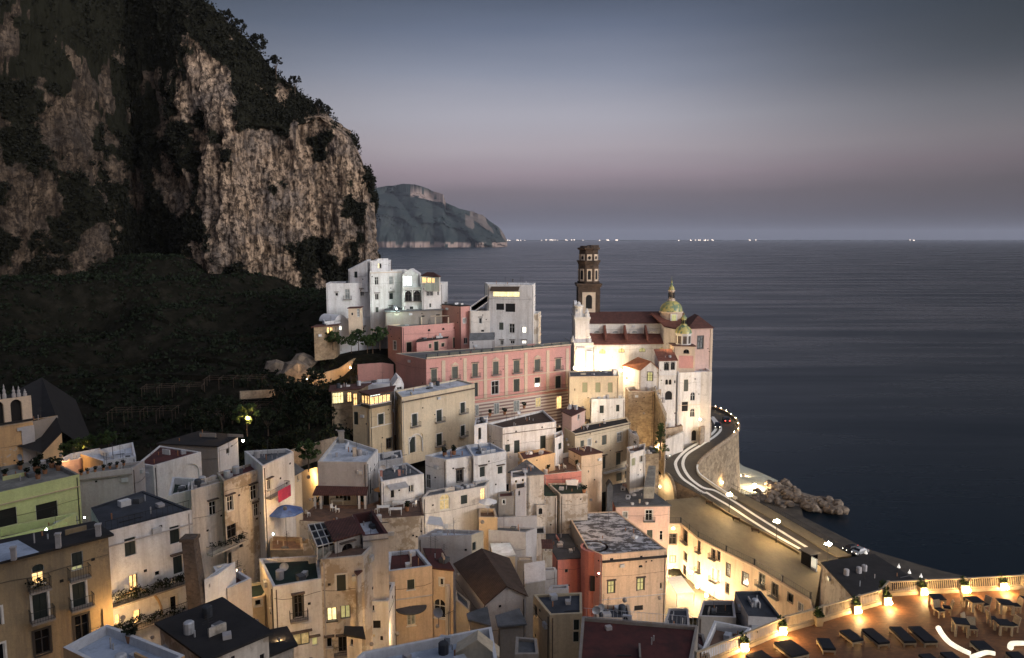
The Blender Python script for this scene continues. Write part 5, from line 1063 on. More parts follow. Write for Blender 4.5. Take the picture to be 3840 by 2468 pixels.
# ---------------------------------------------------------------- bell tower: square stage, two octagonal stages, broken cap
tx = onpl(px('B5',326,600), V((0,219,0)), V((0,-1,0))).x; ty = 219.0; k4 = 219*.32468/2880
def tzz(y): return onpl(px('B5',326,y), V((0,ty-3,0)), V((0,-1,0))).z
bt = empty('bell_tower', (tx,ty,40), 'dark volcanic stone bell tower with pale framed openings behind the church', 'bell tower')
w1 = 250*k4
MB().box((tx,ty,40), w1, w1, tzz(602)-40, .0).build('lower_stage','lava',bt)
def ring(y0, y1, r, n, m='lava', nm='cornice', ph=pi/8):
    MB().lathe((tx,ty,0), [(.1,tzz(y0)),(r,tzz(y0)),(r*1.06,(tzz(y0)+tzz(y1))/2),(r*1.06,tzz(y1)),(.1,tzz(y1))], n, ph).build(nm, m, bt)
MB().box((tx,ty,tzz(604)), w1*1.10, w1*1.10, tzz(585)-tzz(604)).build('cornice','lava',bt); MB().box((tx,ty,tzz(586)), w1*1.17, w1*1.17, tzz(566)-tzz(586)).build('cornice','lava',bt)
yf = ty-w1/2
q0 = onpl(px('B5',256,850), V((0,yf,0)), V((0,-1,0))); q1 = onpl(px('B5',410,666), V((0,yf,0)), V((0,-1,0)))
MB().obox((q0.x,yf-.16,q0.z-3), V((q1.x-q0.x,0,0)), V((0,.16,0)), V((0,0,q1.z-q0.z+3))).build('panel','trim_cream',bt)
def archpane(mb, c, t, n, wd, h0, off):
    pts = [c+t*(-wd/2)+n*off, c+t*(wd/2)+n*off]; r = wd/2
    pts += [c+t*(r*cos(a))+V((0,0,h0-r+r*sin(a)))+n*off for a in [pi*k/10 for k in range(11)]]
    mb.add(pts, [tuple(range(len(pts)))])
mb = MB(); qc = onpl(px('B5',333,855), V((0,yf,0)), V((0,-1,0))); archpane(mb, qc, V((1,0,0)), V((0,-1,0)), 70*k4, (855-697)*k4, .19); mb.build('opening','opening',bt)
for (yb,yt,r,oy0,oy1,kind) in ((562,340,112*k4/cos(pi/8),540,398,'arch'),(308,172,104*k4/cos(pi/8),305,228,'round')):
    MB().lathe((tx,ty,0), [(r,tzz(yb+8)),(r,tzz(yt))], 8, pi/8).build('octagon_stage','lava',bt)
    for k in range(8):
        a = k*pi/4; n = V((cos(a),sin(a),0)); t = V((-sin(a),cos(a),0)); ap = r*cos(pi/8); c = V((tx,ty,tzz(oy0)))+n*ap
        if n.y > .5: continue
        wd = 62*k4*.92; hq = tzz(oy1)-tzz(oy0)
        p_ = MB().obox(c-t*wd/2, t*wd, n*.12, V((0,0,hq))).build('panel','trim_cream',bt)
        mb = MB()
        if kind == 'arch': archpane(mb, c+V((0,0,.5)), t, n, wd*.62, hq-.9, .15)
        else: cc = c+V((0,0,hq*.48)); mb.add([cc+t*(wd*.30*cos(b))+V((0,0,wd*.36*sin(b)))+n*.15 for b in [2*pi*q/12 for q in range(12)]], [tuple(range(12))])
        mb.build('opening','opening',p_)
ring(562,545,118*k4/cos(pi/8),8); ring(348,300,116*k4/cos(pi/8),8); ring(322,300,125*k4/cos(pi/8),8); ring(176,152,118*k4/cos(pi/8),8)
random.seed(3); mb = MB()
for k in range(16):
    a = k*2.4; rr = random.uniform(.3,1)*90*k4; mb.box((tx+rr*cos(a),ty+rr*sin(a),tzz(155)-.1), random.uniform(.6,1.6), random.uniform(.6,1.6), random.uniform(.15,.75), a)
mb.box((tx+50*k4,ty,tzz(158)), 2.6,2.2,tzz(122)-tzz(158),.4); mb.build('broken_cap','lava',bt)
# ---------------------------------------------------------------- houses built into the church rock
h = HS['tall'] = house('apartment_house', 'tall white house under the church apse with stacked arched windows above the road', 'house', 'B6', [(1245,275),(1482,265),(1597,262),('o',2,0,8),('o',0,0,8)], d=197, base=12, wm='white', wmats={1:'white_warm'}, rm='roof_pale', ph=.6,
  wins='0 rT 1300 345 1347 470;0 gA 1368 480 1418 568;0 oT 1278 580 1345 680;0 gTA 1365 652 1413 740;0 oTA 1380 878 1432 988', courses=[(0,1250,620,.1,.1,'trim_cream')])
h = HS['porch'] = house('house', 'small house with twin arched windows and a red tile roof under the apse', 'house', 'B6', [(1042,152),(1225,148),('o',1,0,6),('o',0,0,6)], d=195, base=20, wm='white', rm='tile_red', rt='slab', eave=.3, dz=[0,0,2.0,2.0], wins='0 gDTA 1098 168 1140 245;0 gDTA 1168 165 1202 240;0 oTA 1105 345 1135 400;0 oTA 1142 345 1172 400;0 aTA 1102 465 1178 560;0 o 1198 355 1235 385', courses=[(0,1080,305,.16,.5,'trim_white')])
h = HS['chapelgable'] = house('house', 'low chapel with a steep orange tile roof and one arched yellow window', 'chapel', 'B6', [(850,245),(1050,250),('o',1,-.5,7),('o',0,-3.5,7)], d=196, base=26, wm='white', rm='tile_orange', rt='gable', ax=1, rise=2.2, eave=.3, wins='0 eDTA 918 268 972 362')
h = HS['retain'] = house('rock_bastion', 'high rough rubble bastion carrying the chapel terrace', 'bastion', 'B6', [(722,472),(985,470),(1075,440),('o',2,0,6),('o',0,0,6)], z=33.4, base=15, wm='rubble', rm='floor_brown', ph=.6, pt=.35, cm='white_warm')
h = HS['slopebut'] = house('rock_bastion', 'sloping brown buttress wall beside the rubble bastion', 'buttress', 'B6', [(995,520),(1110,640),('o',1,1.5,6),('o',0,1,6)], d=191.5, base=15, wm='rubble_warm', rm='rubble_warm', rt='slab', eave=.02, dz=[1.5,-3,-3,1.5])
h = HS['rock2'] = house('rock_bastion', 'lower rubble terrace block between the buttress and the arched doorway', 'bastion', 'B6', [(1090,870),(1290,835),('o',1,0,7),('o',0,0,7)], z=23.6, base=14, wm='rubble', rm='floor_brown', ph=.3)
vwall('retaining_wall', 'white roadside wall below the arched doorway of the tall house', 'B6', [(1100,985,188),(1300,890,192)], 6, .5, 'white_warm')
vwall('retaining_wall', 'dark stone wall at the bend beneath the tall white house', 'B6', [(1478,850,196),(1592,800,203)], 7, .5, 'rubble')
# stairs climbing to the road
st_ = empty('stairway', Z('B6',940,1450,15), 'broad outdoor stairway climbing to the road bend', 'stairs')
a0, a1, b0, b1 = DD('B6',880,1470,150), DD('B6',990,1470,150), DD('B6',930,1250,170), DD('B6',1005,1240,170); mb = MB()
for k in range(16):
    f0, f1 = k/16, (k+1)/16; p, q, r, s = a0+(b0-a0)*f0, a1+(b1-a1)*f0, a1+(b1-a1)*f1, a0+(b0-a0)*f1; zt2 = p.z+(b0.z-a0.z)/16*.9
    mb.add([V((c.x,c.y,zt2)) for c in (p,q,r,s)]+[V((c.x,c.y,p.z-2.5)) for c in (p,q,r,s)], [(0,1,2,3),(0,4,5,1),(1,5,6,2),(3,2,6,7),(0,3,7,4)])
mb.build('steps','concrete',st_)
# ---------------------------------------------------------------- chapel of the lower left with its arcade and pinnacles
lc = house('chapel', 'ochre chapel with an arched belfry screen, white pinnacles and a long dark roof', 'chapel', 'A1', [(-190,650),(380,560),('o',1,1.5,5),('o',0,1.5,5)], d=128, base=26, wm='ochre', rm='roof_dark', ph=.1, wmats={1:'shadow_plaster'}, courses=[(0,0,600,.35,.3,'roof_dark')])
P0, P1 = lc.P[0], lc.P[1]; t_, n_ = facing(P0.copy(), P1.copy()); pl_ = V((P0.x,P0.y,0)); L_ = (P1-P0).to_2d().length
ztop = onpl(px('A1',300,430),pl_,n_).z+.0; hl = []
for (xa,xb) in ((130,262),(-70,50)):
    u0 = (onpl(px('A1',xa,500),pl_,n_)-pl_).dot(t_); u1 = (onpl(px('A1',xb,500),pl_,n_)-pl_).dot(t_); hl.append((u0,u1,lc.z+.15,lc.z+4.4,True))
mb = MB(); zz_ = max(ztop, lc.z+4.8); wallmesh(mb, V((P0.x,P0.y,lc.z)), V((P1.x,P1.y,lc.z)), lc.z+.003, zz_, zz_, hl, .6)
mb.obox(V((P1.x,P1.y,lc.z))-n_*.61-t_*L_, t_*L_, n_*.01, V((0,0,.1))); mb.build('arcade','trim_cream',lc.root)
mb = MB()
for (u0,u1,z0,z1,_) in hl: mb.obox(pl_+V((0,0,z0))+t_*u0-n_*.62, t_*(u1-u0), n_*.02, V((0,0,z1-z0)))
mb.build('opening','opening',lc.root)
for xx, yb, yt in ((310,420,335),(240,420,290),(180,410,270),(70,400,225),(0,400,200)):
    u_ = (onpl(px('A1',xx,420),pl_,n_)-pl_).dot(t_); hq = (yb-yt)*.32468*128/2880; MB().lathe(pl_+t_*u_-n_*.4+V((0,0,zz_)), [(.32,0),(.32,hq*.3),(.2,hq*.35),(.26,hq*.55),(.1,hq*.7),(.13,hq*.8),(.02,hq)], 8).build('pinnacle','grey_plaster',lc.root)
u_ = (onpl(px('A1',330,800),pl_,n_)-pl_).dot(t_); MB().obox(pl_+t_*(u_-1.0)+n_*.003+V((0,0,26)), t_*2.0, n_*.2, V((0,0,lc.z-26.6))).build('pilaster','grey_plaster',lc.root)
# nave behind it: steep dark roof running down to an orange lit end wall
A, B_, C_ = DD('A1',480,935,131), DD('A1',712,690,134), DD('A1',725,985,134); R0 = DD('A1',150,60,150)
mb = MB(); mb.add([A, V((B_.x,B_.y,27)), B_, V((A.x,A.y,27))],[(0,3,1,2)]); mb.build('end_wall','ochre_light',lc.root)
mb = MB(); up = V((0,0,.3)); Lf = V((-16,14,0))
mb.add([A+up,B_+up,B_+up+V((-14,18,6.5)),A+up+V((-18,2,4))],[(0,1,2,3)]); mb.add([B_+up,B_+V((3,6,-6)),B_+V((-11,24,1)),B_+up+V((-14,18,6.5))],[(0,1,2,3)])
mb.add([A,B_,B_+up,A+up],[(0,1,2,3)]); mb.build('nave_roof','roof_black',lc.root)
# the bare stone pier
q0, q1 = DD('A4',155,235,68), DD('A4',262,1010,66.5); mb = MB()
mb.add([q0+V((-.55,0,0)),q0+V((.55,0,0)),q0+V((.55,1.2,0)),q0+V((-.55,1.2,0)),V((q1.x-.7,q1.y,q1.z-3)),V((q1.x+.75,q1.y,q1.z-3)),V((q1.x+.75,q1.y+1.5,q1.z-3)),V((q1.x-.7,q1.y+1.5,q1.z-3))],[(0,1,2,3),(0,4,5,1),(1,5,6,2),(3,2,6,7),(0,3,7,4)])
mb.obox(q0+V((-.7,-.12,-.1)), V((1.4,0,0)), V((0,1.4,0)), V((0,0,.3))); tag(mb.build('stone_pier','brick_old'), 'tall bare brick and stone pier between two white houses', 'pier')
# orchard and path walls
vwall('garden_wall','pale orchard wall running down to the square white house','A3',[(1330,590,118),(1600,510,126),(1890,425,134)],3.2,.4,'rubble')
vwall('garden_wall','yellow lit retaining wall at the turn of the alley','A3',[(1480,815,119),(1690,770,114)],8,.6,'cream')
vwall('path_wall','lamp lit wall of the climbing footpath above the orchard','A7',[(55,268,178),(160,185,180),(420,110,184),(560,20,186),(700,-60,192)],4.6,.5,'ochre_light')
vwall('path_wall','upper stretch of the footpath wall reaching the pink house','C8',[(1625,495,190),(1800,450,196)],3.0,.5,'rubble_warm')
vwall('garden_wall','low red wall in front of the pink palace','A7',[(655,60,178),(960,38,180),(1110,60,180)],4.0,.5,'pink_deep')
vwall('garden_wall','pale stone parapet in the dark orchard','C8',[(515,815,165),(850,798,172)],1.8,.4,'rubble')
# ================================================================ road, promenade, beach
ZV = ([1400,1530,1614,1640,1668,1696,1721,1750,1780,1810,1855,1870,2500],[19.4,19.2,18.9,18.6,18.2,17.6,17,16.2,15.2,14.2,12.9,12.7,12.7])
def RP(fr, x, y, dz=0):
    uv = px(fr, x, y); p = onz(uv, interp(uv[1], *ZV)); p.z += dz
    if dz: p = onz(uv, interp(uv[1], *ZV)); p.z += dz
    return p
PAIRS = [('B6',1560,640,1585,760),('B6',1680,675,1592,800),('B6',1790,735,1590,850),('B6',1860,800,1560,905),('B6',1868,880,1500,950),('B6',1780,960,1380,1030),('B6',1640,1060,1240,1110),('B6',1500,1180,1130,1180),
 ('B6',1435,1270,1060,1250),('B6',1450,1350,1120,1340),('B6',1540,1420,1230,1430),('B8',640,600,430,620),('B8',900,740,650,770),('B8',1200,910,950,930),('B8',1500,1090,1250,1100),('B8',1720,1215,1500,1240)]
OUT = smooth_line([RP(f,a,b) for f,a,b,c,d in PAIRS], 5); INN = smooth_line([RP(f,c,d) for f,a,b,c,d in PAIRS], 5)
for o_, i_ in zip(OUT, INN): m_ = (o_.z+i_.z)/2; o_.z = i_.z = m_
mb = MB(); n = len(OUT)
for k in range(n-1): mb.quad(OUT[k], OUT[k+1], INN[k+1], INN[k])
struct(mb, 'road', 'asphalt')
def roadz(p):   # height of the road under a point
    k = min(range(n), key=lambda j: min((OUT[j].xy-p.xy).length, (INN[j].xy-p.xy).length, ((OUT[j]+INN[j]).xy/2-p.xy).length)); return OUT[k].z
def strip(mb, pts, wd, dz):
    L = smooth_line(pts, 8)
    for k in range(len(L)-1):
        a, b = L[k], L[k+1]; t = (b-a); t.z = 0
        if t.length < 1e-4: continue
        t.normalize(); s = V((-t.y,t.x,0))*wd/2; u = V((0,0,dz)); mb.quad(a-s+u, a+s+u, b+s+u, b-s+u)
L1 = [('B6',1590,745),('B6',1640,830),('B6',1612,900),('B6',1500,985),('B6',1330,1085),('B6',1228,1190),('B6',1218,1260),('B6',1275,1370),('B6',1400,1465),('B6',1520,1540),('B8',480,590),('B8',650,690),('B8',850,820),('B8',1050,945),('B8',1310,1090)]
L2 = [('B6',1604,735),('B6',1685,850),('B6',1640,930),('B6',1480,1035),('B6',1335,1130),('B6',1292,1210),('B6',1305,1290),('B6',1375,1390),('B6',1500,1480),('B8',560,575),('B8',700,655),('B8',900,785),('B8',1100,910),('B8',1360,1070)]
L3 = [('B6',1605,1150),('B6',1490,1235),('B6',1455,1278),('B6',1490,1365),('B6',1580,1430),('B8',520,515),('B8',660,600)]
from mathutils.bvhtree import BVHTree
rv, rf = [], []
for k in range(n): rv += [OUT[k], INN[k]]
for k in range(n-1): rf.append((2*k,2*k+2,2*k+3,2*k+1))
ROAD = BVHTree.FromPolygons(rv, rf)
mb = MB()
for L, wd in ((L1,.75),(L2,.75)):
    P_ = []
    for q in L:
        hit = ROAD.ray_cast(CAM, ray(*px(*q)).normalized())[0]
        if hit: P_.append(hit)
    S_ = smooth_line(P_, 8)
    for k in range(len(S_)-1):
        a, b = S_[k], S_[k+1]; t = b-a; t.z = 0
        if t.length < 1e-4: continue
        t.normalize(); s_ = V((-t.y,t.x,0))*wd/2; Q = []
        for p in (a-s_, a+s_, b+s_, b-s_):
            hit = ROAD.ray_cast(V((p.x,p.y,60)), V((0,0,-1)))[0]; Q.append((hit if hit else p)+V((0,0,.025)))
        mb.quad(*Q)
struct(mb, 'trail_paint', 'paint_white')  # white strips imitate headlight trails, their light put into road paint
# low white kerb on the sea side bend, then sidewalk and railing on the sea side
kw = OUT[38:58]; mb = MB()
for a, b in zip(kw, kw[1:]):
    t = b-a; t.z = 0; t.normalize(); s = V((t.y,-t.x,0))*-.35; mb.add([a,b,b+s,a+s]+[p+V((0,0,.7)) for p in (a,b,b+s,a+s)], [(4,5,6,7),(0,1,5,4),(2,3,7,6)])
mb.build('kerb_wall','paint_white')['kind'] = 'structure'
# viaduct wall: parapet and masonry from the outer edge of the road down to the shore
mb = MB(); pb = MB()
sgn = 1
for k in range(0, n-1):
    a, b = OUT[k], OUT[k+1]; t = b-a; t.z = 0
    if t.length < 1e-3: continue
    t.normalize(); s = V((t.y,-t.x,0)); c = (INN[k]-a).dot(s); s = -s if c > 0 else s
    q = .25; bz = -2 if k < 58 else -1
    mb.add([a+s*.02,b+s*.02,b+s*(q+.9)+V((0,0,bz-b.z)),a+s*(q+.9)+V((0,0,bz-a.z))], [(0,1,2,3)])
    if k < 40:
        for off in (0,): pb.add([a,b,b+s*.45,a+s*.45]+[p+V((0,0,.75)) for p in (a,b,b+s*.45,a+s*.45)], [(4,5,6,7),(0,1,5,4),(2,3,7,6)])
tag(mb.build('sea_wall','rubble_warm'), 'tall curved masonry wall carrying the coast road above the shore', 'wall', None, 'thing')
tag(pb.build('parapet','rubble'), 'low stone parapet along the outer side of the road bend', 'parapet', None, 'thing')
# inner side: wall from the road down to the promenade and piazzetta with the lit arch
mb = MB()
for k in range(30, 58):
    a, b = INN[k], INN[k+1]; mb.quad(V((a.x,a.y,3)), V((b.x,b.y,3)), b+V((0,0,.0)), a)
vi = tag(mb.build('viaduct','rubble'), 'viaduct wall carrying the road past the little square, with a lit arch', 'viaduct', None, 'thing')
rr_ = [p+V((0,0,0)) for p in INN[36:60]]; rail(MB(), rr_, 1.0, .8, .03, .04).build('railing','iron',vi)
wp = [INN[k] for k in (44,47,50)]
a0 = onpl(px('B7',862,150), INN[47], facing(INN[50].copy(), INN[42].copy())[1]); 
t_, n_ = facing(INN[51].copy(), INN[42].copy()); n_ = n_ if n_.y < 0 else -n_; t_ = t_ if t_.x > 0 else -t_
c_ = onpl(px('B7',918,168), INN[47]+n_*.4, n_); wd = 3.6; mb = MB(); ar = [c_+t_*(wd*cos(a))+V((0,0,1.2+5.4*sin(a))) for a in [pi*k/14 for k in range(15)]]
mb.add([p+n_*.05 for p in ar]+[c_-t_*wd+n_*.05-V((0,0,6)), c_+t_*wd+n_*.05-V((0,0,6))], [tuple(range(17))]); arch_in = mb.build('arch_recess','cream',vi)
mb = MB(); mb.tube([p+n_*.2 for p in ar], .35, 6); mb.build('arch_moulding','rubble_warm',vi)
ARCHP = c_+n_*2.0+V((0,0,3.5))
# promenade deck
PZ = 12.64
edge = [('B8',130,858),('B8',245,856),('B8',400,985),('B8',650,1112),('B8',900,1232),('B8',1150,1382),('B8',1400,1535),('D',1905,1428)]
front = [Z(*q, PZ) for q in edge]
back = [Z(*q, PZ) for q in (('D',1922,1330),('B8',1500,1250),('B8',1250,1102),('B8',950,932),('B8',650,772),('B8',430,622),('B8',110,652))]
mb = MB(); mb.quad(*(front+back)); struct(mb, 'promenade', 'paving')
# the long house front under it
P = [V((p.x,p.y,PZ-.02)) for p in front]
h = House(); h.P = P+[V((p.x+1.5,p.y+6,PZ-.02)) for p in (P[-1],P[0])]; h.base = .5; h.zt = [PZ-.02]*len(h.P)
h.root = empty('apartment_block', (P[3].x,P[3].y,.5), 'long cream apartment block with iron balconies built under the promenade', 'apartment block'); hl = [[] for _ in h.P]
wins = '''1 gDTB 268 905 302 1030;1 gDT 270 1120 300 1190;2 gDTB 385 1005 415 1110;2 gDTB 385 1200 412 1290;1 gD 262 1230 292 1320;3 cDTS 635 1215 682 1325;2 gDTB 520 1095 548 1175;2 gDT 568 1110 592 1190;2 cTB 525 1260 552 1375;2 cT 570 1270 594 1380;3 gDTS 632 1390 672 1480
3 cDTS 790 1300 842 1410;4 gDTB 940 1310 988 1420;4 gDTB 1055 1395 1105 1515;5 gDT 1195 1485 1240 1560;5 cT 1290 1570 1330 1640;0 gDT 130 955 205 1045;0 eDT 150 1150 195 1210;0 eDT 145 1290 190 1340'''
for w in wins.replace('\n',';').split(';'):
    w = w.split(); add_window(h, int(w[0]), w[1], *map(float, w[2:6]), 'B8', 'peach', hl[int(w[0])], 'trim_cream')
mb = MB()
for i in range(len(h.P)-2): wallmesh(mb, h.P[i], h.P[i+1], h.base, h.zt[i], h.zt[i], hl[i])
wallmesh(mb, h.P[-1], h.P[0], h.base, h.zt[0], h.zt[0], []); mb.build('wall','peach',h.root)
mb = MB()
for a, b in zip(P[:-1], P[1:]): t, nn = facing(a.copy(), b.copy()); mb.obox(a+nn*.003-V((0,0,.45)), (b-a), nn*.22, V((0,0,.3)))
mb.build('cornice','trim_cream',h.root)
mb = MB(); rail(mb, [p+V((0,.25,.02)) for p in front], 1.05, .55, .025, .035)
for a, b in zip(front, front[1:]):
    L = (b-a).length
    for k in range(max(1,int(L/4))): q = a+(b-a)*(k/max(1,int(L/4))); mb.box((q.x,q.y+.25,PZ), .28,.28,1.15)
pr = tag(mb.build('promenade_railing','iron'), 'long iron railing with square posts along the promenade edge above the apartment block', 'railing')
# sea side pavement and its railing
sw = [('B8',640,600,690,548),('B8',760,662,850,630),('B8',900,740,1000,712),('B8',1200,910,1290,880),('B8',1500,1090,1600,1062),('B8',1640,1170,1760,1150)]
mb = MB(); A_ = [RP(f,a,b) for f,a,b,c,d in sw]; B_ = [RP(f,c,d) for f,a,b,c,d in sw]; up = V((0,0,.13))
for k in range(len(sw)-1):
    mb.quad(A_[k]+up,B_[k]+up,B_[k+1]+up,A_[k+1]+up); mb.quad(A_[k],A_[k]+up,A_[k+1]+up,A_[k+1]); mb.quad(B_[k]+up,B_[k]+V((0,0,-13)),B_[k+1]+V((0,0,-13)),B_[k+1]+up)
struct(mb, 'sidewalk', 'paving')
mb = MB(); rail(mb, [p+up for p in B_], 1.0, .6, .03, .04); tag(mb.build('sea_railing','iron'), 'thin iron railing on the sea side pavement above the beach', 'railing')
# parapet between road and promenade
mb = MB(); W_ = [RP(*q) for q in (('B8',430,622),('B8',650,772),('B8',950,932),('B8',1250,1102),('B8',1310,1140))]
for a, b in zip(W_, W_[1:]): t, nn = facing(a.copy(), b.copy()); mb.obox(a, b-a, nn*.3, V((0,0,.5)))
tag(mb.build('low_wall','paving'), 'low straight wall dividing road and promenade', 'wall', None, 'thing')
# kiosk / bus shelter at the end of the promenade
q0 = Z('B8',1310,1210,PZ); sh = empty('bus_shelter', q0, 'dark bus shelter with a lit poster panel at the end of the promenade', 'shelter')
d_ = (Z('B8',1395,1258,PZ)-q0); d_.z = 0; t_ = d_.normalized(); nn = V((t_.y,-t_.x,0)); L = d_.length
mb = MB().obox(q0, t_*L, nn*-1.6, V((0,0,.1))); mb.obox(q0+nn*-1.5, t_*L, nn*-.06, V((0,0,2.5))); mb.obox(q0-t_*.0, t_*.06, nn*-1.5, V((0,0,2.5))); mb.obox(q0+V((0,0,0)), t_*L, nn*-.04, V((0,0,2.3))); mb.build('wall','glass_dark',sh)
MB().obox(q0-t_*.3+nn*.3+V((0,0,2.5)), t_*(L+.6), nn*-2.2, V((0,0,.14))).build('roof','metal_dark',sh)
lampm('poster_light', (1,.97,.72), .55)
pn = MB().obox(q0+t_*(L+.2)+nn*.1, t_*1.35, nn*-.2, V((0,0,2.3))).build('poster_frame','metal_pale',sh); MB().obox(q0+t_*(L+.27)+nn*.104+V((0,0,.5)), t_*1.2, nn*.004, V((0,0,1.7))).build('poster','poster_light',pn)
# piazza floor, beach, apron
mb = MB(); mb.quad(*[Z(*q, 2.3) for q in (('B8',60,1700),('B8',700,1700),('B8',520,1420),('B8',120,1300),('B7',900,600),('B7',800,1100))]); struct(mb, 'piazza', 'paving')
bp = [Z(*q, .45) for q in (('B8',735,560),('B8',880,650),('B8',1010,640),('B8',1310,695),('B8',1330,800),('B8',1600,935),('B8',1890,1085),('D',2110,1309),('D',2200,1335),('D',2275,1352),('D',2280,1440),('D',2000,1440),('B8',1850,1160),('B8',1400,1040),('B8',1000,820),('B8',740,690))]
vs = [(p.x,p.y,.45) for p in bp]; struct(MB().add(vs,[tuple(range(len(vs)))]), 'beach', 'sand')
ap = [Z(*q, .62) for q in (('B8',730,320),('B8',765,322),('B8',800,352),('B8',940,402),('B8',1040,448),('B8',1105,478),('B8',1045,535),('B8',985,575),('B8',885,605),('B8',740,600))]
vs = [(p.x,p.y,.62) for p in ap]; vs2 = [(p.x,p.y,-1) for p in ap]; m_ = len(vs)
struct(MB().add(vs+vs2,[tuple(range(m_))]+[(i,(i+1)%m_,m_+(i+1)%m_,m_+i) for i in range(m_)]), 'quay', 'apron_pale')
# breakwater of single boulders
def boulder_mesh(seed):
    random.seed(seed); mb = MB().ball((0,0,0), 1, .8, 7, 5)
    mb.v = [tuple(V(p)*(1+.42*noise.noise(V(p)*1.3+V((seed*3.1,0,0)))+.28*noise.noise(V(p)*2.3+V((0,seed,0))))) for p in mb.v]; return mb
bo = [boulder_mesh(s).build('boulder','boulder') for s in range(5)]; random.seed(11); used = {i: [] for i in range(5)}
spots = []
for (xa,ya,xb,yb,nn_,sp,s0,s1) in ((885,600,1180,670,18,40,.9,2.0),(1040,570,1180,530,24,45,.9,2.2),(1180,570,1330,650,24,48,1.0,2.2),(1320,650,1480,695,26,48,1.1,2.3),(1480,660,1680,735,36,44,1.1,2.2)):
    for k in range(nn_):
        f_ = random.random(); spots.append((xa+(xb-xa)*f_+random.uniform(-sp,sp)*.8, ya+(yb-ya)*f_+random.uniform(-sp,sp), random.uniform(s0,s1)))
for k, (x,y,s) in enumerate(spots):
    p = Z('B8', x, y, .5+s*.3); i = k % 5
    s *= .72; place(bo[i], used[i], (p.x,p.y,.1+s*.45+random.uniform(0,.8)), random.uniform(0,6.28), 'rough boulder piled in the breakwater at the end of the beach', (s*random.uniform(.8,1.2),s*random.uniform(.8,1.2),s*random.uniform(.7,1)), 'breakwater boulders')
    used[i][-1]['category'] = 'boulder'
mb = MB(); c_ = [Z('B8',*q,0) for q in ((900,640),(1040,560),(1160,500),(1330,600),(1500,650),(1670,700),(1690,745),(1560,770),(1340,740),(1180,690),(980,690))]
mb.add([(p.x,p.y,-1) for p in c_]+[(p.x*.97+.03*c_[3].x,p.y*.97+.03*c_[3].y,.5) for p in c_], [tuple(range(11,22))]+[(i,(i+1)%11,11+(i+1)%11,11+i) for i in range(11)]); struct(mb, 'breakwater_bed', 'pebbles')
# dark roofed house at the end of the promenade, with its rough lit flank
h = house('house', 'dark roofed building with a rough tan flank beside the hotel terrace', 'house', 'D', [(2000,1402),(2155,1368),(2045,1299),(1922,1318)], z=19, base=8, wm='rubble_warm', wmats={3:'worn',0:'shadow_plaster'}, rm='roof_dark', rt='slab', eave=.1)
# alley houses below the hotel terrace
house('house', 'small house with a slate grey sunken roof in front of the apartment block', 'house', 'C1', [(760,958),(1222,985),(930,612),(575,618)], z=25, base=3, wm='grey_plaster', rm='roof_slate', ph=.35, cm='roof_slate')
house('house', 'low blank wall house with plant pots on its coping beside the slate roof house', 'house', 'C1', [(70,960),(590,980),(560,742),(130,745)], z=24, base=3, wm='shadow_plaster', rm='roof_dark', ph=.5, cm='grey_plaster')
house('terrace_house', 'little walled terrace with a brown floor right under the hotel railing', 'house', 'C1', [(120,1420),(640,1300),(800,1120),(290,1020)], z=27.5, base=4, wm='white_cool', rm='floor_brown', ph=1.0, cm='white_cool')
house('house', 'low house with a small grey box roof behind the railed maroon terrace', 'house', 'B7', [(880,1290),(1125,1300),(1110,1110),(940,1110)], z=23, base=6, wm='grey_plaster', rm='roof_slate', ph=.2)
house('house', 'maroon roofed house at the bottom under the hotel railing', 'house', 'B7', [(1130,1700),(1330,1640),(1240,1330),(900,1260)], z=27, base=6, wm='shadow_plaster', rm='roof_maroon', ph=.3)
# cars standing on the road with their lights on
lampm('headlight', (1,.93,.78), 7); lampm('taillight', (1,.06,.03), 12)
def car(paint):
    c = empty('car', (0,0,0)); mb = MB()
    prof = [(-2.05,.35),(-2.1,.75),(-1.95,.95),(-1.35,1.0),(-.75,1.42),(.65,1.45),(1.25,1.02),(2.0,.9),(2.1,.6),(2.05,.35)]
    def sec(w0, w1): return [V((x, s*(w0 if z < 1.05 else w1), z)) for s in (-1,1) for x, z in prof]
    vs = sec(.84,.62); k = len(prof); mb.add(vs, [tuple(range(k)), tuple(range(k,2*k))[::-1]]+[(i,k+i,k+(i+1)%k,(i+1)%k) for i in range(k)]); mb.build('body', paint, c)
    g = MB(); g.add([(-1.30,-.8,1.03),(-1.30,.8,1.03),(-.80,.58,1.40),(-.80,-.58,1.40)],[(0,1,2,3)]); g.v = [(x-.02,y,z+.02) for x,y,z in g.v]; g.build('windscreen','glass_dark',c)
    g = MB(); g.add([(1.24,-.8,1.05),(1.24,.8,1.05),(.72,.58,1.42),(.72,-.58,1.42)],[(3,2,1,0)]); g.v = [(x+.02,y,z+.02) for x,y,z in g.v]; g.build('rear_window','glass_dark',c)
    for s in (-1,1):
        g = MB().add([(-1.15,s*.80,1.06),(1.1,s*.80,1.06),(.6,s*.645,1.38),(-.7,s*.645,1.38)],[(0,1,2,3)]); g.build('side_window','glass_dark',c)
        for x in (-1.3,1.3):
            wv = [(x+.31*cos(a), s*.86, .31+.31*sin(a)) for a in [2*pi*q/14 for q in range(14)]]; wv += [(p[0], s*.66, p[2]) for p in wv]
            MB().add(wv, [tuple(range(14)),tuple(range(14,28))]+[(i,(i+1)%14,14+(i+1)%14,14+i) for i in range(14)]).build('wheel','tyre',c)
        MB().ball((-2.08,s*.6,.68), .10, .09).build('headlight','headlight',c); MB().box((2.07,s*.62,.72), .06,.22,.14).build('taillight','taillight',c)
    return c
spt = [('B6',1655,850,'car_dark','dark car with headlights on, furthest up the road bend by the church')]
random.seed(5); C_ = {}
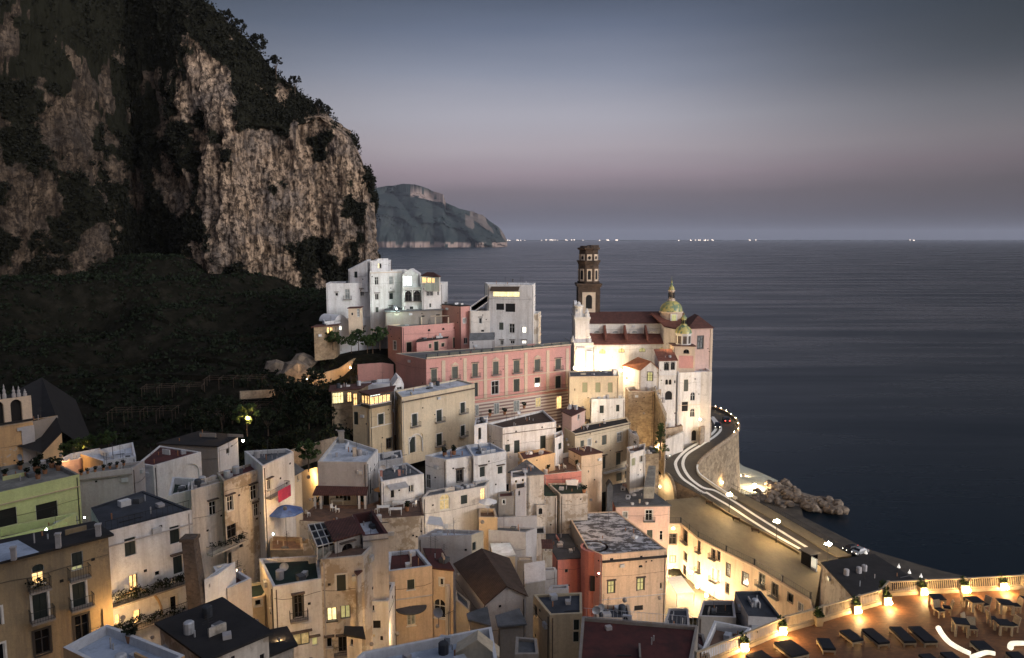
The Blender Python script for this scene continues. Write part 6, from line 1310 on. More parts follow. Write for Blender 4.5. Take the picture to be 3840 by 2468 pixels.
def road_dir(p):
    k = min(range(n-1), key=lambda j: ((OUT[j]+INN[j])/2-p).length); d = (OUT[min(n-1,k+2)]+INN[min(n-1,k+2)]-OUT[max(0,k-2)]-INN[max(0,k-2)]); return atan(1), math.atan2(d.y,d.x), OUT[k].z
def put_car(paint, q, away, label, z=None, rz=None):
    C_.setdefault(paint, []); proto = C_[paint][0] if C_[paint] else car(paint); p = RP(*q); _, a, zz = road_dir(p); p = onz(px(*q), zz if z is None else z)
    o = place(proto, C_[paint], p+V((0,0,.02)), (a+(0 if away else pi)) if rz is None else rz, label); o['category'] = 'car'; return o
for f,x,y,m,l in spt: put_car(m,(f,x,y),False,l)
for f,x,y,m,l in (('B6',1745,790,'car_dark','dark car with tail lights glowing on the outer lane of the bend'),): put_car(m,(f,x,y),True,l)
put_car('car_dark',('B6',1095,1190),True,'dark car parked at the inner edge of the bend below the lamp tree',16.4,1.2)
put_car('car_silver',('B6',1150,1150),True,'silver car parked at the inner edge of the bend below the lamp tree',16.8,1.1)
put_car('car_dark',('B8',1765,1105),True,'dark car parked on the beach behind the dark roofed building',.47,.3)
put_car('car_silver',('B8',1835,1130),True,'pale car parked on the beach behind the dark roofed building',.47,.5)
# benches
def bench():
    b = empty('bench', (0,0,0)); MB().box((0,0,.42), 1.7,.45,.06).build('seat','wood_dark',b); MB().obox((-.85,.2,.5), (1.7,0,0), (0,.05,0), (0,.08,.4)).build('backrest','wood_dark',b)
    for x in (-.7,.7): MB().box((x,0,0), .08,.42,.42).build('leg','iron',b)
    return b
bb = bench(); ub = []
for x,y,l in ((500,692,'bench nearest the viaduct on the empty promenade'),(740,838,'middle one of the three promenade benches, beside a lamp post'),(908,938,'bench near the tall lamp post in the widest part of the promenade')):
    p = Z('B8',x,y,PZ); o = place(bb, ub, p, 2.45, l, None, 'promenade benches'); o['category'] = 'bench'
# ================================================================ hotel terrace
TZ = 47.0
base_l = [('C1',60,1700),('C1',700,1440),('C1',1290,1190),('C1',1800,1042),('C2',100,890),('C2',400,802),('C2',490,690),('C2',1000,662),('C2',1550,637),('C2',2358,592),('C2',2900,570)]
BL = [Z(*q, TZ) for q in base_l]; ht = empty('hotel_terrace', (BL[4].x,BL[4].y-4,20), 'terracotta tiled hotel terrace lit by low lamps, overlooking the beach', 'terrace')
fl = BL+[Z('D',2750,1640,TZ), Z('D',1560,1660,TZ)]
MB().quad(*fl[::-1]).build('floor','terracotta',ht)
mb = MB()
for a, b in zip(BL, BL[1:]):
    t, n_ = facing(b.copy(), a.copy()); n_ = -n_ if n_.y < 0 else n_; mb.add([a,b,V((b.x,b.y,18)),V((a.x,a.y,18))],[(0,1,2,3)])
mb.build('wall','white_warm',ht)
kb = MB(); rb = MB()
for i, (a, b) in enumerate(zip(BL, BL[1:])):
    d_ = b-a; L = d_.length; t = d_/L; s = V((-t.y,t.x,0)); s = s if s.y > 0 else -s
    kb.obox(a+V((0,0,.02)), d_, s*.22, V((0,0,.24))); rb.obox(a+s*.04+V((0,0,.98)), d_, s*.14, V((0,0,.07))); rb.obox(a+s*.06+V((0,0,.30)), d_, s*.08, V((0,0,.05)))
    m_ = max(1,int(L/.14))
    for k in range(m_): p = a+d_*((k+.5)/m_)+s*.1; rb.obox(p-t*.017-s*.012+V((0,0,.26)), t*.034, s*.024, V((0,0,.74)))
    MB().box((a.x+s.x*.11,a.y+s.y*.11,TZ), .2,.2,1.1, math.atan2(t.y,t.x)).build('railing_post','planter',ht)
kb.build('kerb','planter',ht); rg = rb.build('railing','planter',ht)
lampm('terrace_bulb', (1,.60,.24), 430)
def planter():
    r = empty('planter', (0,0,0)); mb = MB()
    for z0,z1,w0,w1 in ((0,.62,.40,.52),): mb.add([(-w0/2,-w0/2,z0),(w0/2,-w0/2,z0),(w0/2,w0/2,z0),(-w0/2,w0/2,z0),(-w1/2,-w1/2,z1),(w1/2,-w1/2,z1),(w1/2,w1/2,z1),(-w1/2,w1/2,z1)],[(0,3,2,1),(0,1,5,4),(1,2,6,5),(2,3,7,6),(3,0,4,7)])
    mb.box((0,0,.55), .44,.44,.02); mb.build('pot','planter',r); leafcloud('plant','leaf_green',[(0,0,.8),(.12,.05,.72),(-.12,0,.75),(0,.1,1.0)],.24,40,.16,r); return r
pp = planter(); up_ = []
pl_spots = [('C1',690,1445,1),('C1',1215,1215,1),('C1',1730,1090,0),('C2',30,925,1),('C2',450,805,1),('C2',945,668,1),('C2',1525,640,1),('C2',2050,600,1),('C2',420,700,0)]
pn_ = ['planter lamp lowest along the railing','planter lamp above the nearest daybed','unlit tall planter midway along the railing','planter lamp just before the railing corner','planter lamp at the inner corner of the railing','first planter lamp on the straight seaward railing','planter lamp behind the first table group','planter lamp at the far end of the seaward railing','unlit planter standing against the railing corner']
def lamp(p, r, m, label, group=None, bracket=None, nm='lamp'):
    o = MB().lathe(p, [(r*sin(pi*i/5)+.001, -r*cos(pi*i/5)) for i in range(6)], 8).build(nm, m)
    return tag(o, label, 'lamp', group)
for (f,x,y,lit), l in zip(pl_spots, pn_):
    p = Z(f,x,y,TZ); o = place(pp, up_, p+V((0,.05,0)), random.uniform(-.2,.2), 'pale '+l.replace('lamp','') if 0 else 'square pale '+l.replace('planter lamp','lit planter')+', holding a small plant'); o['category'] = 'planter'
    if lit: lamp(p+V((.05,-.50,.40)), .12, 'terrace_bulb', 'small floor lamp at the '+l.replace('planter lamp','planter'), None)
def legs(mb, w, d, h, s, x0=0, y0=0):
    return [MB().box((x0+sx*(w/2-s/2), y0+sy*(d/2-s/2), 0), s, s, h) for sx in (-1,1) for sy in (-1,1)]
def table():
    r = empty('table', (0,0,0)); MB().box((0,0,.70), .85,.85,.05).build('tabletop','cushion_black',r); MB().box((0,0,.60), .82,.82,.10).build('apron','wicker',r)
    for l in legs(None,.8,.8,.6,.12): l.build('leg','wicker',r)
    return r
def chair():
    r = empty('chair', (0,0,0)); MB().box((0,0,.40), .50,.50,.07).build('seat','wicker',r); MB().box((0,0,.47), .44,.44,.05).build('cushion','cushion_black',r)
    mb = MB(); mb.add([(-.25,.20,.40),(.25,.20,.40),(.25,.34,1.0),(-.25,.34,1.0),(-.25,.26,.40),(.25,.26,.40),(.25,.40,1.0),(-.25,.40,1.0)],[(0,1,2,3),(4,7,6,5),(0,4,5,1),(1,5,6,2),(2,6,7,3),(3,7,4,0)]); mb.build('backrest','wicker',r)
    for l in legs(None,.48,.48,.40,.07): l.build('leg','wicker',r)
    return r
def lounger():
    r = empty('daybed', (0,0,0)); MB().box((0,0,.16), 2.0,.80,.12).build('frame','wicker',r); mb = MB().box((0,0,.28), 1.96,.76,.14); mb.build('mattress','cushion_black',r)
    for l in legs(None,1.96,.78,.16,.09): l.build('leg','wicker',r)
    return r
ta = table(); ut = []
for x,y,l in ((1150,835,'wicker table with a black top nearest the corner lamps'),(1665,870,'wicker table between two facing chairs behind the glowing fixture'),(1470,1215,'tall wicker table beside the bend of the glowing fixture'),(2065,1195,'wicker table in the middle of the chairs at the sea end'),(2085,905,'wicker table beside the last planter lamp')):
    o = place(ta, ut, Z('C2',x,y,TZ), random.uniform(-.3,.1), l, (1,1,1.25 if 'tall' in l else 1.0)); o['category'] = 'table'
ca = chair(); uc_ = []
for x,y,a,l in ((1185,965,.2,'wicker chair with its back to the sea, first from the corner lamps'),(1285,930,-1.9,'wicker chair turned sideways at the first table'),(1545,815,1.4,'wicker chair facing the sea end at the second table'),(1800,885,-1.3,'wicker chair facing the corner at the second table'),(1640,1215,-.2,'wicker chair beside the tall table'),(1575,1150,.6,'wicker chair half hidden behind the tall table'),(1920,1085,1.5,'wicker chair at the sea end table, nearer the tall table'),(2190,1170,-1.4,'wicker chair on the far side of the sea end table'),(2235,900,-1.6,'wicker chair pushed to the table by the last planter'),(2330,800,-.8,'wicker chair at the edge of the terrace by the last planter')):
    o = place(ca, uc_, Z('C2',x,y,TZ), a, l); o['category'] = 'chair'
lo_ = lounger(); ul = []
for f,x0,y0,x1,y1,wd,l in (('C2',185,1130,430,1325,.8,'black daybed in the middle row beside a small wicker stool'),('C2',575,1105,790,1310,.8,'black daybed second from the glowing fixture'),('C2',840,1100,1080,1310,.85,'black daybed nearest the glowing fixture'),('C2',1710,1300,1850,1425,.9,'short black daybed beside the end of the glowing fixture'),('C1',1230,1300,1480,1490,1.3,'widest black daybed under the second planter lamp'),('C1',830,1460,1080,1640,1.3,'black daybed nearest the lowest planter lamp'),('C1',1790,1265,1880,1410,.8,'small square black daybed by the unlit planter'),('C2',1280,1455,1430,1580,.8,'black daybed at the bottom edge below the glowing fixture'),('C2',2190,1450,2350,1580,.8,'black daybed at the bottom corner of the terrace'),('C2',980,1480,1130,1600,.8,'black daybed at the bottom edge beside striped cushions'),('C1',2090,1150,2280,1290,.8,'black daybed between the small square one and the middle row')):
    a, b = Z(f,x0,y0,TZ+.4), Z(f,x1,y1,TZ+.4); d_ = b-a; c = (a+b)/2; o = place(lo_, ul, (c.x,c.y,TZ), math.atan2(d_.y,d_.x), l, (d_.length/2.0, wd/.8, 1)); o['category'] = 'daybed'
glow('fixture_glow', (1,.90,.70), 1.35, .3, 3)
def glowing(pts, r, label):
    P_ = smooth_line([Z('C2',x,y,TZ+.3) for x,y in pts], 5); mb = MB(); mb.tube(P_, r, 10, r*.8); o = mb.build('glow_fixture','fixture_glow',None,True); tag(o, label, 'light fixture')  # bright white shapes of unknown nature, built as glowing tubes
glowing([(1175,1125),(1230,1215),(1330,1325),(1490,1420),(1610,1475)], .17, 'long curved white light fixture of guessed form glowing brightly across the tiled terrace')
glowing([(1640,1530),(1830,1465),(1960,1480)], .15, 'small glowing white fixture of guessed form between two black daybeds')
glowing([(2170,1395),(2200,1340),(2420,1335)], .17, 'glowing white fixture of guessed form at the edge of the terrace')
# pole lanterns beyond the railing
lampm('lantern_white', (1,.93,.8), .7)
def pole_lantern():
    r = empty('garden_lantern', (0,0,0)); MB().tube([(0,0,-6),(0,0,0)], .05, 6).build('post','iron',r); MB().lathe((0,0,0), [(.05,.0),(.34,.05),(.26,.35),(.1,.6),(.03,.95)], 10).build('lantern','lantern_white',r); return r
pl0 = pole_lantern(); upl = []
for x,y,l in ((175,100,'bell shaped white lantern on a pole, furthest from the hotel railing'),(628,292,'bell shaped white lantern second from the furthest'),(775,370,'largest bell shaped white lantern behind the hotel railing'),(935,425,'bell shaped white lantern just above the railing corner')):
    p = DD('C2',x,y,96); place(pl0, upl, p, 0, l, .6)['category'] = 'lantern'
# ================================================================ lamps of the town
WARM, AMB = (1,.64,.30), (1,.56,.20)
lampm('bulb_street', (1,.66,.30), 600); lampm('bulb_alley', AMB, 950); lampm('bulb_alley_soft', WARM, 400); lampm('bulb_flood', (1,.72,.41), 1500); lampm('bulb_piazza', (1,.72,.41), 1500); lampm('bulb_cold', (.75,1,.85), 900); lampm('bulb_red', (1,.10,.08), 500); lampm('bulb_green', (.45,1,.35), 700); lampm('bulb_blue', (.5,.95,.9), 100)
def street_lamp():
    r = empty('street_lamp', (0,0,0)); MB().tube([(0,0,0),(0,0,.9)], .12, 8, .08).tube([(0,0,.9),(0,0,4.4)], .06, 8, .045).build('post','iron',r)
    mb = MB(); 
    for k in range(3): a = k*2*pi/3; mb.tube([(0,0,3.9),(.3*cos(a),.3*sin(a),3.85),(.5*cos(a),.5*sin(a),4.05)], .025, 5)
    mb.build('arm','iron',r)
    for k in range(3): a = k*2*pi/3; MB().lathe((.5*cos(a),.5*sin(a),4.25), [(.19*sin(pi*i/5)+.001, -.19*cos(pi*i/5)) for i in range(6)], 8).build('lantern','bulb_street',r)
    MB().lathe((0,0,4.6), [(.001,-.19),(.11,-.15),(.19,0),(.11,.15),(.001,.19)], 8).build('lantern','bulb_street',r); return r
sl0 = street_lamp(); us_ = []
for f,x,y,z,l in (('B8',672,775,None,'street lamp with a cluster of globes nearest the viaduct'),('B8',1090,1030,None,'tallest looking street lamp in the middle of the promenade'),('B8',1545,1245,None,'street lamp with clustered globes beside the dark bus shelter'),('B6',1025,1235,16.5,'street lamp glowing under the dark tree at the inner bend')):
    p = Z(f,x,y,PZ if z is None else z); place(sl0, us_, p, .4, l, 1.0)['category'] = 'street lamp'
AG = 'lamps hidden down in the alleys'; AL = 'small lamp with an added viewer-side shell, lighting the surfaces beyond it'
def L(f,x,y,d,r,m,label,group=None):
    p = DD(f,x,y,d)
    if group != AG: return lamp(p, r, m, label, group)
    b = (CAM-p).normalized(); q = empty('alley_lamp', p, label, 'lamp', group)
    WL[q.name] = V((0,0,0)); MB().lathe((0,0,0), [(r*sin(pi*i/5)+.001, -r*cos(pi*i/5)) for i in range(6)], 8).build('bulb', m, q)
    s1 = b.orthogonal().normalized(); s2 = b.cross(s1); R_ = r*1.7; vs = []; fs = []
    for i in range(5):
        a = pi*.5*i/4*.92
        for k in range(12): c = 2*pi*k/12; vs.append((s1*cos(c)+s2*sin(c))*(R_*sin(a))+b*(R_*cos(a)))
    for i in range(4):
        for k in range(12): fs.append((i*12+k,i*12+(k+1)%12,(i+1)*12+(k+1)%12,(i+1)*12+k))
    WL[q.name] = V((0,0,0)); MB().add(vs, fs).build('viewer_shell','shadow_plaster',q); WL[q.name] = V(p); return q  # shell added on the viewer's side to hide the bulb
L('B8',612,497,196,.20,'bulb_street','lamp at the foot of the masonry sea wall'); L('B6',1470,765,194.5,.20,'bulb_street','wall lamp glowing on the tall white house over the road')
L('B6',1700,1420,206,.24,'bulb_flood','flood lamp lighting the pale quay behind the sea wall'); L('B8',900,520,214,.34,'bulb_flood','flood lamp standing at the root of the breakwater')
for x,y,d,r in ((150,225,200,.19),(255,235,200.5,.20),(430,240,200.5,.21),(640,250,201,.21)): L('B6',x,y,d,r,'bulb_flood','floodlight at the foot of the church wall','church floodlights')
L('B5',1235,1262,200.5,.10,'bulb_flood',AL,AG); L('B6',700,330,184,.16,'bulb_street',AL,AG); L('B6',240,640,176,.22,'bulb_flood',AL,AG)
L('B6',1210,700,186,.16,'bulb_street',AL,AG); L('B6',880,700,174,.16,'bulb_street',AL,AG); L('B6',1420,340,193,.12,'bulb_street',AL,AG); L('B6',1000,420,185,.12,'bulb_street',AL,AG)
for k_,(x,y) in enumerate(((1630,655),(1690,675),(1745,700),(1795,735),(1840,775),(1868,830),(1872,890),(1830,925))): p_ = RP('B6',x,y); lamp(V((p_.x,p_.y,p_.z+.85)), .05, 'bulb_street', 'bead like lamp on the stone parapet of the outer road bend', 'parapet lamps')
L('B7',1130,800,131,.24,'bulb_piazza','lamp added over the white piazza canopy to brighten it'); L('B8',800,440,225,.34,'bulb_flood',AL,AG)  # lamps added to brighten the canopy top and the quay
ARL = lamp(ARCHP, .11, 'bulb_flood', 'lamp lighting the arch under the viaduct')
for x,y,z in ((230,1370,4.6),(390,1420,4.8),(470,1500,5.2),(150,1250,4.4)): lamp(Z('B8',x,y,z), .26, 'bulb_piazza', 'bright lamp on the little piazza below the apartment block', 'piazza lamps')
L('B7',560,1040,112,.22,'bulb_alley',AL,AG); L('B7',860,1020,113,.18,'bulb_alley',AL,AG); L('B7',980,420,150,.18,'bulb_street','lamp at the corner of the promenade apartment block')
L('B7',334,806,115.5,.09,'bulb_red','red lamp on the round pink tower')
L('A3',862,212,131,.20,'bulb_alley','lamp shining inside the tree at the orchard path'); L('A3',804,472,124.5,.17,'bulb_alley_soft','lamp on a stub wall behind the pale roof terrace'); L('A7',560,98,182,.11,'bulb_alley','lamp on the climbing footpath wall'); L('C8',1160,700,174,.17,'bulb_alley','lamp at the foot of the rock by the footpath')
for f,x,y,d,r,m in (('A3',1560,890,114.5,.17,'bulb_alley'),('A3',1290,1250,93,.16,'bulb_alley'),('A3',1580,1150,100,.12,'bulb_alley_soft'),('A4',930,1130,67,.12,'bulb_alley'),('A4',740,560,74,.14,'bulb_alley'),('B2',1130,1340,71.5,.12,'bulb_alley'),('B2',1500,1190,77,.15,'bulb_alley_soft'),('B2',2080,1080,76,.13,'bulb_alley_soft'),('B2',250,1560,66,.13,'bulb_alley_soft'),('B2',700,1580,66,.12,'bulb_alley'),
   ('B3',612,800,104,.16,'bulb_flood'),('B3',660,1275,97,.14,'bulb_alley'),('A8',1530,850,146,.18,'bulb_alley'),('A8',1640,1090,140,.16,'bulb_alley'),('A8',700,1110,138,.16,'bulb_alley'),('A8',900,1250,124,.15,'bulb_alley'),('A2',1250,1130,64,.13,'bulb_alley'),('A2',1550,1330,62,.10,'bulb_alley_soft'),('B4',260,330,80,.10,'bulb_alley_soft'),('A5',1690,690,190,.13,'bulb_alley_soft'),('A1',700,950,112,.14,'bulb_alley'),('A1',1000,850,124,.14,'bulb_alley'),('B3',2180,480,130,.15,'bulb_alley'),('B6',700,1250,140,.17,'bulb_alley_soft'),('B6',380,1000,140,.15,'bulb_alley_soft'),('A7',380,900,140,.10,'bulb_alley_soft'),('B1',150,1050,82,.12,'bulb_alley'),('B3',760,560,100,.12,'bulb_alley_soft'),('A4',1180,1330,62,.09,'bulb_alley_soft')): L(f,x,y,d,r,m,AL,AG)
L('A5',1270,400,195.2,.10,'bulb_cold','cold white lamp on the brilliant lit roof terrace'); L('A5',1130,735,194,.14,'bulb_cold','cold lamp behind the grey penthouse lighting the white wall'); L('A2',470,235,77,.09,'bulb_green','green lamp behind the lime parapet'); L('A2',860,110,80,.07,'bulb_green','second green lamp by the railing of the lime house')
L('A4',1112,158,82,.07,'bulb_blue','cold lamp under the blue parasol'); L('A6',820,560,211,.06,'bulb_street','lamp inside the lit loggia of the white tower house')
# ================================================================ trees and undergrowth
protoA = [tree_data(21,5.2,2.4,'leaf_dark'), tree_data(22,6.4,2.6,'leaf_dark')]; protoB = [tree_data(31,4.2,2.0,'leaf_green')]
pine0 = tree_data(41,9,3.4,'leaf_cliff',34,26,.6,'pine','pine_tree'); cone0 = tree_data(51,8.5,2.4,'leaf_green',60,30,.36,'cone','garden_tree')
U = {}
def tree(pr, f, x, y, d, s, label, group=None, sink=.0):
    p = DD(f,x,y,d); o = place(pr, U.setdefault(pr.name, []), (p.x,p.y,p.z-sink), random.uniform(0,6), label, s, group); o['category'] = 'tree'; return o
random.seed(9); tl = 'dark bushy orchard tree below the cliff, one of a dense row'
for k,(x,y,d) in enumerate(((180,1060,146),(330,1010,152),(470,1120,140),(300,1130,138),(90,1000,150),(430,960,158),(560,1190,135),(900,980,158),(1000,1080,150),(1090,960,160),(1180,1120,148),(1260,980,158),(900,1180,140),(1060,1220,140),(1350,1090,152),(780,1080,146),(690,1190,138),(960,880,166),(1120,840,170),(1240,860,170),(1330,1230,142))):
    p = DD('C8',x,y,d); o = place(protoA[k%2], U.setdefault(k%2, []), (p.x,p.y,ground(p.x,p.y)-.3), random.uniform(0,6), tl, random.uniform(.8,1.25), 'orchard trees below the cliff'); o['category'] = 'tree'
for k,(f,x,y,d,s,l) in enumerate((('A3',850,330,133,1.1,'yellow green tree lit by the lamp at the orchard path'),('A5',650,1190,190,1.0,'round green tree in front of the long lower white house'),('A5',920,1180,189,1.1,'green tree between the lower white house and the pink corner'),('A5',560,1230,188,.8,'tree at the middle of the lower white house wall'),('A5',330,1190,189,.9,'dark tree at the cliff end of the lower white house'),('A5',830,1230,187.5,.9,'tree between the round green tree and the pink corner'),('A5',430,1210,188,.7,'small upright tree under the rounded gable of the white house'),('A5',760,1230,187,.8,'low tree at the foot of the lower white house'),('A3',1560,740,112,.9,'dark climbing tree on the orchard wall by the square white house'))):
    tree(protoB[0], f, x, y, d, s, l, None, .3)
tree(cone0,'B6',1050,1150,173,.95,'dark conical tree behind the glowing street lamp at the bend')
for k,(x,y,d,s,l) in enumerate(((603,112,292,1.25,'tallest round pine standing out on the cliff skyline'),(556,70,296,1.0,'upright pine left of the skyline notch on the cliff'),(530,45,300,.9,'pine highest up on the cliff edge'),(645,150,288,.8,'low pine on the cliff ridge under the tall round one'),(745,252,280,.75,'small pine leaning over the lower cliff edge'),(765,262,280,.6,'last little pine on the lower cliff edge'),(690,195,285,.7,'pine halfway down the cliff ridge'))):
    if k == 1: l = 'upright pine just above the skyline notch on the cliff'
    tree(pine0,'D',x,y,d,s,l,None,5.5*s)
for k,(x,y,l) in enumerate(((790,900,'yellow lit bush nearest the orange gable wall'),(920,850,'yellow lit bush behind the pale blue sunken terrace'),(1060,820,'lit bush in the middle behind the sunken terrace'),(1260,770,'lit bush at the dark end behind the sunken terrace'))):
    tree(protoB[0],'A1',x,y+90,124,.7,l,None,.2)
rk = boulder_mesh(77).build('rock_outcrop','boulder'); urk = []
for x,y,d,s,l in ((1060,660,181,4.2,'big tan rock outcrop lit by the footpath lamp'),(960,720,183,3.4,'lower rock outcrop beside the lit tan one'),(870,640,190,4.0,'dim rock outcrop at the foot of the cliff slope'),(1130,560,190,3.6,'rock outcrop above the footpath lamp')):
    p = DD('C8',x,y,d); o = place(rk, urk, (p.x,p.y,p.z-.5), s, l, (s,s,s*1.25)); o['category'] = 'rock'
bs, br = [], []
while len(bs) < 4200:
    x, y = random.uniform(-200,-18), random.uniform(128,266)
    g = ground(x,y); u = (x/y)
    if u > -.13 or (u > -.235 and y < 235 and y > 188) or (y < 150 and u > -.22) or (u < -.45 and y < 140): continue
    if (x > -52 and 192 < y < 226): continue
    bs.append((x,y,g+.3)); br.append(random.uniform(.5,1.5))
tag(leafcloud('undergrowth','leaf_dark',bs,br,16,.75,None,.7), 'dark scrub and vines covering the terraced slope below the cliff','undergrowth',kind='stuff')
# terrace walls and vine poles on the slope
for k,(pts,hh) in enumerate((([(60,790,205),(300,760,214),(520,770,208)],1.2),([(80,850,190),(330,830,198),(560,850,190)],1.2),([(120,905,176),(340,880,184),(560,905,176)],1.2),([(560,790,205),(690,760,214)],1.2))):
    T = [DD('D',x,y,d) for x,y,d in pts]; mb = MB()
    for a, b in zip(T, T[1:]):
        m_ = 14
        for i in range(m_):
            q = a+(b-a)*(i/m_); q2 = a+(b-a)*((i+1)/m_); g0, g1 = ground(q.x,q.y), ground(q2.x,q2.y); mb.add([(q.x,q.y,g0-.5),(q2.x,q2.y,g1-.5),(q2.x,q2.y,g1+hh),(q.x,q.y,g0+hh),(q.x,q.y+.6,g0-.5),(q2.x,q2.y+.6,g1-.5),(q2.x,q2.y+.6,g1+hh),(q.x,q.y+.6,g0+hh)],[(0,1,2,3),(3,2,6,7),(4,7,6,5)])
    tag(mb.build('terrace_wall','slope_earth'), ['highest dry stone wall across the dark slope','middle dry stone wall across the dark slope','lowest dry stone wall across the dark slope','short dry stone wall under the lit buttress of the cliff'][k],'wall',None,'thing')
pg = MB()
for i in range(5):
    for j in range(3): pg.tube([(i*3.2,j*2.4,-.5),(i*3.2+.05,j*2.4,2.6)], .05, 5)
for j in range(3): pg.tube([(-.3,j*2.4,2.5),(13.2,j*2.4,2.55)], .04, 4)
for i in range(5): pg.tube([(i*3.2,-.3,2.6),(i*3.2,5.2,2.6)], .035, 4)
pg0 = pg.build('vine_pergola','bark'); upg = []
for x,y in ((330,900),(430,930),(520,880),(480,950),(560,960),(250,950)):
    for d in (160,):
        p = DD('D',x,y,d+random.uniform(-6,14)); o = place(pg0, upg, (p.x,p.y,ground(p.x,p.y)+.2), random.uniform(-.1,.25), 'bare pole pergola for vines on the dark slope', None, 'vine pergolas on the slope'); o['category'] = 'pergola'
# ================================================================ small things on roofs and terraces
def potted():
    r = empty('potted_plant', (0,0,0)); MB().lathe((0,0,0), [(.001,0),(.16,0),(.22,.36),(.19,.36),(.17,.3),(.001,.3)], 10).build('pot','pot',r); leafcloud('plant','leaf_dark',[(0,0,.55),(.1,.1,.7),(-.12,.05,.65)],.26,26,.2,r); return r
def dish():
    r = empty('satellite_dish', (0,0,0)); MB().tube([(0,0,0),(0,0,.9)], .03, 6).build('mast','metal_dark',r); mb = MB().lathe((0,0,0), [(.001,.0),(.2,.03),(.38,.12)], 14); mb.v = [(p[0], -p[2]*1.0-.02, p[1]+1.0) for p in mb.v]; mb.build('dish','metal_pale',r); return r
def aerial():
    r = empty('antenna', (0,0,0)); MB().tube([(0,0,0),(0,0,2.6)], .025, 5).build('mast','metal_dark',r); mb = MB().tube([(-.6,0,2.45),(.6,0,2.45)], .018, 4)
    for k in range(7): mb.tube([(-.55+k*.18,-.28,2.45),(-.55+k*.18,.28,2.45)], .01, 3)
    mb.build('aerial','metal_dark',r); return r
def wtable():
    r = empty('garden_table', (0,0,0)); MB().box((0,0,.7), 1.5,.85,.05).build('tabletop','paint_white',r)
    for l in legs(None,1.4,.8,.7,.07): l.build('leg','paint_white',r)
    return r
def wchair():
    r = empty('garden_chair', (0,0,0)); MB().box((0,0,.42), .46,.46,.05).build('seat','paint_white',r); MB().box((0,.22,.47), .46,.05,.42).build('backrest','paint_white',r)
    for l in legs(None,.44,.44,.42,.05): l.build('leg','paint_white',r)
    return r
def parasol(m):
    r = empty('parasol', (0,0,0)); MB().tube([(0,0,0),(0,0,2.5)], .03, 6).build('pole','metal_pale',r); MB().lathe((0,0,2.0), [(1.5,0),(1.45,.06),(.7,.36),(.02,.6)], 8).build('canopy',m,r); return r
def acunit():
    r = empty('air_conditioner', (0,0,0)); MB().box((0,0,.1), .85,.34,.6).build('casing','metal_pale',r); MB().lathe((0,0,0), [(.22,0),(.2,.02),(.001,.02)], 12).build('fan','metal_dark',r); r.children[1].data.transform(__import__('mathutils').Matrix.Translation((-.12,-.172,.4)) @ __import__('mathutils').Matrix.Rotation(pi/2,4,'X')); return r
P0_ = dict(pot=potted(), dish=dish(), ant=aerial(), tab=wtable(), chr=wchair(), ac=acunit()); CAT = dict(pot='potted plant', dish='satellite dish', ant='antenna', tab='table', chr='chair', ac='air conditioner'); UU = {k: [] for k in P0_}
def put(k, f, x, y, z, label, s=1, rz=None, group=None):
    o = place(P0_[k], UU[k], Z(f,x,y,z), random.uniform(0,6) if rz is None else rz, label, s, group); o['category'] = CAT[k]; return o
zf = lambda n_: HS[n_].zf
for x,y,s in ((60,1205,1.2),(235,1110,1.3),(310,1185,1.2),(430,1150,2.2),(440,1220,1.5),(520,1160,1.4),(600,1090,1.6),(680,1120,1.8),(470,1040,1.4)): put('pot','A1',x,y,zf('lime'),'potted plant on the roof terrace of the lime yellow house',s,None,'pots on the lime house terrace')
for x,y in ((940,1215),(1015,1200),(1100,1180),(1195,1160),(1270,1140),(1350,1125),(1430,1105)): put('pot','A1',x,y-40,zf('paleledge')+.3,'potted plant in the row along the pale ledge house',.9,None,'pots on the pale ledge house')
for f,x,y,nm,l in (('A1',1310,1010,'orangeblue','antenna standing on the pale blue sunken terrace'),('A1',1350,870,'orangeblue','antenna near the back wall of the pale blue terrace'),('A7',660,330,'greytop','antenna on the grey roof behind the glowing veranda'),('A7',975,290,'greytop','antenna beside the white gable'),('B1',640,1330,'f5b','antenna in front of the arched window'),('A7',445,1010,'m1','antenna beside the dark chimney of the square white house'),('A3',640,640,'darkslab','antenna behind the black slab roof'),('B7',725,590,'patched','antenna at the edge of the patched roof'),('B4',125,1290,'blueroof','tall mast on the light blue roof'),('B7',500,230,'pinkbeige','antenna on the pinkish promenade house')): put('ant',f,x,y,zf(nm),l)
for f,x,y,nm,l in (('B1',1300,120,'m1r','satellite dish on the sage roof'),('A1',250,1070,'lime','satellite dish on the lime house'),('B2',2100,1060,'blueroof','satellite dish by the lit arched opening'),('A4',1240,640,'f4','satellite dish on the dark green terrace'),('B7',345,1195,'maroonterr','satellite dish on the dark maroon terrace, first'),('B7',310,1215,'maroonterr','satellite dish on the dark maroon terrace, near the ladder'),('A8',1010,740,'maroontile','satellite dish among the posts of the brown terrace')): put('dish',f,x,y,zf(nm),l.replace(', first',', nearest the peach house'),1.2,random.uniform(-.4,.6))
for f,x,y,nm,l in (('B7',590,160,'pinkbeige','air conditioner in the middle of the pinkish flat roof'),('B7',545,95,'pinkbeige','air conditioner nearest the stairhead on the pinkish roof'),('B7',580,1230,'maroonterr','air conditioner on the dark maroon terrace'),('B3',1930,240,'greenroof2','air conditioner at the back of the green carpeted terrace'),('B4',80,1350,'blueroof','air conditioner on the light blue roof')): put('ac',f,x,y,zf(nm),l,1.1,random.uniform(-.3,.3))
for f,x,y,nm,l in (('B1',640,560,'t1','white table under the porch of the square white house'),('B1',1520,590,'t1','long white table in the middle of the brown terrace'),('B1',1300,660,'t1','small white table by the maroon rim'),('B1',1480,690,'t1','white table nearest the terrace edge'),('A8',1480,1400,'redterr','white table on the furnished brown terrace')): put('tab',f,x,y,zf(nm),l,1.2,.1)
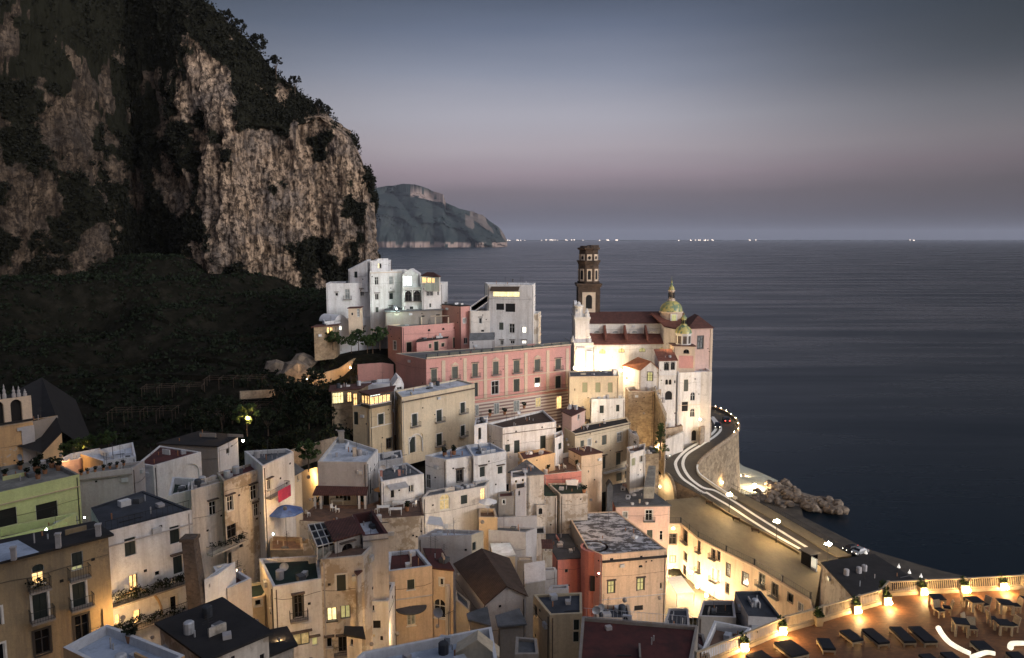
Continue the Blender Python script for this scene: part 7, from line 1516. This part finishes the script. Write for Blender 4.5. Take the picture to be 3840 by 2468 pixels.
for f,x,y,nm,l in (('B1',640,660,'t1','white chair tipped beside the porch table'),('B1',570,640,'t1','white chair in front of the porch table'),('B1',1210,660,'t1','white chair at the rim of the brown terrace'),('B1',1750,580,'t1','white chair at the end of the long white table'),('B1',210,720,'t1','white deck chair at the curved end of the brown terrace'),('A8',1600,1390,'redterr','white chair on the furnished brown terrace'),('B3',80,930,'stuccobig','white chair under the canopy on the stucco house')): put('chr',f,x,y,zf(nm),l,1.15)
for f,x,y,nm,g,l in (('B1',330,580,'t1','a','plant pot at the porch corner'),('B1',1280,520,'t1','b','plant pot beside the folded ochre parasol'),('B1',1640,640,'t1','c','leafy pot between the white tables'),('B1',1580,440,'t1','d','plant pot under the canvas awning'),('B1',1000,560,'t1','e','plant pot by the dark porch door'),('A8',60,1235,'p','f','round bush pot under the arched niche'),('A8',180,1215,'p','g','second round bush pot under the arched niche'),('A8',1380,1440,'redterr','h','dark pot at the parapet of the furnished terrace'),('A8',1760,1380,'redterr','i','dark pot at the far corner of the furnished terrace'),('A8',640,720,'maroontile','j','bush on the corner of the reddish brown terrace'),('A8',830,700,'maroontile','k','bush at the back of the reddish brown terrace'),('A8',1080,620,'maroontile','l','tall bush against the striped palace base'),('B3',2080,380,'greenroof2','m','pot on the green carpeted terrace'),('A5',1290,880,'up','n','palm like pot on the roof of the upper pink house'),('A2',1330,1380,'smallblue','o','dark pot on the walled blue grey terrace')): put('pot',f,x,y,zf(nm),l,1.7)
pr1 = parasol('cloth_blue'); place(pr1, [], Z('A4',1260,170,33.0), 0, 'blue parasol glowing over a little alley terrace', 1.6)['category'] = 'parasol'
pr2 = parasol('cloth_ochre'); place(pr2, [], Z('B1',1270,480,zf('t1')), 0, 'ochre parasol on the brown tiled terrace', .8)['category'] = 'parasol'
pr3 = parasol('cloth_white'); place(pr3, [], Z('B3',690,690,29.5), .4, 'white pointed parasol glowing above the lit alley', 1.0)['category'] = 'parasol'
house('terrace_house','small lit terrace with an orange wall under the white pointed parasol','house','B3',[(560,730),(830,735),(790,600),(560,600)], z=30, base=14, wm='ochre_light', rm='floor_brown', ph=.6, cm='trim_cream')
house('terrace_house','little stone terrace under the blue parasol','house','A4',[(1080,330),(1450,330),(1430,190),(1080,180)], z=33.2, base=16, wm='rubble_warm', rm='floor_brown', ph=.5)
def awning(name, label, f, pts, d, m, dz=.5, post=True):
    z = ond(px(f,*pts[0]), d).z; P_ = [onz(px(f,*q), z) for q in pts]; c = sum(P_, V((0,0,0)))/4; r = empty(name, (c.x,c.y,z-2.5), label, 'canopy')
    up = [V((p.x,p.y,z+(dz if i > 1 else 0))) for i, p in enumerate(P_)]; mb = MB(); mb.add(up+[p-V((0,0,.06)) for p in up], [(0,1,2,3),(7,6,5,4),(0,4,5,1),(1,5,6,2),(2,6,7,3),(3,7,4,0)]); mb.build('cloth',m,r)
    for p in P_[:2]: MB().tube([V((p.x,p.y,z-2.5)), V((p.x,p.y,z))], .04, 5).build('post','metal_pale',r)
awning('canopy','big white canopy glowing over the piazza restaurant','B7',[(1010,985),(1160,968),(1050,845),(915,860)],133,'cloth_white',.4)
awning('canopy','white canvas canopy on the stucco house terrace','B1',[(1930,825),(2180,860),(2130,760),(1960,745)],98,'cloth_white',.3)
awning('canopy','pale canopy at the back of the green carpeted terrace','B3',[(1830,262),(1985,270),(2000,205),(1815,205)],142,'cloth_white',.2)
for k,(f,x0,y0,x1,y1,zz,l) in enumerate((('B7',640,1150,700,1250,33.6,'white sheets drying on the maroon terrace line'),)):
    pass
for o in list(bpy.data.objects):
    if o.get('category') == 'lamp' : pass
SC.cycles.sample_clamp_indirect = 3.0; SC.cycles.max_bounces = 6; SC.cycles.diffuse_bounces = 3; SC.cycles.glossy_bounces = 3; SC.cycles.use_denoising = True
SC.cycles.caustics_reflective = False; SC.cycles.caustics_refractive = False
